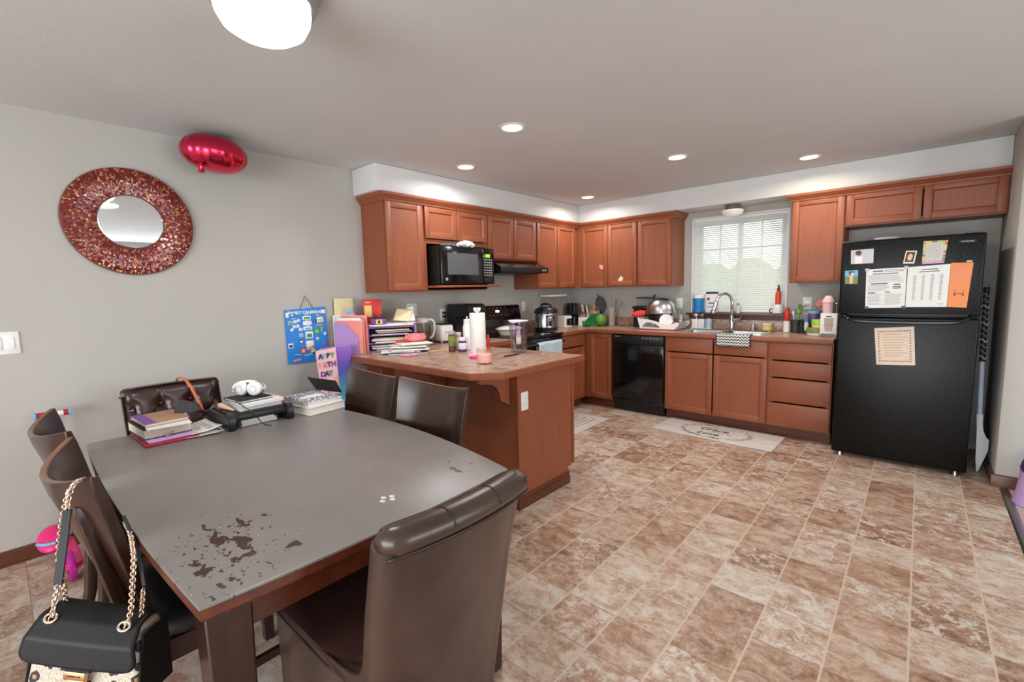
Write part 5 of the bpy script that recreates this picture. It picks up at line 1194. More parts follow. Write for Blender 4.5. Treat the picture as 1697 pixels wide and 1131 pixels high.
# tall gift bag and birthday card behind the table
t = thing('gift_bag', 'tall holographic purple gift bag standing between table and peninsula', 'gift bag', (.33, -3.60, 0))
b = MB('hologram'); b.hexa([(.30, -3.66, .001), (.35, -3.66, .001), (.35, -3.455, .001), (.30, -3.455, .001)], [(.318, -3.66, 1.0), (.335, -3.66, 1.0), (.335, -3.448, 1.0), (.318, -3.448, 1.0)]); b.build('bag', t, bev=.002)
t = thing('birthday_card', 'pale pink birthday card with colourful letters leaning on the gift bag', 'card', (.37, -3.65, .82))
K0, K1, K2, K3 = Vector((.385, -3.715, .66)), Vector((.372, -3.572, .66)), Vector((.352, -3.574, 1.0)), Vector((.362, -3.728, .985))
kx = (K1 - K0).normalized(); kz = (K2 - K1).normalized(); kn = kx.cross(kz).normalized()
b = MB('pink_pale'); b.hexa([K0, K1, K2, K3], [p - kn * .004 for p in (K0, K1, K2, K3)]); b.build('panel', t)
b = MB('purple'); KT = Matrix((kx, kz, kn)).transposed().to_4x4()
def cardtext(s, z, cols, size=.050, u0=.002):
    for k, ch in enumerate(s):
        X = KT.copy(); X.translation = K0 + kx * (u0 + k * size * .63) + kz * (z - .66) + kn * .0012; b.text(ch, size, (0, 0, 0), X, cols[k % len(cols)], align='LEFT', bold=.0022)
cardtext('APPY', .945, ['deep_purple', 'teal', 'deep_purple', 'green']); cardtext('IRTH', .882, ['coral', 'coral', 'deep_purple', 'purple'], u0=.002); cardtext('DAY', .818, ['purple', 'deep_purple', 'green'], u0=.008); b.build('print', t, sharp=0)
b = MB('coral')
for u, z0, z1 in ((.108, .68, .77), (.118, .70, .78), (.130, .68, .80), (.126, .86, .92)):
    p = K0 + kx * u + kn * .0025; b.tube([(p.x, p.y, z0), (p.x + .004, p.y + .002, (z0 + z1) / 2), (p.x - .002, p.y, z1)], .0016, 5)
b.build('candle_drawing', t, sharp=0)

# ---------------------------------------------------------------- peninsula counter things
Z = CT + .0008
def bottle(name, label, cat, c, prof, m, cap=None, capm='white', band=None, bandm='white', z=Z, seg=24, group=None):
    t = thing(name, label, cat, (c[0], c[1], z), group=group)
    b = MB(m); b.lathe(prof, (c[0], c[1], z), seg); b.build('body', t)
    if cap: b = MB(capm); b.lathe(cap, (c[0], c[1], z), seg); b.build('cap', t)
    if band: r, z0, z1 = band; b = MB(bandm); b.lathe([(r, z0), (r + .0006, z0 + .001), (r + .0006, z1 - .001), (r, z1)], (c[0], c[1], z), seg, cap0=False, cap1=False); b.build('label_band', t)
    return t
# candle
c = (1.425, -3.118); t = thing('candle', 'pink candle in a clear glass jar nearest the counter edge', 'candle', (*c, Z))
b = MB('pink_wax'); b.lathe([(.046, .006), (.0478, .010), (.0478, .060), (.045, .063), (.006, .062)], (*c, Z), 36); b.build('wax', t)
b = MB('pink_glass'); b.lathe([(.010, 0), (.048, 0), (.0515, .004), (.0518, .098), (.0490, .098), (.0485, .066)], (*c, Z), 40, cap1=False); b.build('glass_jar', t)
b = MB('dark_grey')
for a in (0, 2.1, 4.2): b.cyl((c[0] + .018 * cos(a), c[1] + .018 * sin(a), Z + .062), (c[0] + .018 * cos(a), c[1] + .018 * sin(a), Z + .076), .0013, seg=6)
b.build('wick', t)
# paper towel
c = (1.135, -2.89); t = thing('paper_towel', 'tall white paper towel roll on a holder with butterfly top', 'paper towel', (*c, Z))
b = MB('white_matte'); b.lathe([(.020, .012), (.055, .012), (.057, .016), (.057, .305), (.054, .31), (.020, .31)], (*c, Z), 40); b.build('roll', t)
b = MB('pink_pale'); b.lathe([(.01, 0), (.075, 0), (.077, .005), (.07, .0115), (.01, .0115)], (*c, Z), 36); b.build('base', t)
b = MB('white'); b.cyl((*c, Z + .3105), (*c, Z + .325), .008)
for s in (-1, 1):
    for dz, r_ in ((.012, .016), (0, .011)): b.T = Matrix.Translation((c[0] + s * .013 * .747, c[1] + s * .013 * .664, Z + .328 + dz)); b.sph((0, 0, 0), (r_, r_, .009), u=12, v=8)
b.T = Matrix.Identity(4); b.build('finial', t)
b = MB('hot_pink'); b.lathe([(.01, 0), (.036, 0), (.038, .004), (.034, .012), (.02, .014)], (1.20, -2.99, Z), 28); single(b, 'trinket_dish', 'hot pink dish lying in front of the paper towel', 'dish', (1.20, -2.99, Z))
bottle('bottle', 'slim white bottle hidden half behind the paper towel', 'bottle', (.835, -2.715), [(.03, 0), (.034, .004), (.034, .19), (.028, .205), (.026, .215)], 'white', [(.027, .2155), (.027, .243), (.02, .246)], 'white_matte')
bottle('vitamin_bottle', 'purple vitamin bottle with white cap and label', 'bottle', (.88, -2.81), [(.028, 0), (.031, .003), (.031, .075), (.026, .084), (.024, .088)], 'deep_purple', [(.027, .0882), (.027, .110), (.022, .112)], 'white', (.0312, .022, .070), 'paper')
bottle('spice_jar', 'clear spice jar with brown powder and green label', 'jar', (.800, -2.848), [(.023, 0), (.027, .003), (.027, .128), (.022, .136)], 'brown', [(.0265, .1365), (.0265, .160), (.022, .162)], 'silver_plastic', (.0272, .045, .122), 'olive')
bottle('spice_jar', 'spice jar with pale top just behind the vitamin bottle', 'jar', (.775, -2.760), [(.024, 0), (.027, .003), (.027, .112), (.022, .12)], 'tan', [(.026, .1205), (.026, .14), (.02, .142)], 'pale_grey', (.0272, .03, .10), 'paper_grey')
t = thing('lighter', 'red stick lighter standing between paper towel and stove', 'lighter', (.916, -2.561, Z))
b = MB('red'); b.box((.905, -2.572, Z), (.927, -2.550, Z + .075), bev=.008); b.build('body', t)
b = MB('red_bright'); b.cyl((.916, -2.561, Z + .0755), (.916, -2.561, Z + .112), .009, .008); b.build('nozzle', t)
# pitcher
c = (1.275, -2.60); t = thing('water_pitcher', 'clear filter pitcher with lilac reservoir half full of water', 'pitcher', (*c, Z))
b = MB('clear_plastic'); b.lathe([(.012, 0), (.056, 0), (.060, .005), (.066, .12), (.073, .225), (.0715, .225), (.0645, .12), (.0585, .007), (.012, .005)], (*c, Z), 40, sx=1.08, sy=.92); b.build('jug', t)
b = MB('water'); b.lathe([(.012, .006), (.0575, .008), (.0605, .08), (.012, .081)], (*c, Z), 36, sx=1.06, sy=.9); b.build('water', t)
b = MB('lilac_glass'); b.lathe([(.012, .12), (.060, .121), (.0635, .135), (.0705, .224), (.069, .224), (.062, .137), (.012, .126)], (*c, Z), 36, sx=1.06, sy=.9); b.build('reservoir', t)
b = MB('white'); b.lathe([(.01, .062), (.019, .064), (.022, .115), (.016, .135), (.016, .165), (.006, .17)], (*c, Z), 22); b.build('filter', t)
b = MB('white_gloss'); b.grid(lambda u, v: (c[0] + .077 * 1.06 * (2 * u - 1) * math.sqrt(max(0, 1 - (2 * v - 1) ** 2)) , c[1] + .068 * (2 * v - 1), Z + .2265 + .014 * (2 * u - 1) ** 2), 18, 14); b.build('lid', t, solid=.005)
b = MB('black'); b.tube([(1.352, -2.845, Z + .0055), (1.356, -2.77, Z + .0055), (1.359, -2.70, Z + .0055)], .0055, 10); b.tube([(1.3575, -2.735, Z + .0112), (1.359, -2.70, Z + .0112)], .0012, 5, 'silver_plastic'); single(b, 'marker', 'black marker pen lying in front of the pitcher', 'pen', (1.355, -2.77, Z))
# kettle and toaster
c = (.155, -2.640); t = thing('kettle', 'clear glass electric kettle with white lid and handle', 'kettle', (*c, Z))
b = MB('white'); b.lathe([(.02, 0), (.075, 0), (.077, .006), (.07, .016), (.02, .016)], (*c, Z), 36); b.build('base', t)
b = MB('clear_plastic'); b.lathe([(.012, .018), (.068, .018), (.071, .03), (.062, .12), (.052, .205), (.0505, .205), (.060, .12), (.069, .032), (.012, .021)], (*c, Z), 40); b.build('glass_body', t)
b = MB('white'); b.lathe([(.053, .192), (.0575, .195), (.0575, .222), (.046, .234), (.015, .238)], (*c, Z), 36); b.build('lid', t)
b = MB('white'); dx_, dy_ = .45, .89; b.tube([(c[0] + dx_ * r_, c[1] + dy_ * r_, Z + z_) for r_, z_ in ((.048, .215), (.085, .222), (.112, .20), (.118, .15), (.108, .09), (.088, .055), (.068, .05))], [.011] * 30, 10, smooth=2); b.build('handle', t, sharp=0)
t = thing('toaster', 'white two-slice toaster beside the kettle', 'toaster', (.17, -2.43, Z)); TT = RZ(-.25, (.18, -2.435, Z))
b = MB('white'); b.T = TT; b.box((-.125, -.068, .014), (.125, .068, .165), bev=.022, seg=4); b.build('shell', t)
b = MB('black'); b.T = TT; b.box((-.108, -.052, .1645), (.108, .052, .171), bev=.006)
for y in (-.022, .022): b.box((-.085, y - .012, .1705), (.085, y + .012, .1718), 'dark_metal')
b.build('slot_plate', t)
b = MB('white'); b.T = TT; b.box((.1245, -.02, .10), (.145, .02, .115), bev=.004); b.build('lever', t)
for x in (-.095, .095):
    for y in (-.045, .045): b = MB('white'); b.T = TT; b.cyl((x, y, 0), (x, y, .0145), .009, .012, 10); b.build('foot', t)
b = MB('grey'); b.T = TT; X = Matrix.Translation((.127 - .09, -.0688, .045)) @ Matrix.Rotation(PI / 2, 4, 'X'); b.T = TT @ X; b.box((-.03, -.004, 0), (.03, .004, .0006), 'pale_grey'); b.build('badge', t, sharp=0)
# coffee maker
t = thing('coffee_maker', 'large black coffee maker between toaster and stove', 'coffee maker', (.2, -2.115, Z))
b = MB('black'); b.prism([(.04, 0), (.34, 0), (.345, .02), (.345, .03), (.17, .035), (.16, .05), (.16, .215), (.17, .23), (.335, .232), (.342, .26), (.325, .325), (.29, .343), (.06, .345), (.04, .335)], -2.245, -1.985, 'y', bev=.012); b.bm.transform(Matrix.Translation((0, 0, Z))); b.build('housing', t)
b = MB('dark_metal'); b.prism([(.3455, Z + .255), (.349, Z + .262), (.336, Z + .318), (.330, Z + .318)], -2.235, -2.15, 'y'); b.build('front_trim', t)
b = MB('steel'); b.cyl((.26, -2.10, Z + .2315), (.26, -2.10, Z + .195), .03, .02); b.cyl((.26, -2.18, Z + .2315), (.26, -2.18, Z + .20), .012); b.build('spout', t)
b = MB('dark_metal'); b.box((.18, -2.225, Z + .0355), (.335, -2.005, Z + .042), bev=.002); b.build('drip_tray', t)
for k, z_ in enumerate((1.176, 1.139)):
    t = thing('power_plug', ('upper' if k == 0 else 'lower') + ' black plug in the outlet beside the coffee maker', 'plug', (.02, -2.262, z_))
    b = MB('black'); b.box((.0092, -2.277, z_ - .011), (.034, -2.247, z_ + .011), bev=.004); b.build('body', t)
    b = MB('black'); b.tube([(.033, -2.262, z_), (.05, -2.263, z_ - .006), (.062, -2.272, 1.06), (.062, -2.278, Z + .006)] if k == 0 else [(.033, -2.262, z_), (.042, -2.268, z_ - .006), (.044, -2.30, 1.04), (.042, -2.305, Z + .006)], .003, 6, smooth=2); b.build('cord', t, sharp=0)
# purple desk organizer with papers
t = thing('desk_organizer', 'lilac tray organizer stuffed with papers on the peninsula', 'organizer', (.2, -3.0, Z)); OT = RZ(1.10, (.232, -3.022, Z))
# local: x along the open front, y to the back
ow, od_, oh = .19, .13, .20
b = MB('lilac'); b.T = OT
for x in (-ow, ow - .006): b.box((x, -od_, 0), (x + .006, od_, oh), bev=.001)
b.box((-ow + .006, od_ - .006, 0), (ow - .006, od_, oh)); b.build('side_wall', t)
for k in range(4):
    b = MB('lilac'); b.T = OT; zz = .002 + k * .063; b.box((-ow + .0062, -od_, zz), (ow - .0062, od_ - .0062, zz + .004)); b.build('shelf', t)
rr = random.Random(21)
for k in range(3):
    for j in range(3):
        sx_, sy_ = rr.uniform(.13, .17), rr.uniform(.09, .11); x0 = rr.uniform(-.17 + sx_, .17 - sx_) if sx_ < .17 else 0; th_ = rr.uniform(.006, .014); zz = .0066 + k * .063 + j * .0155; m = rr.choice(['paper', 'paper_grey', 'pale_yellow', 'white', 'grey', 'pink_pale'])
        b = MB(m); b.T = OT; b.box((x0 - sx_, -od_ + .004 + rr.uniform(-.002, .004), zz), (x0 + sx_, -od_ + 2 * sy_, zz + th_), bev=.001)
        pos = OT @ Vector((x0, 0, zz)); single(b, 'paper_sheaf', ('%s sheaf of papers, %s in the %s tray of the lilac organizer' % ({'paper': 'white', 'paper_grey': 'greyish', 'pale_yellow': 'pale yellow', 'white': 'bright white', 'grey': 'grey', 'pink_pale': 'pale pink'}[m], ('lowest', 'second', 'topmost')[j], ('bottom', 'middle', 'upper')[k])), 'papers', pos, group='papers in the organizer trays')
zt = oh
b = MB('lilac'); b.T = OT; b.box((-ow, -od_, oh + .0005), (ow, od_, oh + .004)); b.build('top_board', t)
zt = oh + .0048
def on_org(name, label, cat, fn, m, **kw):
    b = MB(m); b.T = OT; fn(b); return single(b, name, label, cat, tuple(OT @ Vector((0, 0, zt))), **kw)
on_org('magazine', 'white magazine lying on top of the lilac organizer', 'magazine', lambda b: b.box((-.18, -.135, zt), (.17, .02, zt + .012), bev=.003), 'white')
on_org('magazine', 'blue edged magazine under the curled sheets on the organizer', 'magazine', lambda b: b.box((-.10, -.12, zt + .0125), (.20, .06, zt + .018), bev=.002), 'pale_grey')
def curl(b, x0, a0, m):
    b.grid(lambda u, v: (x0 + .10 * (2 * u - 1), -.02 + .09 * v + .02 * cos(a0), zt + .019 + .10 * v * v * .9 + .012 * sin(u * 5 + a0)), 10, 10, m)
b = MB('pale_yellow'); b.T = OT; b.grid(lambda u, v: (.02 + .13 * u + .05 * v, -.03 + .10 * v - .02 * u, zt + .038 + .095 * v - .015 * u), 8, 8); single(b, 'greeting_card', 'pale yellow card tilted up on the organizer', 'card', tuple(OT @ Vector((.06, 0, zt))), solid=.002, sharp=0)
b = MB('paper'); b.T = OT; b.grid(lambda u, v: (.09 + .12 * u, .0 + .085 * math.sin(v * 1.7), zt + .024 + .088 * v + .03 * u * v), 8, 12); single(b, 'curled_paper', 'curled white sheet bending up behind the yellow card', 'paper', tuple(OT @ Vector((.12, 0, zt))), solid=.0015, sharp=0)
# school-bus like toy box with eyes -> small purple tin with a yellow sign
t = thing('toy_tin', 'small purple tin with a yellow front in the organizer top corner', 'tin', tuple(OT @ Vector((-.115, -.10, zt + .0128))))
b = MB('purple'); b.T = OT; b.box((-.165, -.13, zt + .0128), (-.045, -.07, zt + .062), bev=.004); b.build('box', t)
b = MB('yellow'); b.T = OT; b.box((-.125, -.1318, zt + .018), (-.075, -.1302, zt + .055), bev=.0005); b.T = OT @ Matrix.Translation((-.10, -.132, zt + .036)) @ Matrix.Rotation(PI / 2, 4, 'X'); b.box((-.008, -.012, 0), (.008, .012, .0008), 'black'); b.build('sign', t, sharp=30)
b = MB('black'); b.T = OT; b.box((-.17, -.134, zt + .0622), (-.04, -.066, zt + .068), bev=.002); b.build('lid', t)
for s in (-.125, -.085):
    b = MB('black'); b.T = OT; b.tube([(s + .012 * cos(q), -.115, zt + .081 + .012 * sin(q)) for q in [2 * PI * k / 16 for k in range(16)]], .003, 6, closed=True); b.build('ring', t, sharp=0)
# red snack box
t = thing('snack_box', 'red snack box standing on the organizer by the wall', 'box', (.14, -3.20, Z + oh)); RT = RZ(.95, (.155, -3.185, 0))
zb = Z + zt + .0005
b = MB('red'); b.T = OT; b.box((-.205, .035, zt + .0004), (-.060, .085, zt + .215), bev=.002); b.build('carton', t)
b = MB('yellow'); b.T = OT; b.box((-.195, .0335, zt + .07), (-.138, .0349, zt + .165), bev=.0004); b.T = OT @ Matrix.Translation((-.165, .0332, zt + .19)) @ Matrix.Rotation(PI / 2, 4, 'X'); b.text('New', .022, (0, 0, 0), Matrix.Identity(4), 'white'); b.build('print', t, sharp=30)
b = MB('red_bright'); b.T = OT; b.hexa([(-.105, .0333, zt + .03), (-.09, .0333, zt + .03), (-.065, .0333, zt + .14), (-.08, .0333, zt + .14)], [(-.105, .0349, zt + .03), (-.09, .0349, zt + .03), (-.065, .0349, zt + .14), (-.08, .0349, zt + .14)]); b.build('stripe', t)
# magazine file with folders at the counter's left end
t = thing('magazine_file', 'lilac magazine file at the left end of the peninsula counter', 'file holder', (.18, -3.36, Z)); FT = RZ(.38, (.20, -3.352, Z))
b = MB('lilac'); b.T = FT
for y in (-.055, .045): b.prism([(-.12, 0), (.10, 0), (.10, .14), (-.02, .245), (-.12, .245)], y, y + .003, 'y')
b.box((-.123, -.055, 0), (-.12, .048, .245)); b.box((-.12, -.052, 0), (.10, .045, .003)); b.build('shell', t)
for k, (m, y, h_, x1, lb) in enumerate((('coral', -.048, .262, .125, 'coral folder at the front inside the lilac file'), ('paper', -.036, .275, .120, 'white folder second inside the lilac file'), ('salmon', -.020, .258, .13, 'salmon folder third inside the lilac file'), ('paper_grey', -.002, .268, .115, 'grey papers near the back of the lilac file'), ('coral', .018, .30, .13, 'tallest coral folder at the back of the lilac file'))):
    if m == 'salmon' and 'salmon' not in MATS: simple('salmon', (232, 150, 132), .7)
    b = MB(m); b.T = FT; b.box((-.115, y, .0036), (x1, y + .006, h_), bev=.001); single(b, 'folder', lb, 'folder', tuple(FT @ Vector((0, y, .004))), group='folders in the magazine file')
t = thing('tab_divider', 'white divider sheet with purple index tabs on the lilac file', 'paper', tuple(FT @ Vector((0, -.025, .004))))
b = MB('paper'); b.T = FT; b.box((-.10, -.0285, .0036), (.10, -.0215, .282), bev=.0005); b.build('sheet', t)
b = MB('deep_purple'); b.T = FT
for x0 in (-.09, -.02): b.box((x0, -.0295, .255), (x0 + .055, -.0286, .275))
b.build('tab', t)
# clear sheet protectors and yellow pad against the wall
b = MB('clear_plastic'); b.box((.040, -3.422, Z), (.046, -3.235, Z + .30)); 
t = thing('acrylic_frame', 'white edged clear document holder leaning on the wall', 'document holder', (.043, -3.33, Z)); b.build('panel', t)
b = MB('white'); b.box((.0465, -3.424, Z), (.052, -3.395, Z + .302), bev=.001); b.box((.0465, -3.3945, Z + .272), (.052, -3.235, Z + .302), bev=.001); b.build('border', t)
b = MB('pale_yellow'); b.box((.0225, -3.395, Z), (.034, -3.235, Z + .435), bev=.002); single(b, 'writing_pad', 'pale yellow pad standing against the wall behind the files', 'pad', (.028, -3.31, Z))
b = MB('sky_blue'); b.T = Matrix.Translation((.12, -3.318, Z + .331)) @ Matrix.Rotation(.7, 4, 'Z') @ Matrix.Rotation(-.4, 4, 'Y'); b.box((-.035, -.012, -.012), (.035, .012, .012), bev=.005); single(b, 'eraser', 'blue eraser on top of the tallest folders by the wall', 'eraser', (.12, -3.318, Z + .32))
# stack of mail and notebooks in front of the organizer
items = [('navy', .30, .21, .010, (.42, -3.085), 1.0, 'notebook', 'navy notebook at the bottom of the paper stack before the organizer'), ('white', .25, .16, .010, (.365, -3.13), .9, 'notebook', 'white notebook slipped out on the left of the stack'),
         ('pale_grey', .29, .20, .013, (.40, -3.06), 1.12, 'book', 'pale grey workbook in the middle of the stack'), ('green', .24, .15, .009, (.385, -3.01), 1.0, 'booklet', 'green booklet in the stack by the organizer'), ('cream', .27, .19, .009, (.395, -3.045), .85, 'papers', 'cream papers near the top of the stack'), ('tan', .16, .12, .008, (.32, -3.07), .4, 'booklet', 'tan booklet under the red clips'), ('paper', .25, .17, .008, (.405, -3.005), 1.25, 'papers', 'top white papers of the stack before the organizer')]
zz = Z
for m, sx_, sy_, h_, c_, rz_, nm, lb in items:
    T = RZ(rz_, (*c_, 0)); dx_ = .04
    b = MB(m); b.T = RZ(rz_, (c_[0] + .128, c_[1] - .005, 0)); b.box((-sx_ / 2, -sy_ / 2, zz), (sx_ / 2, sy_ / 2, zz + h_), bev=.0015); b.box((-sx_ / 2 + .003, -sy_ / 2 - .0006, zz + .002), (sx_ / 2 - .003, sy_ / 2 - .002, zz + h_ - .002), 'paper'); single(b, nm, lb, nm, (c_[0] + .128, c_[1] - .005, zz), group='papers stacked before the organizer'); zz += h_ + .0006
# curly pink pouch
c = (.475, -2.955); t = thing('pencil_pouch', 'pink curly textured pencil pouch on top of the paper stack', 'pouch', (*c, zz))
b = MB('coral'); PT = RZ(1.0, (*c, zz + .032)); b.T = PT
b.grid(lambda u, v: (-.085 + .17 * u, (.034 * math.sin(PI * min(.97, max(.03, u))) ** .35) * cos(2 * PI * v) * (1 + .05 * cos(26 * PI * u)), (.032 * math.sin(PI * min(.97, max(.03, u))) ** .35) * sin(2 * PI * v) * (1 + .05 * cos(26 * PI * u))), 60, 20); b.build('body', t, sharp=0)
b = MB('pink'); b.T = PT
for k in range(8): x = -.07 + .02 * k; b.tube([(x + .008 * sin(5 * q), .0345 * cos(q), .033 * sin(q)) for q in [-.2 + PI * 1.2 * j / 18 for j in range(19)]], .0035, 6)
b.build('curly_cord', t, sharp=0)
for k, (x, y) in enumerate(((.42, -3.07), (.445, -3.02))):
    b = MB('red_bright'); b.T = RZ(.6 + k, (x, y, zz)); b.tube([(.022 * cos(q), .014 * sin(q), .009 + .006 * abs(sin(2 * q))) for q in [2 * PI * j / 20 for j in range(20)]], .0075, 7, closed=True); single(b, 'hair_clip', ('left' if k == 0 else 'right') + ' red hair clip on the paper stack', 'hair clip', (x, y, zz), sharp=0)
# pink scissors and pencil at the counter edge
t = thing('scissors', 'pink handled scissors lying at the peninsula edge', 'scissors', (.745, -3.155, Z)); ST = RZ(.85, (.745, -3.155, Z))
b = MB('pink'); b.T = ST
for s in (-1, 1): b.tube([(-.075 + .032 * cos(q), s * .021 + .016 * sin(q) + s * .012 * cos(q), .006) for q in [2 * PI * k / 22 for k in range(22)]], .0052, 8, closed=True); b.tube([(-.043, s * .016, .0072), (-.02, s * .006, .0072), (.012, -s * .003, .0072)], .0066, 8)
b.build('handle', t, sharp=0)
b = MB('steel'); b.T = ST
for s in (-1, 1): b.prism([(.012, -.008), (.10, s * .002), (.012, .008)], .005 + .0015 * s, .006 + .0015 * s, 'z')
b.build('blade', t)
b = MB('yellow'); b.tube([(.66, -2.985, Z + .0045), (.715, -2.855, Z + .0045)], .0042, 6); b.cyl((.715, -2.855, Z + .0045), (.721, -2.841, Z + .0045), .0042, .0006, 6, 'tan'); single(b, 'pencil', 'yellow pencil beside the pink scissors', 'pencil', (.69, -2.92, Z))
b = MB('pink_pale'); b.T = RZ(.6, (.60, -3.06, Z)); b.box((-.05, -.02, 0), (.05, .02, .018), bev=.006); single(b, 'stapler', 'pale pink stapler shaped pouch before the scissors', 'pouch', (.60, -3.06, Z))

# ---------------------------------------------------------------- on the stove and corner counter
c = (.36, -1.69); t = thing('casserole_dish', 'white covered casserole dish on the stove top', 'dish', (*c, .921))
b = MB('cream'); b.lathe([(.05, .0), (.092, .003), (.110, .03), (.116, .05), (.111, .05), (.088, .008), (.01, .006)], (*c, .921), 40, sx=.85, sy=1.1); b.build('bowl', t)
b = MB('white_gloss'); b.lathe([(.112, .0505), (.140, .062), (.144, .070), (.115, .086), (.075, .096), (.02, .100)], (*c, .921), 40, sx=.85, sy=1.1); b.build('lid', t)
# pressure cooker
c = (.335, -1.024); t = thing('pressure_cooker', 'steel and black electric pressure cooker right of the stove', 'cooker', (*c, Z))
b = MB('black'); b.lathe([(.10, 0), (.128, .004), (.132, .03), (.126, .038)], (*c, Z), 44); b.build('base', t)
b = MB('steel'); b.lathe([(.126, .0385), (.129, .042), (.129, .19), (.126, .196)], (*c, Z), 48); b.build('drum', t)
b = MB('black'); b.lathe([(.130, .1965), (.135, .202), (.133, .225), (.115, .252), (.07, .268), (.02, .27)], (*c, Z), 44)
b.build('lid', t)
b = MB('gloss_black'); b.tube([(c[0] + .06 * .747 * s, c[1] + .06 * .664 * s, Z + z_) for s, z_ in ((-1, .262), (-.9, .29), (-.4, .302), (.4, .302), (.9, .29), (1, .262))], .013, 10, smooth=2); b.build('lid_handle', t)
pa = -.55; PTc = Matrix.Translation((*c, Z)) @ Matrix.Rotation(pa, 4, 'Z'); b = MB('gloss_black'); b.T = PTc; b.box((.125, -.05, .055), (.137, .05, .175), bev=.004)
b.build('control_panel', t)
b = MB('pale_grey'); b.T = PTc; b.box((.1371, -.025, .145), (.1376, .025, .162))
for k in range(4):
    for s in (-1, 1): b.box((.1371, s * .028 - .012, .065 + k * .019), (.1376, s * .028 + .012, .073 + k * .019), 'grey')
b.build('keypad', t)
# cereal dispenser
t = thing('storage_canister', 'large clear canister with white lid in the counter corner', 'canister', (.16, -.55, Z))
b = MB('clear_plastic'); b.box((.035, -.74, Z + .0005), (.185, -.40, Z + .375), bev=.015, seg=3); b.build('bin', t)
b = MB('tan'); b.prism([(-.735, Z + .004), (-.405, Z + .004), (-.405, Z + .12), (-.735, Z + .20)], .042, .178, 'x'); b.build('grain', t)
b = MB('white'); b.box((.028, -.747, Z + .3755), (.192, -.393, Z + .400), bev=.006); b.build('lid', t)
t = thing('grater_box', 'white countertop slicer box before the clear canister', 'slicer', (.29, -.545, Z))
b = MB('white'); b.prism([(-.635, 0), (-.475, 0), (-.475, .018), (-.60, .018), (-.60, .105), (-.475, .105), (-.485, .137), (-.635, .137)], .215, .32, 'x', bev=.005); b.bm.transform(Matrix.Translation((0, 0, Z))); b.build('body', t)
b = MB('clear_plastic'); b.box((.225, -.59, Z + .0185), (.31, -.49, Z + .085), bev=.004); b.build('drawer', t)
# spice carousel
c = (.12, -.175); t = thing('spice_carousel', 'black revolving spice rack with two tiers of jars', 'spice rack', (*c, Z))
b = MB('black'); b.lathe([(.02, 0), (.085, 0), (.087, .008), (.02, .012)], (*c, Z), 32); b.cyl((*c, Z + .01), (*c, Z + .30), .008); b.lathe([(.008, .15), (.088, .15), (.088, .158), (.008, .158)], (*c, Z), 32); b.build('stand', t)
b = MB('chrome'); b.tube([(c[0] + .02 * cos(q), c[1] + .02 * sin(q) * .7, Z + .318 + .02 * sin(q)) for q in [2 * PI * k / 20 for k in range(20)]], .003, 6, closed=True); b.build('top_ring', t, sharp=0)
for tier, z0 in ((0, .0125), (1, .1585)):
    for k in range(8):
        a = 2 * PI * k / 8 + .2; x, y = c[0] + .062 * cos(a), c[1] + .062 * sin(a); jt = thing('spice_jar', 'glass spice jar with black cap in the %s tier of the carousel' % ('lower', 'upper')[tier], 'jar', (x, y, Z + z0), group='spice jars in the %s tier of the carousel' % ('lower', 'upper')[tier])
        b = MB(['black_matte', 'brown', 'charcoal', 'black_matte', 'kraft', 'dark_grey', 'charcoal', 'black_matte'][(k * 3 + tier) % 8]); b.lathe([(.016, 0), (.0195, .002), (.0195, .085), (.016, .092)], (x, y, Z + z0), 14); b.build('jar', jt)
        b = MB('black'); b.lathe([(.0185, .0925), (.019, .094), (.0185, .118), (.014, .12)], (x, y, Z + z0), 14); b.build('cap', jt)
# knife block
t = thing('knife_block', 'white knife block with gold handled knives', 'knife block', (.335, -.225, Z)); KB = RZ(.35, (.335, -.225, Z))
b = MB('white'); b.T = KB; b.prism([(-.085, 0), (.055, 0), (.075, .075), (.09, .17), (.02, .195), (-.04, .095), (-.085, .085)], -.062, .062, 'x') if False else b.hexa([(-.062, -.075, 0), (.062, -.075, 0), (.062, .065, 0), (-.062, .065, 0)], [(-.062, -.062, .098), (.062, -.062, .098), (.062, .065, .17), (-.062, .065, .17)]); b.build('block', t, bev=.004)
b = MB('black'); b.T = KB; b.cyl((0, -.0765, .05), (0, -.0725, .05), .011); b.build('emblem', t)
for k in range(6):
    x = -.048 + .0192 * k; b = MB('gold_plate'); b.T = KB; b.cyl((x, -.045, .1105), (x - .004, -.085, .175), .0075, .0065, 8); b.build('steak_knife_handle', t)
for k, (x, y, m) in enumerate(((-.042, .0, 'gold_plate'), (-.012, .02, 'white'), (.018, .02, 'gold_plate'), (.044, .01, 'white'))):
    b = MB(m); b.T = KB; zz_ = .098 + (y + .062) / .127 * .072; b.cyl((x, y, zz_ + .001), (x - .008, y - .05, zz_ + .115), .011, .009, 8); b.build('knife_handle', t)
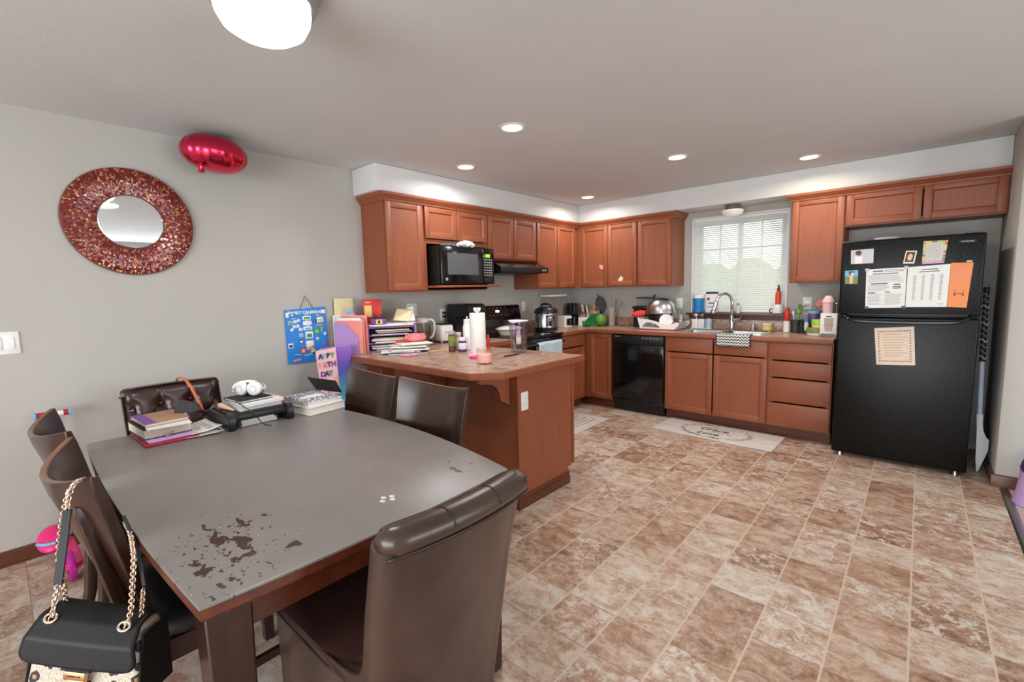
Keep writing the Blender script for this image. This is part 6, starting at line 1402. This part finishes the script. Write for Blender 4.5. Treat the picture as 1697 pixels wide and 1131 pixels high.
# cutting boards and pan behind the green bag
t = thing('pan', 'dark round griddle pan leaning on the wall behind the green bag', 'pan', (.49, -.07, Z)); GT = Matrix.Translation((.475, -.052, Z + .255)) @ Matrix.Rotation(PI / 2 + .12, 4, 'X')
b = MB('dark_grey'); b.T = GT; b.lathe([(.01, 0), (.078, 0), (.085, .006), (.088, .022), (.083, .022), (.078, .008), (.01, .006)], seg=36, sx=.8, sy=1.25); b.build('dish', t)
b = MB('dark_grey'); b.T = GT; b.cyl((-.02, .1, .012), (-.035, .14, .012), .008); b.cyl((.0, -.1, .012), (.0, -.235, .03), .010); b.build('handle', t)
b = MB('pale_wood'); b.T = Matrix.Translation((.378, -.095, Z)) @ Matrix.Rotation(-.10, 4, 'X'); b.prism([(-.03, 0), (.03, 0), (.03, .20), (.025, .255), (.0, .27), (-.025, .255), (-.03, .20)], -.005, .005, 'y', bev=.002); single(b, 'cutting_board', 'narrow pale wood board leaning behind the tan basket', 'board', (.395, -.095, Z))
t = thing('basket', 'tan paper basket with a looped handle behind the green bag', 'basket', (.42, -.14, Z))
b = MB('tan'); b.lathe([(.05, .0005), (.055, .003), (.066, .185), (.062, .185), (.052, .008), (.01, .006)], (.445, -.155, Z), 24); b.build('tub', t)
b = MB('pale_wood'); b.tube([(.445 + .060 * cos(q), -.155, Z + .18 + .055 * sin(q)) for q in [PI * k / 20 for k in range(21)]], .004, 6); b.build('handle', t, sharp=0)
t = thing('produce_bag', 'green net bag holding a round green melon on the corner counter', 'produce bag', (.53, -.27, Z))
b = MB('melon_green'); b.sph((.60, -.265, Z + .077), (.076, .076, .0755), u=28, v=18); b.build('melon', t, sharp=0)
b = MB('sheer_green'); 
def net(u, v):
    a = 2 * PI * u; k = 1 + .10 * sin(7 * a + 3 * v) + .06 * sin(13 * a); x, z_ = -.14 * v, .06 * (1 - v) ** .8 + .012
    r_ = (.085 * (1 - v) + .03) * k
    return (.545 + x + r_ * .4 * cos(a), -.30 - .04 * v + r_ * cos(a) * .8, max(Z + .0005, Z + z_ + r_ * .75 * sin(a)))
b.grid(net, 40, 14, closeu=True); b.build('net', t, sharp=30)
# utensil crock
c = (.665, -.115); t = thing('utensil_crock', 'speckled stone coloured utensil crock with wooden spoons', 'crock', (*c, Z))
b = MB('taupe'); b.lathe([(.03, 0), (.043, .003), (.046, .16), (.050, .225), (.046, .225), (.040, .01), (.01, .008)], (*c, Z), 30); b.build('crock', t)
for k, (dx, dy, h_, m, rr_) in enumerate(((.02, .0, .29, 'spoon_wood', .028), (.095, -.01, .26, 'spoon_wood', .022), (.015, .015, .26, 'taupe', .015))):
    b = MB(m); p1 = (c[0] + dx, c[1] + dy, Z + h_); b.cyl((c[0] + dx * .2, c[1], Z + .02), p1, .006, .005, 8); d_ = (Vector(p1) - Vector((c[0] + dx * .2, c[1], Z + .02))).normalized(); pc_ = Vector(p1) + d_ * .018; b.sph(pc_, (rr_, .007, .026), u=12, v=10); b.build('spoon', t, sharp=0)

# ---------------------------------------------------------------- sink area
# sink
t = thing('sink', 'double bowl stainless steel sink set in the countertop', 'sink', (2.06, -.35, .72))
b = MB('steel'); x0, x1, y0, y1 = SKX0 + .003, SKX1 - .003, SKY0 + .003, SKY1 - .003; xm_ = 2.06; e = .018
bowls = ((x0 + e, xm_ - e), (xm_ + e, x1 - e))
b.box((x0 - .018, y0 - .018, CT + .0004), (x0 + e, y1 + .075, CT + .004)); b.box((x1 - e, y0 - .018, CT + .0004), (x1 + .018, y1 + .075, CT + .004)); b.box((x0 + e, y0 - .018, CT + .0004), (x1 - e, y0 + e, CT + .004)); b.box((x0 + e, y1 - e, CT + .0004), (x1 - e, y1 + .075, CT + .004)); b.box((xm_ - e, y0 + e, CT + .0004), (xm_ + e, y1 - e, CT + .004))
b.build('rim', t, bev=.0015)
for a, c_ in bowls:
    b = MB('steel'); ya, yb = y0 + e, y1 - e
    def rr4(ins, z_): 
        o = []; A, B_2, C_, D_ = a + ins, c_ - ins, ya + ins, yb - ins; r_ = .045
        for cx_, cy_, q0 in ((B_2 - r_, D_ - r_, 0), (A + r_, D_ - r_, PI / 2), (A + r_, C_ + r_, PI), (B_2 - r_, C_ + r_, 3 * PI / 2)):
            for k in range(6): q = q0 + PI / 2 * k / 5; o.append((cx_ + r_ * cos(q), cy_ + r_ * sin(q), z_))
        return o
    b.rings([rr4(0, CT + .0035), rr4(.004, CT - .02), rr4(.010, CT - .15), rr4(.03, CT - .175), rr4(.12, CT - .18)], cap0=False); b.build('bowl', t, solid=.0012, sharp=0)
    b = MB('dark_metal'); cx_ = (a + c_) / 2; b.lathe([(.002, .0025), (.03, .003), (.042, .002), (.042, .0012)], (cx_, (ya + yb) / 2, CT - .18), 24, cap0=False, cap1=False); b.build('drain', t)
# faucet
fx, fy = 2.06, -.098; fz = CT + .0045
t = thing('faucet', 'chrome gooseneck pull-down faucet behind the sink', 'faucet', (fx, fy, fz))
b = MB('chrome'); b.lathe([(.01, 0), (.030, 0), (.031, .004), (.024, .012), (.023, .06), (.023, .135), (.020, .142), (.01, .143)], (fx, fy, fz), 28); b.build('body', t)
b = MB('chrome'); P = [(fx, fy, fz + .14), (fx, fy, fz + .27)]
for k in range(1, 15): q = PI * k / 14 * .97; P.append((fx - .085 * (1 - cos(q)) * .72, fy - .085 * (1 - cos(q)) * .68, fz + .27 + .085 * 1.25 * sin(q)))
b.tube(P, .0155, 14); b.build('neck', t, sharp=0)
b = MB('chrome'); e0 = Vector(P[-1]); b.cyl(e0 + Vector((0, 0, .006)), e0 + Vector((-.028, -.022, -.105)), .0175, .0225, 18); b.cyl(e0 + Vector((-.028, -.022, -.105)), e0 + Vector((-.029, -.0225, -.112)), .0185, .0175, 18, 'black'); b.build('spray_head', t)
b = MB('chrome'); b.cyl((fx + .015, fy - .008, fz + .095), (fx + .075, fy - .02, fz + .10), .023, .020, 18); b.cyl((fx + .075, fy - .02, fz + .10), (fx + .10, fy - .022, fz + .145), .008, .006, 10); b.build('lever', t)
# chevron towel over the counter edge
b = MB('white_matte')
tw0, tw1 = 2.086, 2.386
def ctow(u, v):
    s = v * .20; x = tw0 + (tw1 - tw0) * u; w = .002 * sin(u * 14)
    if s < .085: return (x, -.575 - s, CT + .0085 + w * .3)
    return (x, -.6605 - .003 + w * .4, CT + .006 - (s - .085))
n = 40; rows = 30
vs = [[b.v(ctow(i / n, j / rows)) for i in range(n + 1)] for j in range(rows + 1)]
for j in range(rows):
    for i in range(n): zig = (i % 4) if (i % 4) < 2 else 4 - (i % 4); b.f([vs[j][i], vs[j][i + 1], vs[j + 1][i + 1], vs[j + 1][i]], 'black_matte' if (j + zig) % 4 < 2 or i in (0, n - 1) or j == rows - 1 else 'white_matte')
single(b, 'dish_towel', 'black and white chevron towel draped over the sink front', 'towel', (2.236, -.64, CT), solid=.004, sharp=0)
b = MB('white'); b.box((2.392, -.598, CT + .0008), (2.46, -.575, CT + .02), bev=.004); b.bm.transform(Matrix.Translation((0, -.018, .0)));  single(b, 'sponge', 'white sponge on the counter front right of the chevron towel', 'sponge', (2.42, -.605, CT))
# sink ledge items
zs_ = Z + .0036
t = thing('brush_caddy', 'white brush caddy with brushes left of the faucet', 'caddy', (1.70, -.09, Z))
b = MB('white'); 
for x in (1.655, 1.723): b.box((x, -.125, Z + .012), (x + .064, -.075, Z + .105), bev=.003)
b.box((1.645, -.135, Z), (1.86, -.065, Z + .0115), bev=.003); b.build('holder', t)
for k, (x, m) in enumerate(((1.675, 'dark_grey'), (1.70, 'white'), (1.74, 'dark_grey'), (1.765, 'olive'))):
    b = MB(m); b.cyl((x, -.10, Z + .1055), (x - .005, -.10, Z + .135), .004, seg=8); b.sph((x - .008, -.10, Z + .148), (.022, .018, .016), u=12, v=8); b.build('brush', t, sharp=0)
t = thing('soap_dispenser', 'pale glass soap dispenser with a black pump', 'soap dispenser', (1.815, -.10, Z + .012))
b = MB('blue_grey'); b.lathe([(.02, .0122), (.034, .0135), (.035, .095), (.028, .108), (.014, .114)], (1.826, -.10, Z), 26); b.build('bottle', t)
b = MB('black'); b.cyl((1.826, -.10, Z + .1145), (1.826, -.10, Z + .155), .009); b.box((1.821, -.135, Z + .15), (1.831, -.095, Z + .160), bev=.002); b.build('pump', t)
b = MB('chrome'); b.lathe([(.01, 0), (.021, 0), (.021, .05), (.017, .056), (.01, .057)], (2.265, -.10, zs_ + .0006), 22); single(b, 'air_gap', 'short chrome air gap cap on the sink ledge', 'air gap', (2.265, -.10, zs_), sharp=30)
bottle('jar', 'low glass jar with cream lid on the counter right of the sink', 'jar', (2.395, -.098), [(.03, .0), (.045, .003), (.047, .045), (.043, .052)], 'yellow', [(.046, .0525), (.049, .054), (.049, .072), (.04, .076)], 'cream', z=Z + .0042)
SILL = 1.0848
t = thing('tub', 'blue tub with white lid on the left window sill', 'tub', (1.705, -.02, SILL))
b = MB('blue'); b.lathe([(.04, 0), (.050, .002), (.060, .15), (.056, .155)], (1.700, -.050, SILL + .003), 30); b.build('pail', t)
b = MB('white'); b.lathe([(.058, .1555), (.065, .157), (.065, .195), (.05, .2)], (1.700, -.050, SILL + .003), 30); b.build('lid', t)
t = thing('carton', 'white carton with blue top beside the blue tub on the sill', 'carton', (1.825, -.03, SILL))
b = MB('white'); b.box((1.771, -.035, SILL + .003), (1.886, .013, SILL + .205), bev=.003); b.build('box', t)
b = MB('navy'); b.box((1.770, -.036, SILL + .2055), (1.887, .014, SILL + .228), bev=.003); b.build('lid', t)
b = MB('crimson'); b.box((1.785, -.0365, SILL + .135), (1.81, -.0352, SILL + .165)); b.box((1.80, -.0365, SILL + .10), (1.87, -.0352, SILL + .112), 'navy'); b.box((1.79, -.0365, SILL + .06), (1.86, -.0352, SILL + .07), 'grey'); b.build('print', t)
bottle('bottle', 'small clear bottle with grey cap standing behind the faucet', 'bottle', (2.10, -.035), [(.016, 0), (.02, .002), (.02, .075), (.014, .085)], 'pale_grey', [(.015, .0855), (.015, .103), (.012, .105)], 'grey', z=SILL + .0003)
t = thing('mug', 'white mug on the right end of the window sill', 'mug', (2.478, -.03, SILL))
b = MB('white_gloss'); b.lathe([(.03, 0), (.047, .003), (.052, .03), (.052, .092), (.048, .092), (.046, .012), (.01, .008)], (2.470, -.042, SILL + .003), 30); b.build('cup', t)
b = MB('black'); b.tube([(2.420 - .022 * sin(q), -.042, SILL + .03 + .022 * cos(q)) for q in [PI * k / 12 for k in range(13)]], .005, 6); b.build('handle', t, sharp=0)
t = thing('sauce_bottle', 'orange red bottle with dark cap standing in the white mug', 'bottle', (2.478, -.018, SILL + .012))
b = MB('red_bright'); b.lathe([(.015, .0125), (.024, .014), (.026, .03), (.023, .09), (.026, .13), (.026, .20), (.018, .225)], (2.470, -.042, SILL), 24); b.build('bottle', t)
b = MB('brown'); b.lathe([(.014, .2255), (.014, .25), (.008, .26), (.010, .275), (.004, .285)], (2.470, -.042, SILL), 16); b.build('cap', t)
# right counter group
t = thing('soap_bottle', 'white bottle with a tall orange top right of the window', 'bottle', (2.574, -.15, Z))
b = MB('white'); b.lathe([(.02, 0), (.029, .002), (.029, .105), (.022, .110)], (2.574, -.15, Z), 24); b.build('bottle', t)
b = MB('red_bright'); b.lathe([(.021, .1105), (.024, .115), (.023, .20), (.017, .232), (.006, .24)], (2.574, -.15, Z), 20); b.build('top', t)
t = thing('utensil_cup', 'dark smoked cup of kitchen tools by the outlet', 'utensil cup', (2.645, -.13, Z))
b = MB('charcoal'); b.lathe([(.03, 0), (.038, .002), (.041, .12), (.037, .12), (.033, .008), (.01, .006)], (2.645, -.13, Z), 26); b.build('cup', t)
for x, dx, m, h_ in ((2.635, -.012, 'white', .185), (2.65, .012, 'lime', .20), (2.655, .03, 'olive', .23), (2.648, .02, 'leaf_green', .25)):
    b = MB(m); b.cyl((x, -.13, Z + .01), (x + dx, -.13, Z + h_ - .02), .004, seg=8); b.sph((x + dx * 1.1, -.13, Z + h_), (.012, .006, .024), u=10, v=8); b.build('tool', t, sharp=0)
b = MB('black_matte'); b.T = Matrix.Translation((2.702, -.17, Z)); b.lathe([(.02, 0), (.028, .003), (.022, .07), (.012, .12), (.005, .13)], seg=16, sy=.8); single(b, 'pepper_mill', 'black tapered mill between tool cup and plastic containers', 'mill', (2.702, -.17, Z))
t = thing('charger_cord', 'black cord and plug hanging from the right window outlet', 'cord', (2.70, -.03, 1.19))
b = MB('pale_grey'); b.box((2.694, -.03, 1.158), (2.728, -.0092, 1.188), bev=.004); b.build('plug', t)
b = MB('black'); b.tube([(2.711, -.03, 1.173), (2.70, -.05, 1.165), (2.64, -.055, 1.128), (2.60, -.05, 1.105), (2.63, -.05, 1.09), (2.70, -.05, 1.088)], .0028, 6, smooth=2); b.build('cable', t, sharp=0)
b = MB('pink_pale'); b.T = Matrix.Translation((2.72, -.06, 1.082)); b.box((-.03, -.014, 0), (.03, .010, .022), bev=.006)
b.build('adapter', t)
bottle('bottle', 'small clear bottle with bright blue cap and navy base', 'bottle', (2.752, -.255), [(.014, 0), (.0175, .002), (.0175, .10), (.012, .115)], 'pale_grey', [(.018, .1155), (.018, .145), (.014, .148)], 'blue', (.0178, .002, .035), 'navy')
def tub2(name, label, c, z0, r, h, m, lid, lm, sx=1, sy=1):
    t = thing(name, label, 'container', (c[0], c[1], z0)); b = MB(m); b.lathe([(r * .85, 0), (r * .92, .002), (r, h * .9), (r * .97, h)], (c[0], c[1], z0), 30, sx=sx, sy=sy); b.build('tub', t)
    b = MB(lm); b.lathe([(r * .98, h + .0005), (r * 1.05, h + .002), (r * 1.05, h + lid - .003), (r, h + lid)], (c[0], c[1], z0), 30, sx=sx, sy=sy); b.build('lid', t); return t
tub2('food_container', 'smoked clear container underneath the purple tub', (2.792, -.155), Z, .042, .128, 'charcoal', .008, 'clear_plastic')
tub2('food_container', 'purple round container with mint green lid', (2.792, -.155), Z + .1368, .049, .048, 'purple', .028, 'teal')
tub2('food_container', 'dark container underneath the magenta tub', (2.886, -.15), Z, .040, .125, 'dark_grey', .008, 'brown')
tub2('food_container', 'magenta container with mint lid beside the tumbler', (2.886, -.15), Z + .1336, .042, .08, 'hot_pink', .022, 'teal')
tub2('food_container', 'wide low green container in front of the lime tub', (2.838, -.335), Z, .070, .022, 'white', .045, 'olive', 1, .85)
tub2('food_container', 'lime green container on top of the wide green one', (2.852, -.335), Z + .0676, .048, .03, 'peach', .045, 'lime', 1, .85)
b = MB('clear_plastic'); b.box((2.762, -.20, Z + .2135), (2.802, -.16, Z + .255), bev=.004); b.bm.transform(Matrix.Translation((.01, .02, .0005))); single(b, 'clear_cube', 'small clear green tinted box on the purple container', 'box', (2.79, -.16, Z + .214))
t = thing('hair_bow', 'coral pink petal bow on the magenta container', 'bow', (2.88, -.15, Z + .237))
b = MB('coral')
for k in range(6): a = PI * k / 5; b.sph((2.868 + .040 * cos(a), -.15, Z + .268 + .034 * sin(a)), (.032, .012, .026), u=12, v=8)
b.sph((2.872, -.15, Z + .262), (.018, .018, .018), u=12, v=8); b.build('petals', t, sharp=0)
t = thing('tumbler_carton', 'white boxed tumbler carton at the counter end beside the fridge', 'carton', (2.945, -.40, Z))
b = MB('white'); b.box((2.885, -.465, Z), (3.006, -.385, Z + .205), bev=.002); b.build('box', t)
b = MB('taupe'); b.T = Matrix.Translation((2.946, -.4658, Z)); b.prism([(-.026, .05), (.026, .05), (.032, .13), (.034, .165), (-.034, .165), (-.032, .13)], -.0008, 0, 'y'); b.box((-.032, -.001, .10), (.033, -.0002, .113), 'tan'); b.box((-.02, -.0012, .172), (.02, -.0002, .184), 'dark_grey'); b.build('print', t)
b = MB('table_edge'); b.prism([(2.886, Z + .001), (3.005, Z + .001), (3.005, Z + .022), (2.985, Z + .030), (2.905, Z + .030), (2.886, Z + .022)], -.4672, -.4656, 'y'); b.build('red_band', t)
t = thing('tumbler', 'pale pink tumbler with domed lid on top of the white carton', 'tumbler', (2.932, -.425, Z + .2055))
b = MB('pink_pale'); b.lathe([(.03, 0), (.036, .002), (.043, .085), (.043, .09)], (2.932, -.425, Z + .2057), 28); b.build('cup', t)
b = MB('pink_pale'); b.lathe([(.044, .0905), (.047, .093), (.046, .10), (.034, .128), (.020, .148), (.016, .15)], (2.932, -.425, Z + .2057), 28); b.build('lid', t)
t = thing('drinking_glass', 'clear glass with steel rim beside the pink tumbler', 'glass', (2.988, -.42, Z + .2055))
b = MB('clear_plastic'); b.lathe([(.004, 0), (.013, 0), (.017, .08), (.0155, .08), (.0115, .004), (.004, .004)], (2.991, -.43, Z + .2058), 20); b.build('glass', t)
b = MB('steel'); b.lathe([(.0155, .0805), (.0178, .081), (.0178, .088), (.0155, .088)], (2.991, -.43, Z + .2058), 20); b.build('rim', t)
# dish rack
t = thing('dish_rack', 'white plastic dish rack with red base left of the sink', 'dish rack', (1.40, -.32, Z))
b = MB('red'); b.box((1.20, -.46, Z), (1.60, -.17, Z + .012), bev=.004); b.build('drip_tray', t)
b = MB('white')
def rackside(y, s):
    top = [(1.185, .135), (1.22, .115), (1.30, .108), (1.40, .085), (1.50, .06), (1.60, .085), (1.632, .095), (1.648, .080)]
    bot = [(1.64, .055), (1.60, .018), (1.22, .014), (1.205, .06)]
    b.prism([(x, Z + z_) for x, z_ in top + bot], y, y + .012, 'y', bev=.002)
b2 = b
# front side with an arched opening
pts_o = [(1.185, .135), (1.22, .115), (1.30, .118), (1.40, .092), (1.50, .062), (1.56, .062), (1.62, .088), (1.646, .088), (1.648, .07), (1.60, .02), (1.215, .014)]
op = [(1.235, .030), (1.25, .058), (1.29, .080), (1.35, .078), (1.41, .058), (1.445, .032)]
def fs(x, zlo, zhi, x2, zlo2, zhi2, y): b.hexa([(x, y, Z + zlo), (x2, y, Z + zlo2), (x2, y, Z + zhi2), (x, y, Z + zhi)], [(x, y + .012, Z + zlo), (x2, y + .012, Z + zlo2), (x2, y + .012, Z + zhi2), (x, y + .012, Z + zhi)])
def interp(P, x):
    for (xa, za), (xb, zb_) in zip(P, P[1:]):
        if xa <= x <= xb: return za + (zb_ - za) * (x - xa) / (xb - xa)
    return P[-1][1]
TOP = [(1.185, .135), (1.22, .115), (1.30, .114), (1.40, .092), (1.50, .062), (1.56, .062), (1.62, .088), (1.648, .086)]; BOT = [(1.185, .110), (1.215, .0125), (1.60, .0125), (1.648, .06)]; ARC = [(1.235, .026), (1.25, .056), (1.29, .080), (1.35, .078), (1.41, .058), (1.445, .026)]
xs_ = sorted({round(1.185 + .01 * k, 3) for k in range(47)} | {1.235, 1.445})
for y in (-.468, -.172):
    for xa, xb in zip(xs_, xs_[1:]):
        if 1.2349 <= xa and xb <= 1.4451: fs(xa, .0125, .026, xb, .0125, .026, y); fs(xa, interp(ARC, xa), interp(TOP, xa), xb, interp(ARC, xb), interp(TOP, xb), y)
        else: fs(xa, interp(BOT, xa), interp(TOP, xa), xb, interp(BOT, xb), interp(TOP, xb), y)
b.box((1.215, -.456, Z + .0125), (1.60, -.172, Z + .018)); b.hexa([(1.205, -.456, Z + .03), (1.215, -.456, Z + .0182), (1.215, -.172, Z + .0182), (1.205, -.172, Z + .03)], [(1.185, -.456, Z + .13), (1.195, -.456, Z + .13), (1.195, -.172, Z + .13), (1.185, -.172, Z + .13)])
b.hexa([(1.60, -.456, Z + .0182), (1.61, -.456, Z + .03), (1.61, -.172, Z + .03), (1.60, -.172, Z + .0182)], [(1.636, -.456, Z + .08), (1.646, -.456, Z + .08), (1.646, -.172, Z + .08), (1.636, -.172, Z + .08)])
b.build('basket', t, sharp=30)
b = MB('white')
for k in range(9): x = 1.245 + .036 * k; b.tube([(x, -.44, Z + .0205), (x, -.43, Z + .0235), (x, -.21, Z + .0235), (x, -.19, Z + .0205)], .0022, 6)
b.build('rack_wires', t, sharp=0)
# steel bowl upside down on the rack
t = thing('mixing_bowl', 'large shiny steel mixing bowl upturned on the dish rack', 'bowl', (1.375, -.30, Z + .16))
b = MB('steel'); bz0 = 1.092; b.lathe([(.182, 0), (.177, .001), (.171, .03), (.155, .078), (.122, .125), (.078, .155), (.03, .166), (.004, .167)], (1.385, -.305, bz0), 56, sy=.80, cap0=False); b.lathe([(.176, -.003), (.186, -.003), (.188, .002), (.180, .004)], (1.385, -.305, bz0), 56, sy=.80, cap0=False, cap1=False); b.build('bowl', t, sharp=50)
b = MB('dark_metal'); b.lathe([(.09, Z + .065 - bz0), (.125, Z + .085 - bz0), (.135, .0), (.13, .0), (.12, Z + .09 - bz0), (.01, Z + .07 - bz0)], (1.372, -.305, bz0), 36, sy=.8); single(b, 'colander', 'dark metal strainer under the upturned steel bowl', 'strainer', (1.372, -.305, 1.0))
b = MB('white_gloss'); b.T = Matrix.Translation((1.488, -.410, Z + .101)) @ Matrix.Rotation(PI / 2 - .28, 4, 'X') @ Matrix.Rotation(.2, 4, 'Y'); b.lathe([(.004, .002), (.044, .002), (.048, .004), (.069, .012), (.070, .015), (.048, .008), (.004, .006)], seg=40); single(b, 'plate', 'white plate standing in the front of the dish rack', 'plate', (1.485, -.415, Z + .1), sharp=40)
b = MB('red_bright'); b.T = Matrix.Translation((1.187, -.442, Z + .172)) @ Matrix.Rotation(-.18, 4, 'Y')
b.grid(lambda u, v: (-.085 + .17 * u, (.034 + .004 * cos(12 * PI * u)) * math.sin(PI * min(.96, max(.04, u))) ** .3 * cos(2 * PI * v), (.036 + .004 * cos(12 * PI * u)) * math.sin(PI * min(.96, max(.04, u))) ** .3 * sin(2 * PI * v)), 48, 18); single(b, 'pot_holder', 'ribbed red silicone mitt stuck on the left of the dish rack', 'mitt', (1.248, -.40, Z + .13), sharp=0)
b = MB('glass'); b.T = Matrix.Translation((1.588, -.28, Z + .062)) @ Matrix.Rotation(.06, 4, 'Y'); b.lathe([(.004, .11), (.030, .11), (.032, .105), (.036, 0), (.0345, 0), (.0305, .102), (.004, .105)], seg=26); single(b, 'drinking_glass', 'upturned clear glass at the right of the dish rack', 'glass', (1.588, -.28, Z + .06), sharp=40)
for k, (x, y, m, L, lb) in enumerate(((1.555, -.40, 'steel', .16, 'steel ladle standing upright in the dish rack'), (1.535, -.36, 'white', .12, 'white spatula standing in the dish rack'))):
    b = MB(m); b.tube([(x, y, Z + .022), (x + .006, y, Z + .08), (x - .004, y - .01, Z + L)], .0045, 8, smooth=1); b.sph((x, y, Z + .045), (.018, .008, .022), u=12, v=8); single(b, 'utensil', lb, 'utensil', (x, y, Z + .02), sharp=0)
# black appliance behind the rack
t = thing('brewer', 'black pod brewer standing behind the dish rack', 'appliance', (1.08, -.13, Z))
b = MB('black'); b.box((1.005, -.22, Z), (1.115, -.045, Z + .21), bev=.015, seg=3); b.build('body', t)
b = MB('clear_plastic'); b.box((1.035, -.205, Z + .245), (1.185, -.055, Z + .335), bev=.012, seg=3); b.build('water_tank', t)
b = MB('black'); b.box((.99, -.215, Z + .2105), (1.20, -.048, Z + .2445), bev=.008); b.box((1.028, -.21, Z + .3355), (1.192, -.05, Z + .347), bev=.004); b.cyl((1.203, -.12, Z + .24), (1.222, -.12, Z + .375), .010, .012); b.build('lid', t)
# far outdoor backing seen between the blind slats
b = MB('hedge_leaf'); rr = random.Random(9)
for k in range(9): b.sph((-.6 + k * .75, 4.6 + rr.random() * .6, .6 + rr.random() * .4), (.7, .5, .8 + rr.random() * .9), u=18, v=12)
h_ = single(b, 'hedge', 'pale green hedge outside the sink window', 'hedge', (2, 4.6, 0), sharp=0); h_['kind'] = 'stuff'
b = MB('pale_grey'); b.box((-8, .6, -.5), (12, 9, -.3)); struct(b.build('ground_outside'))
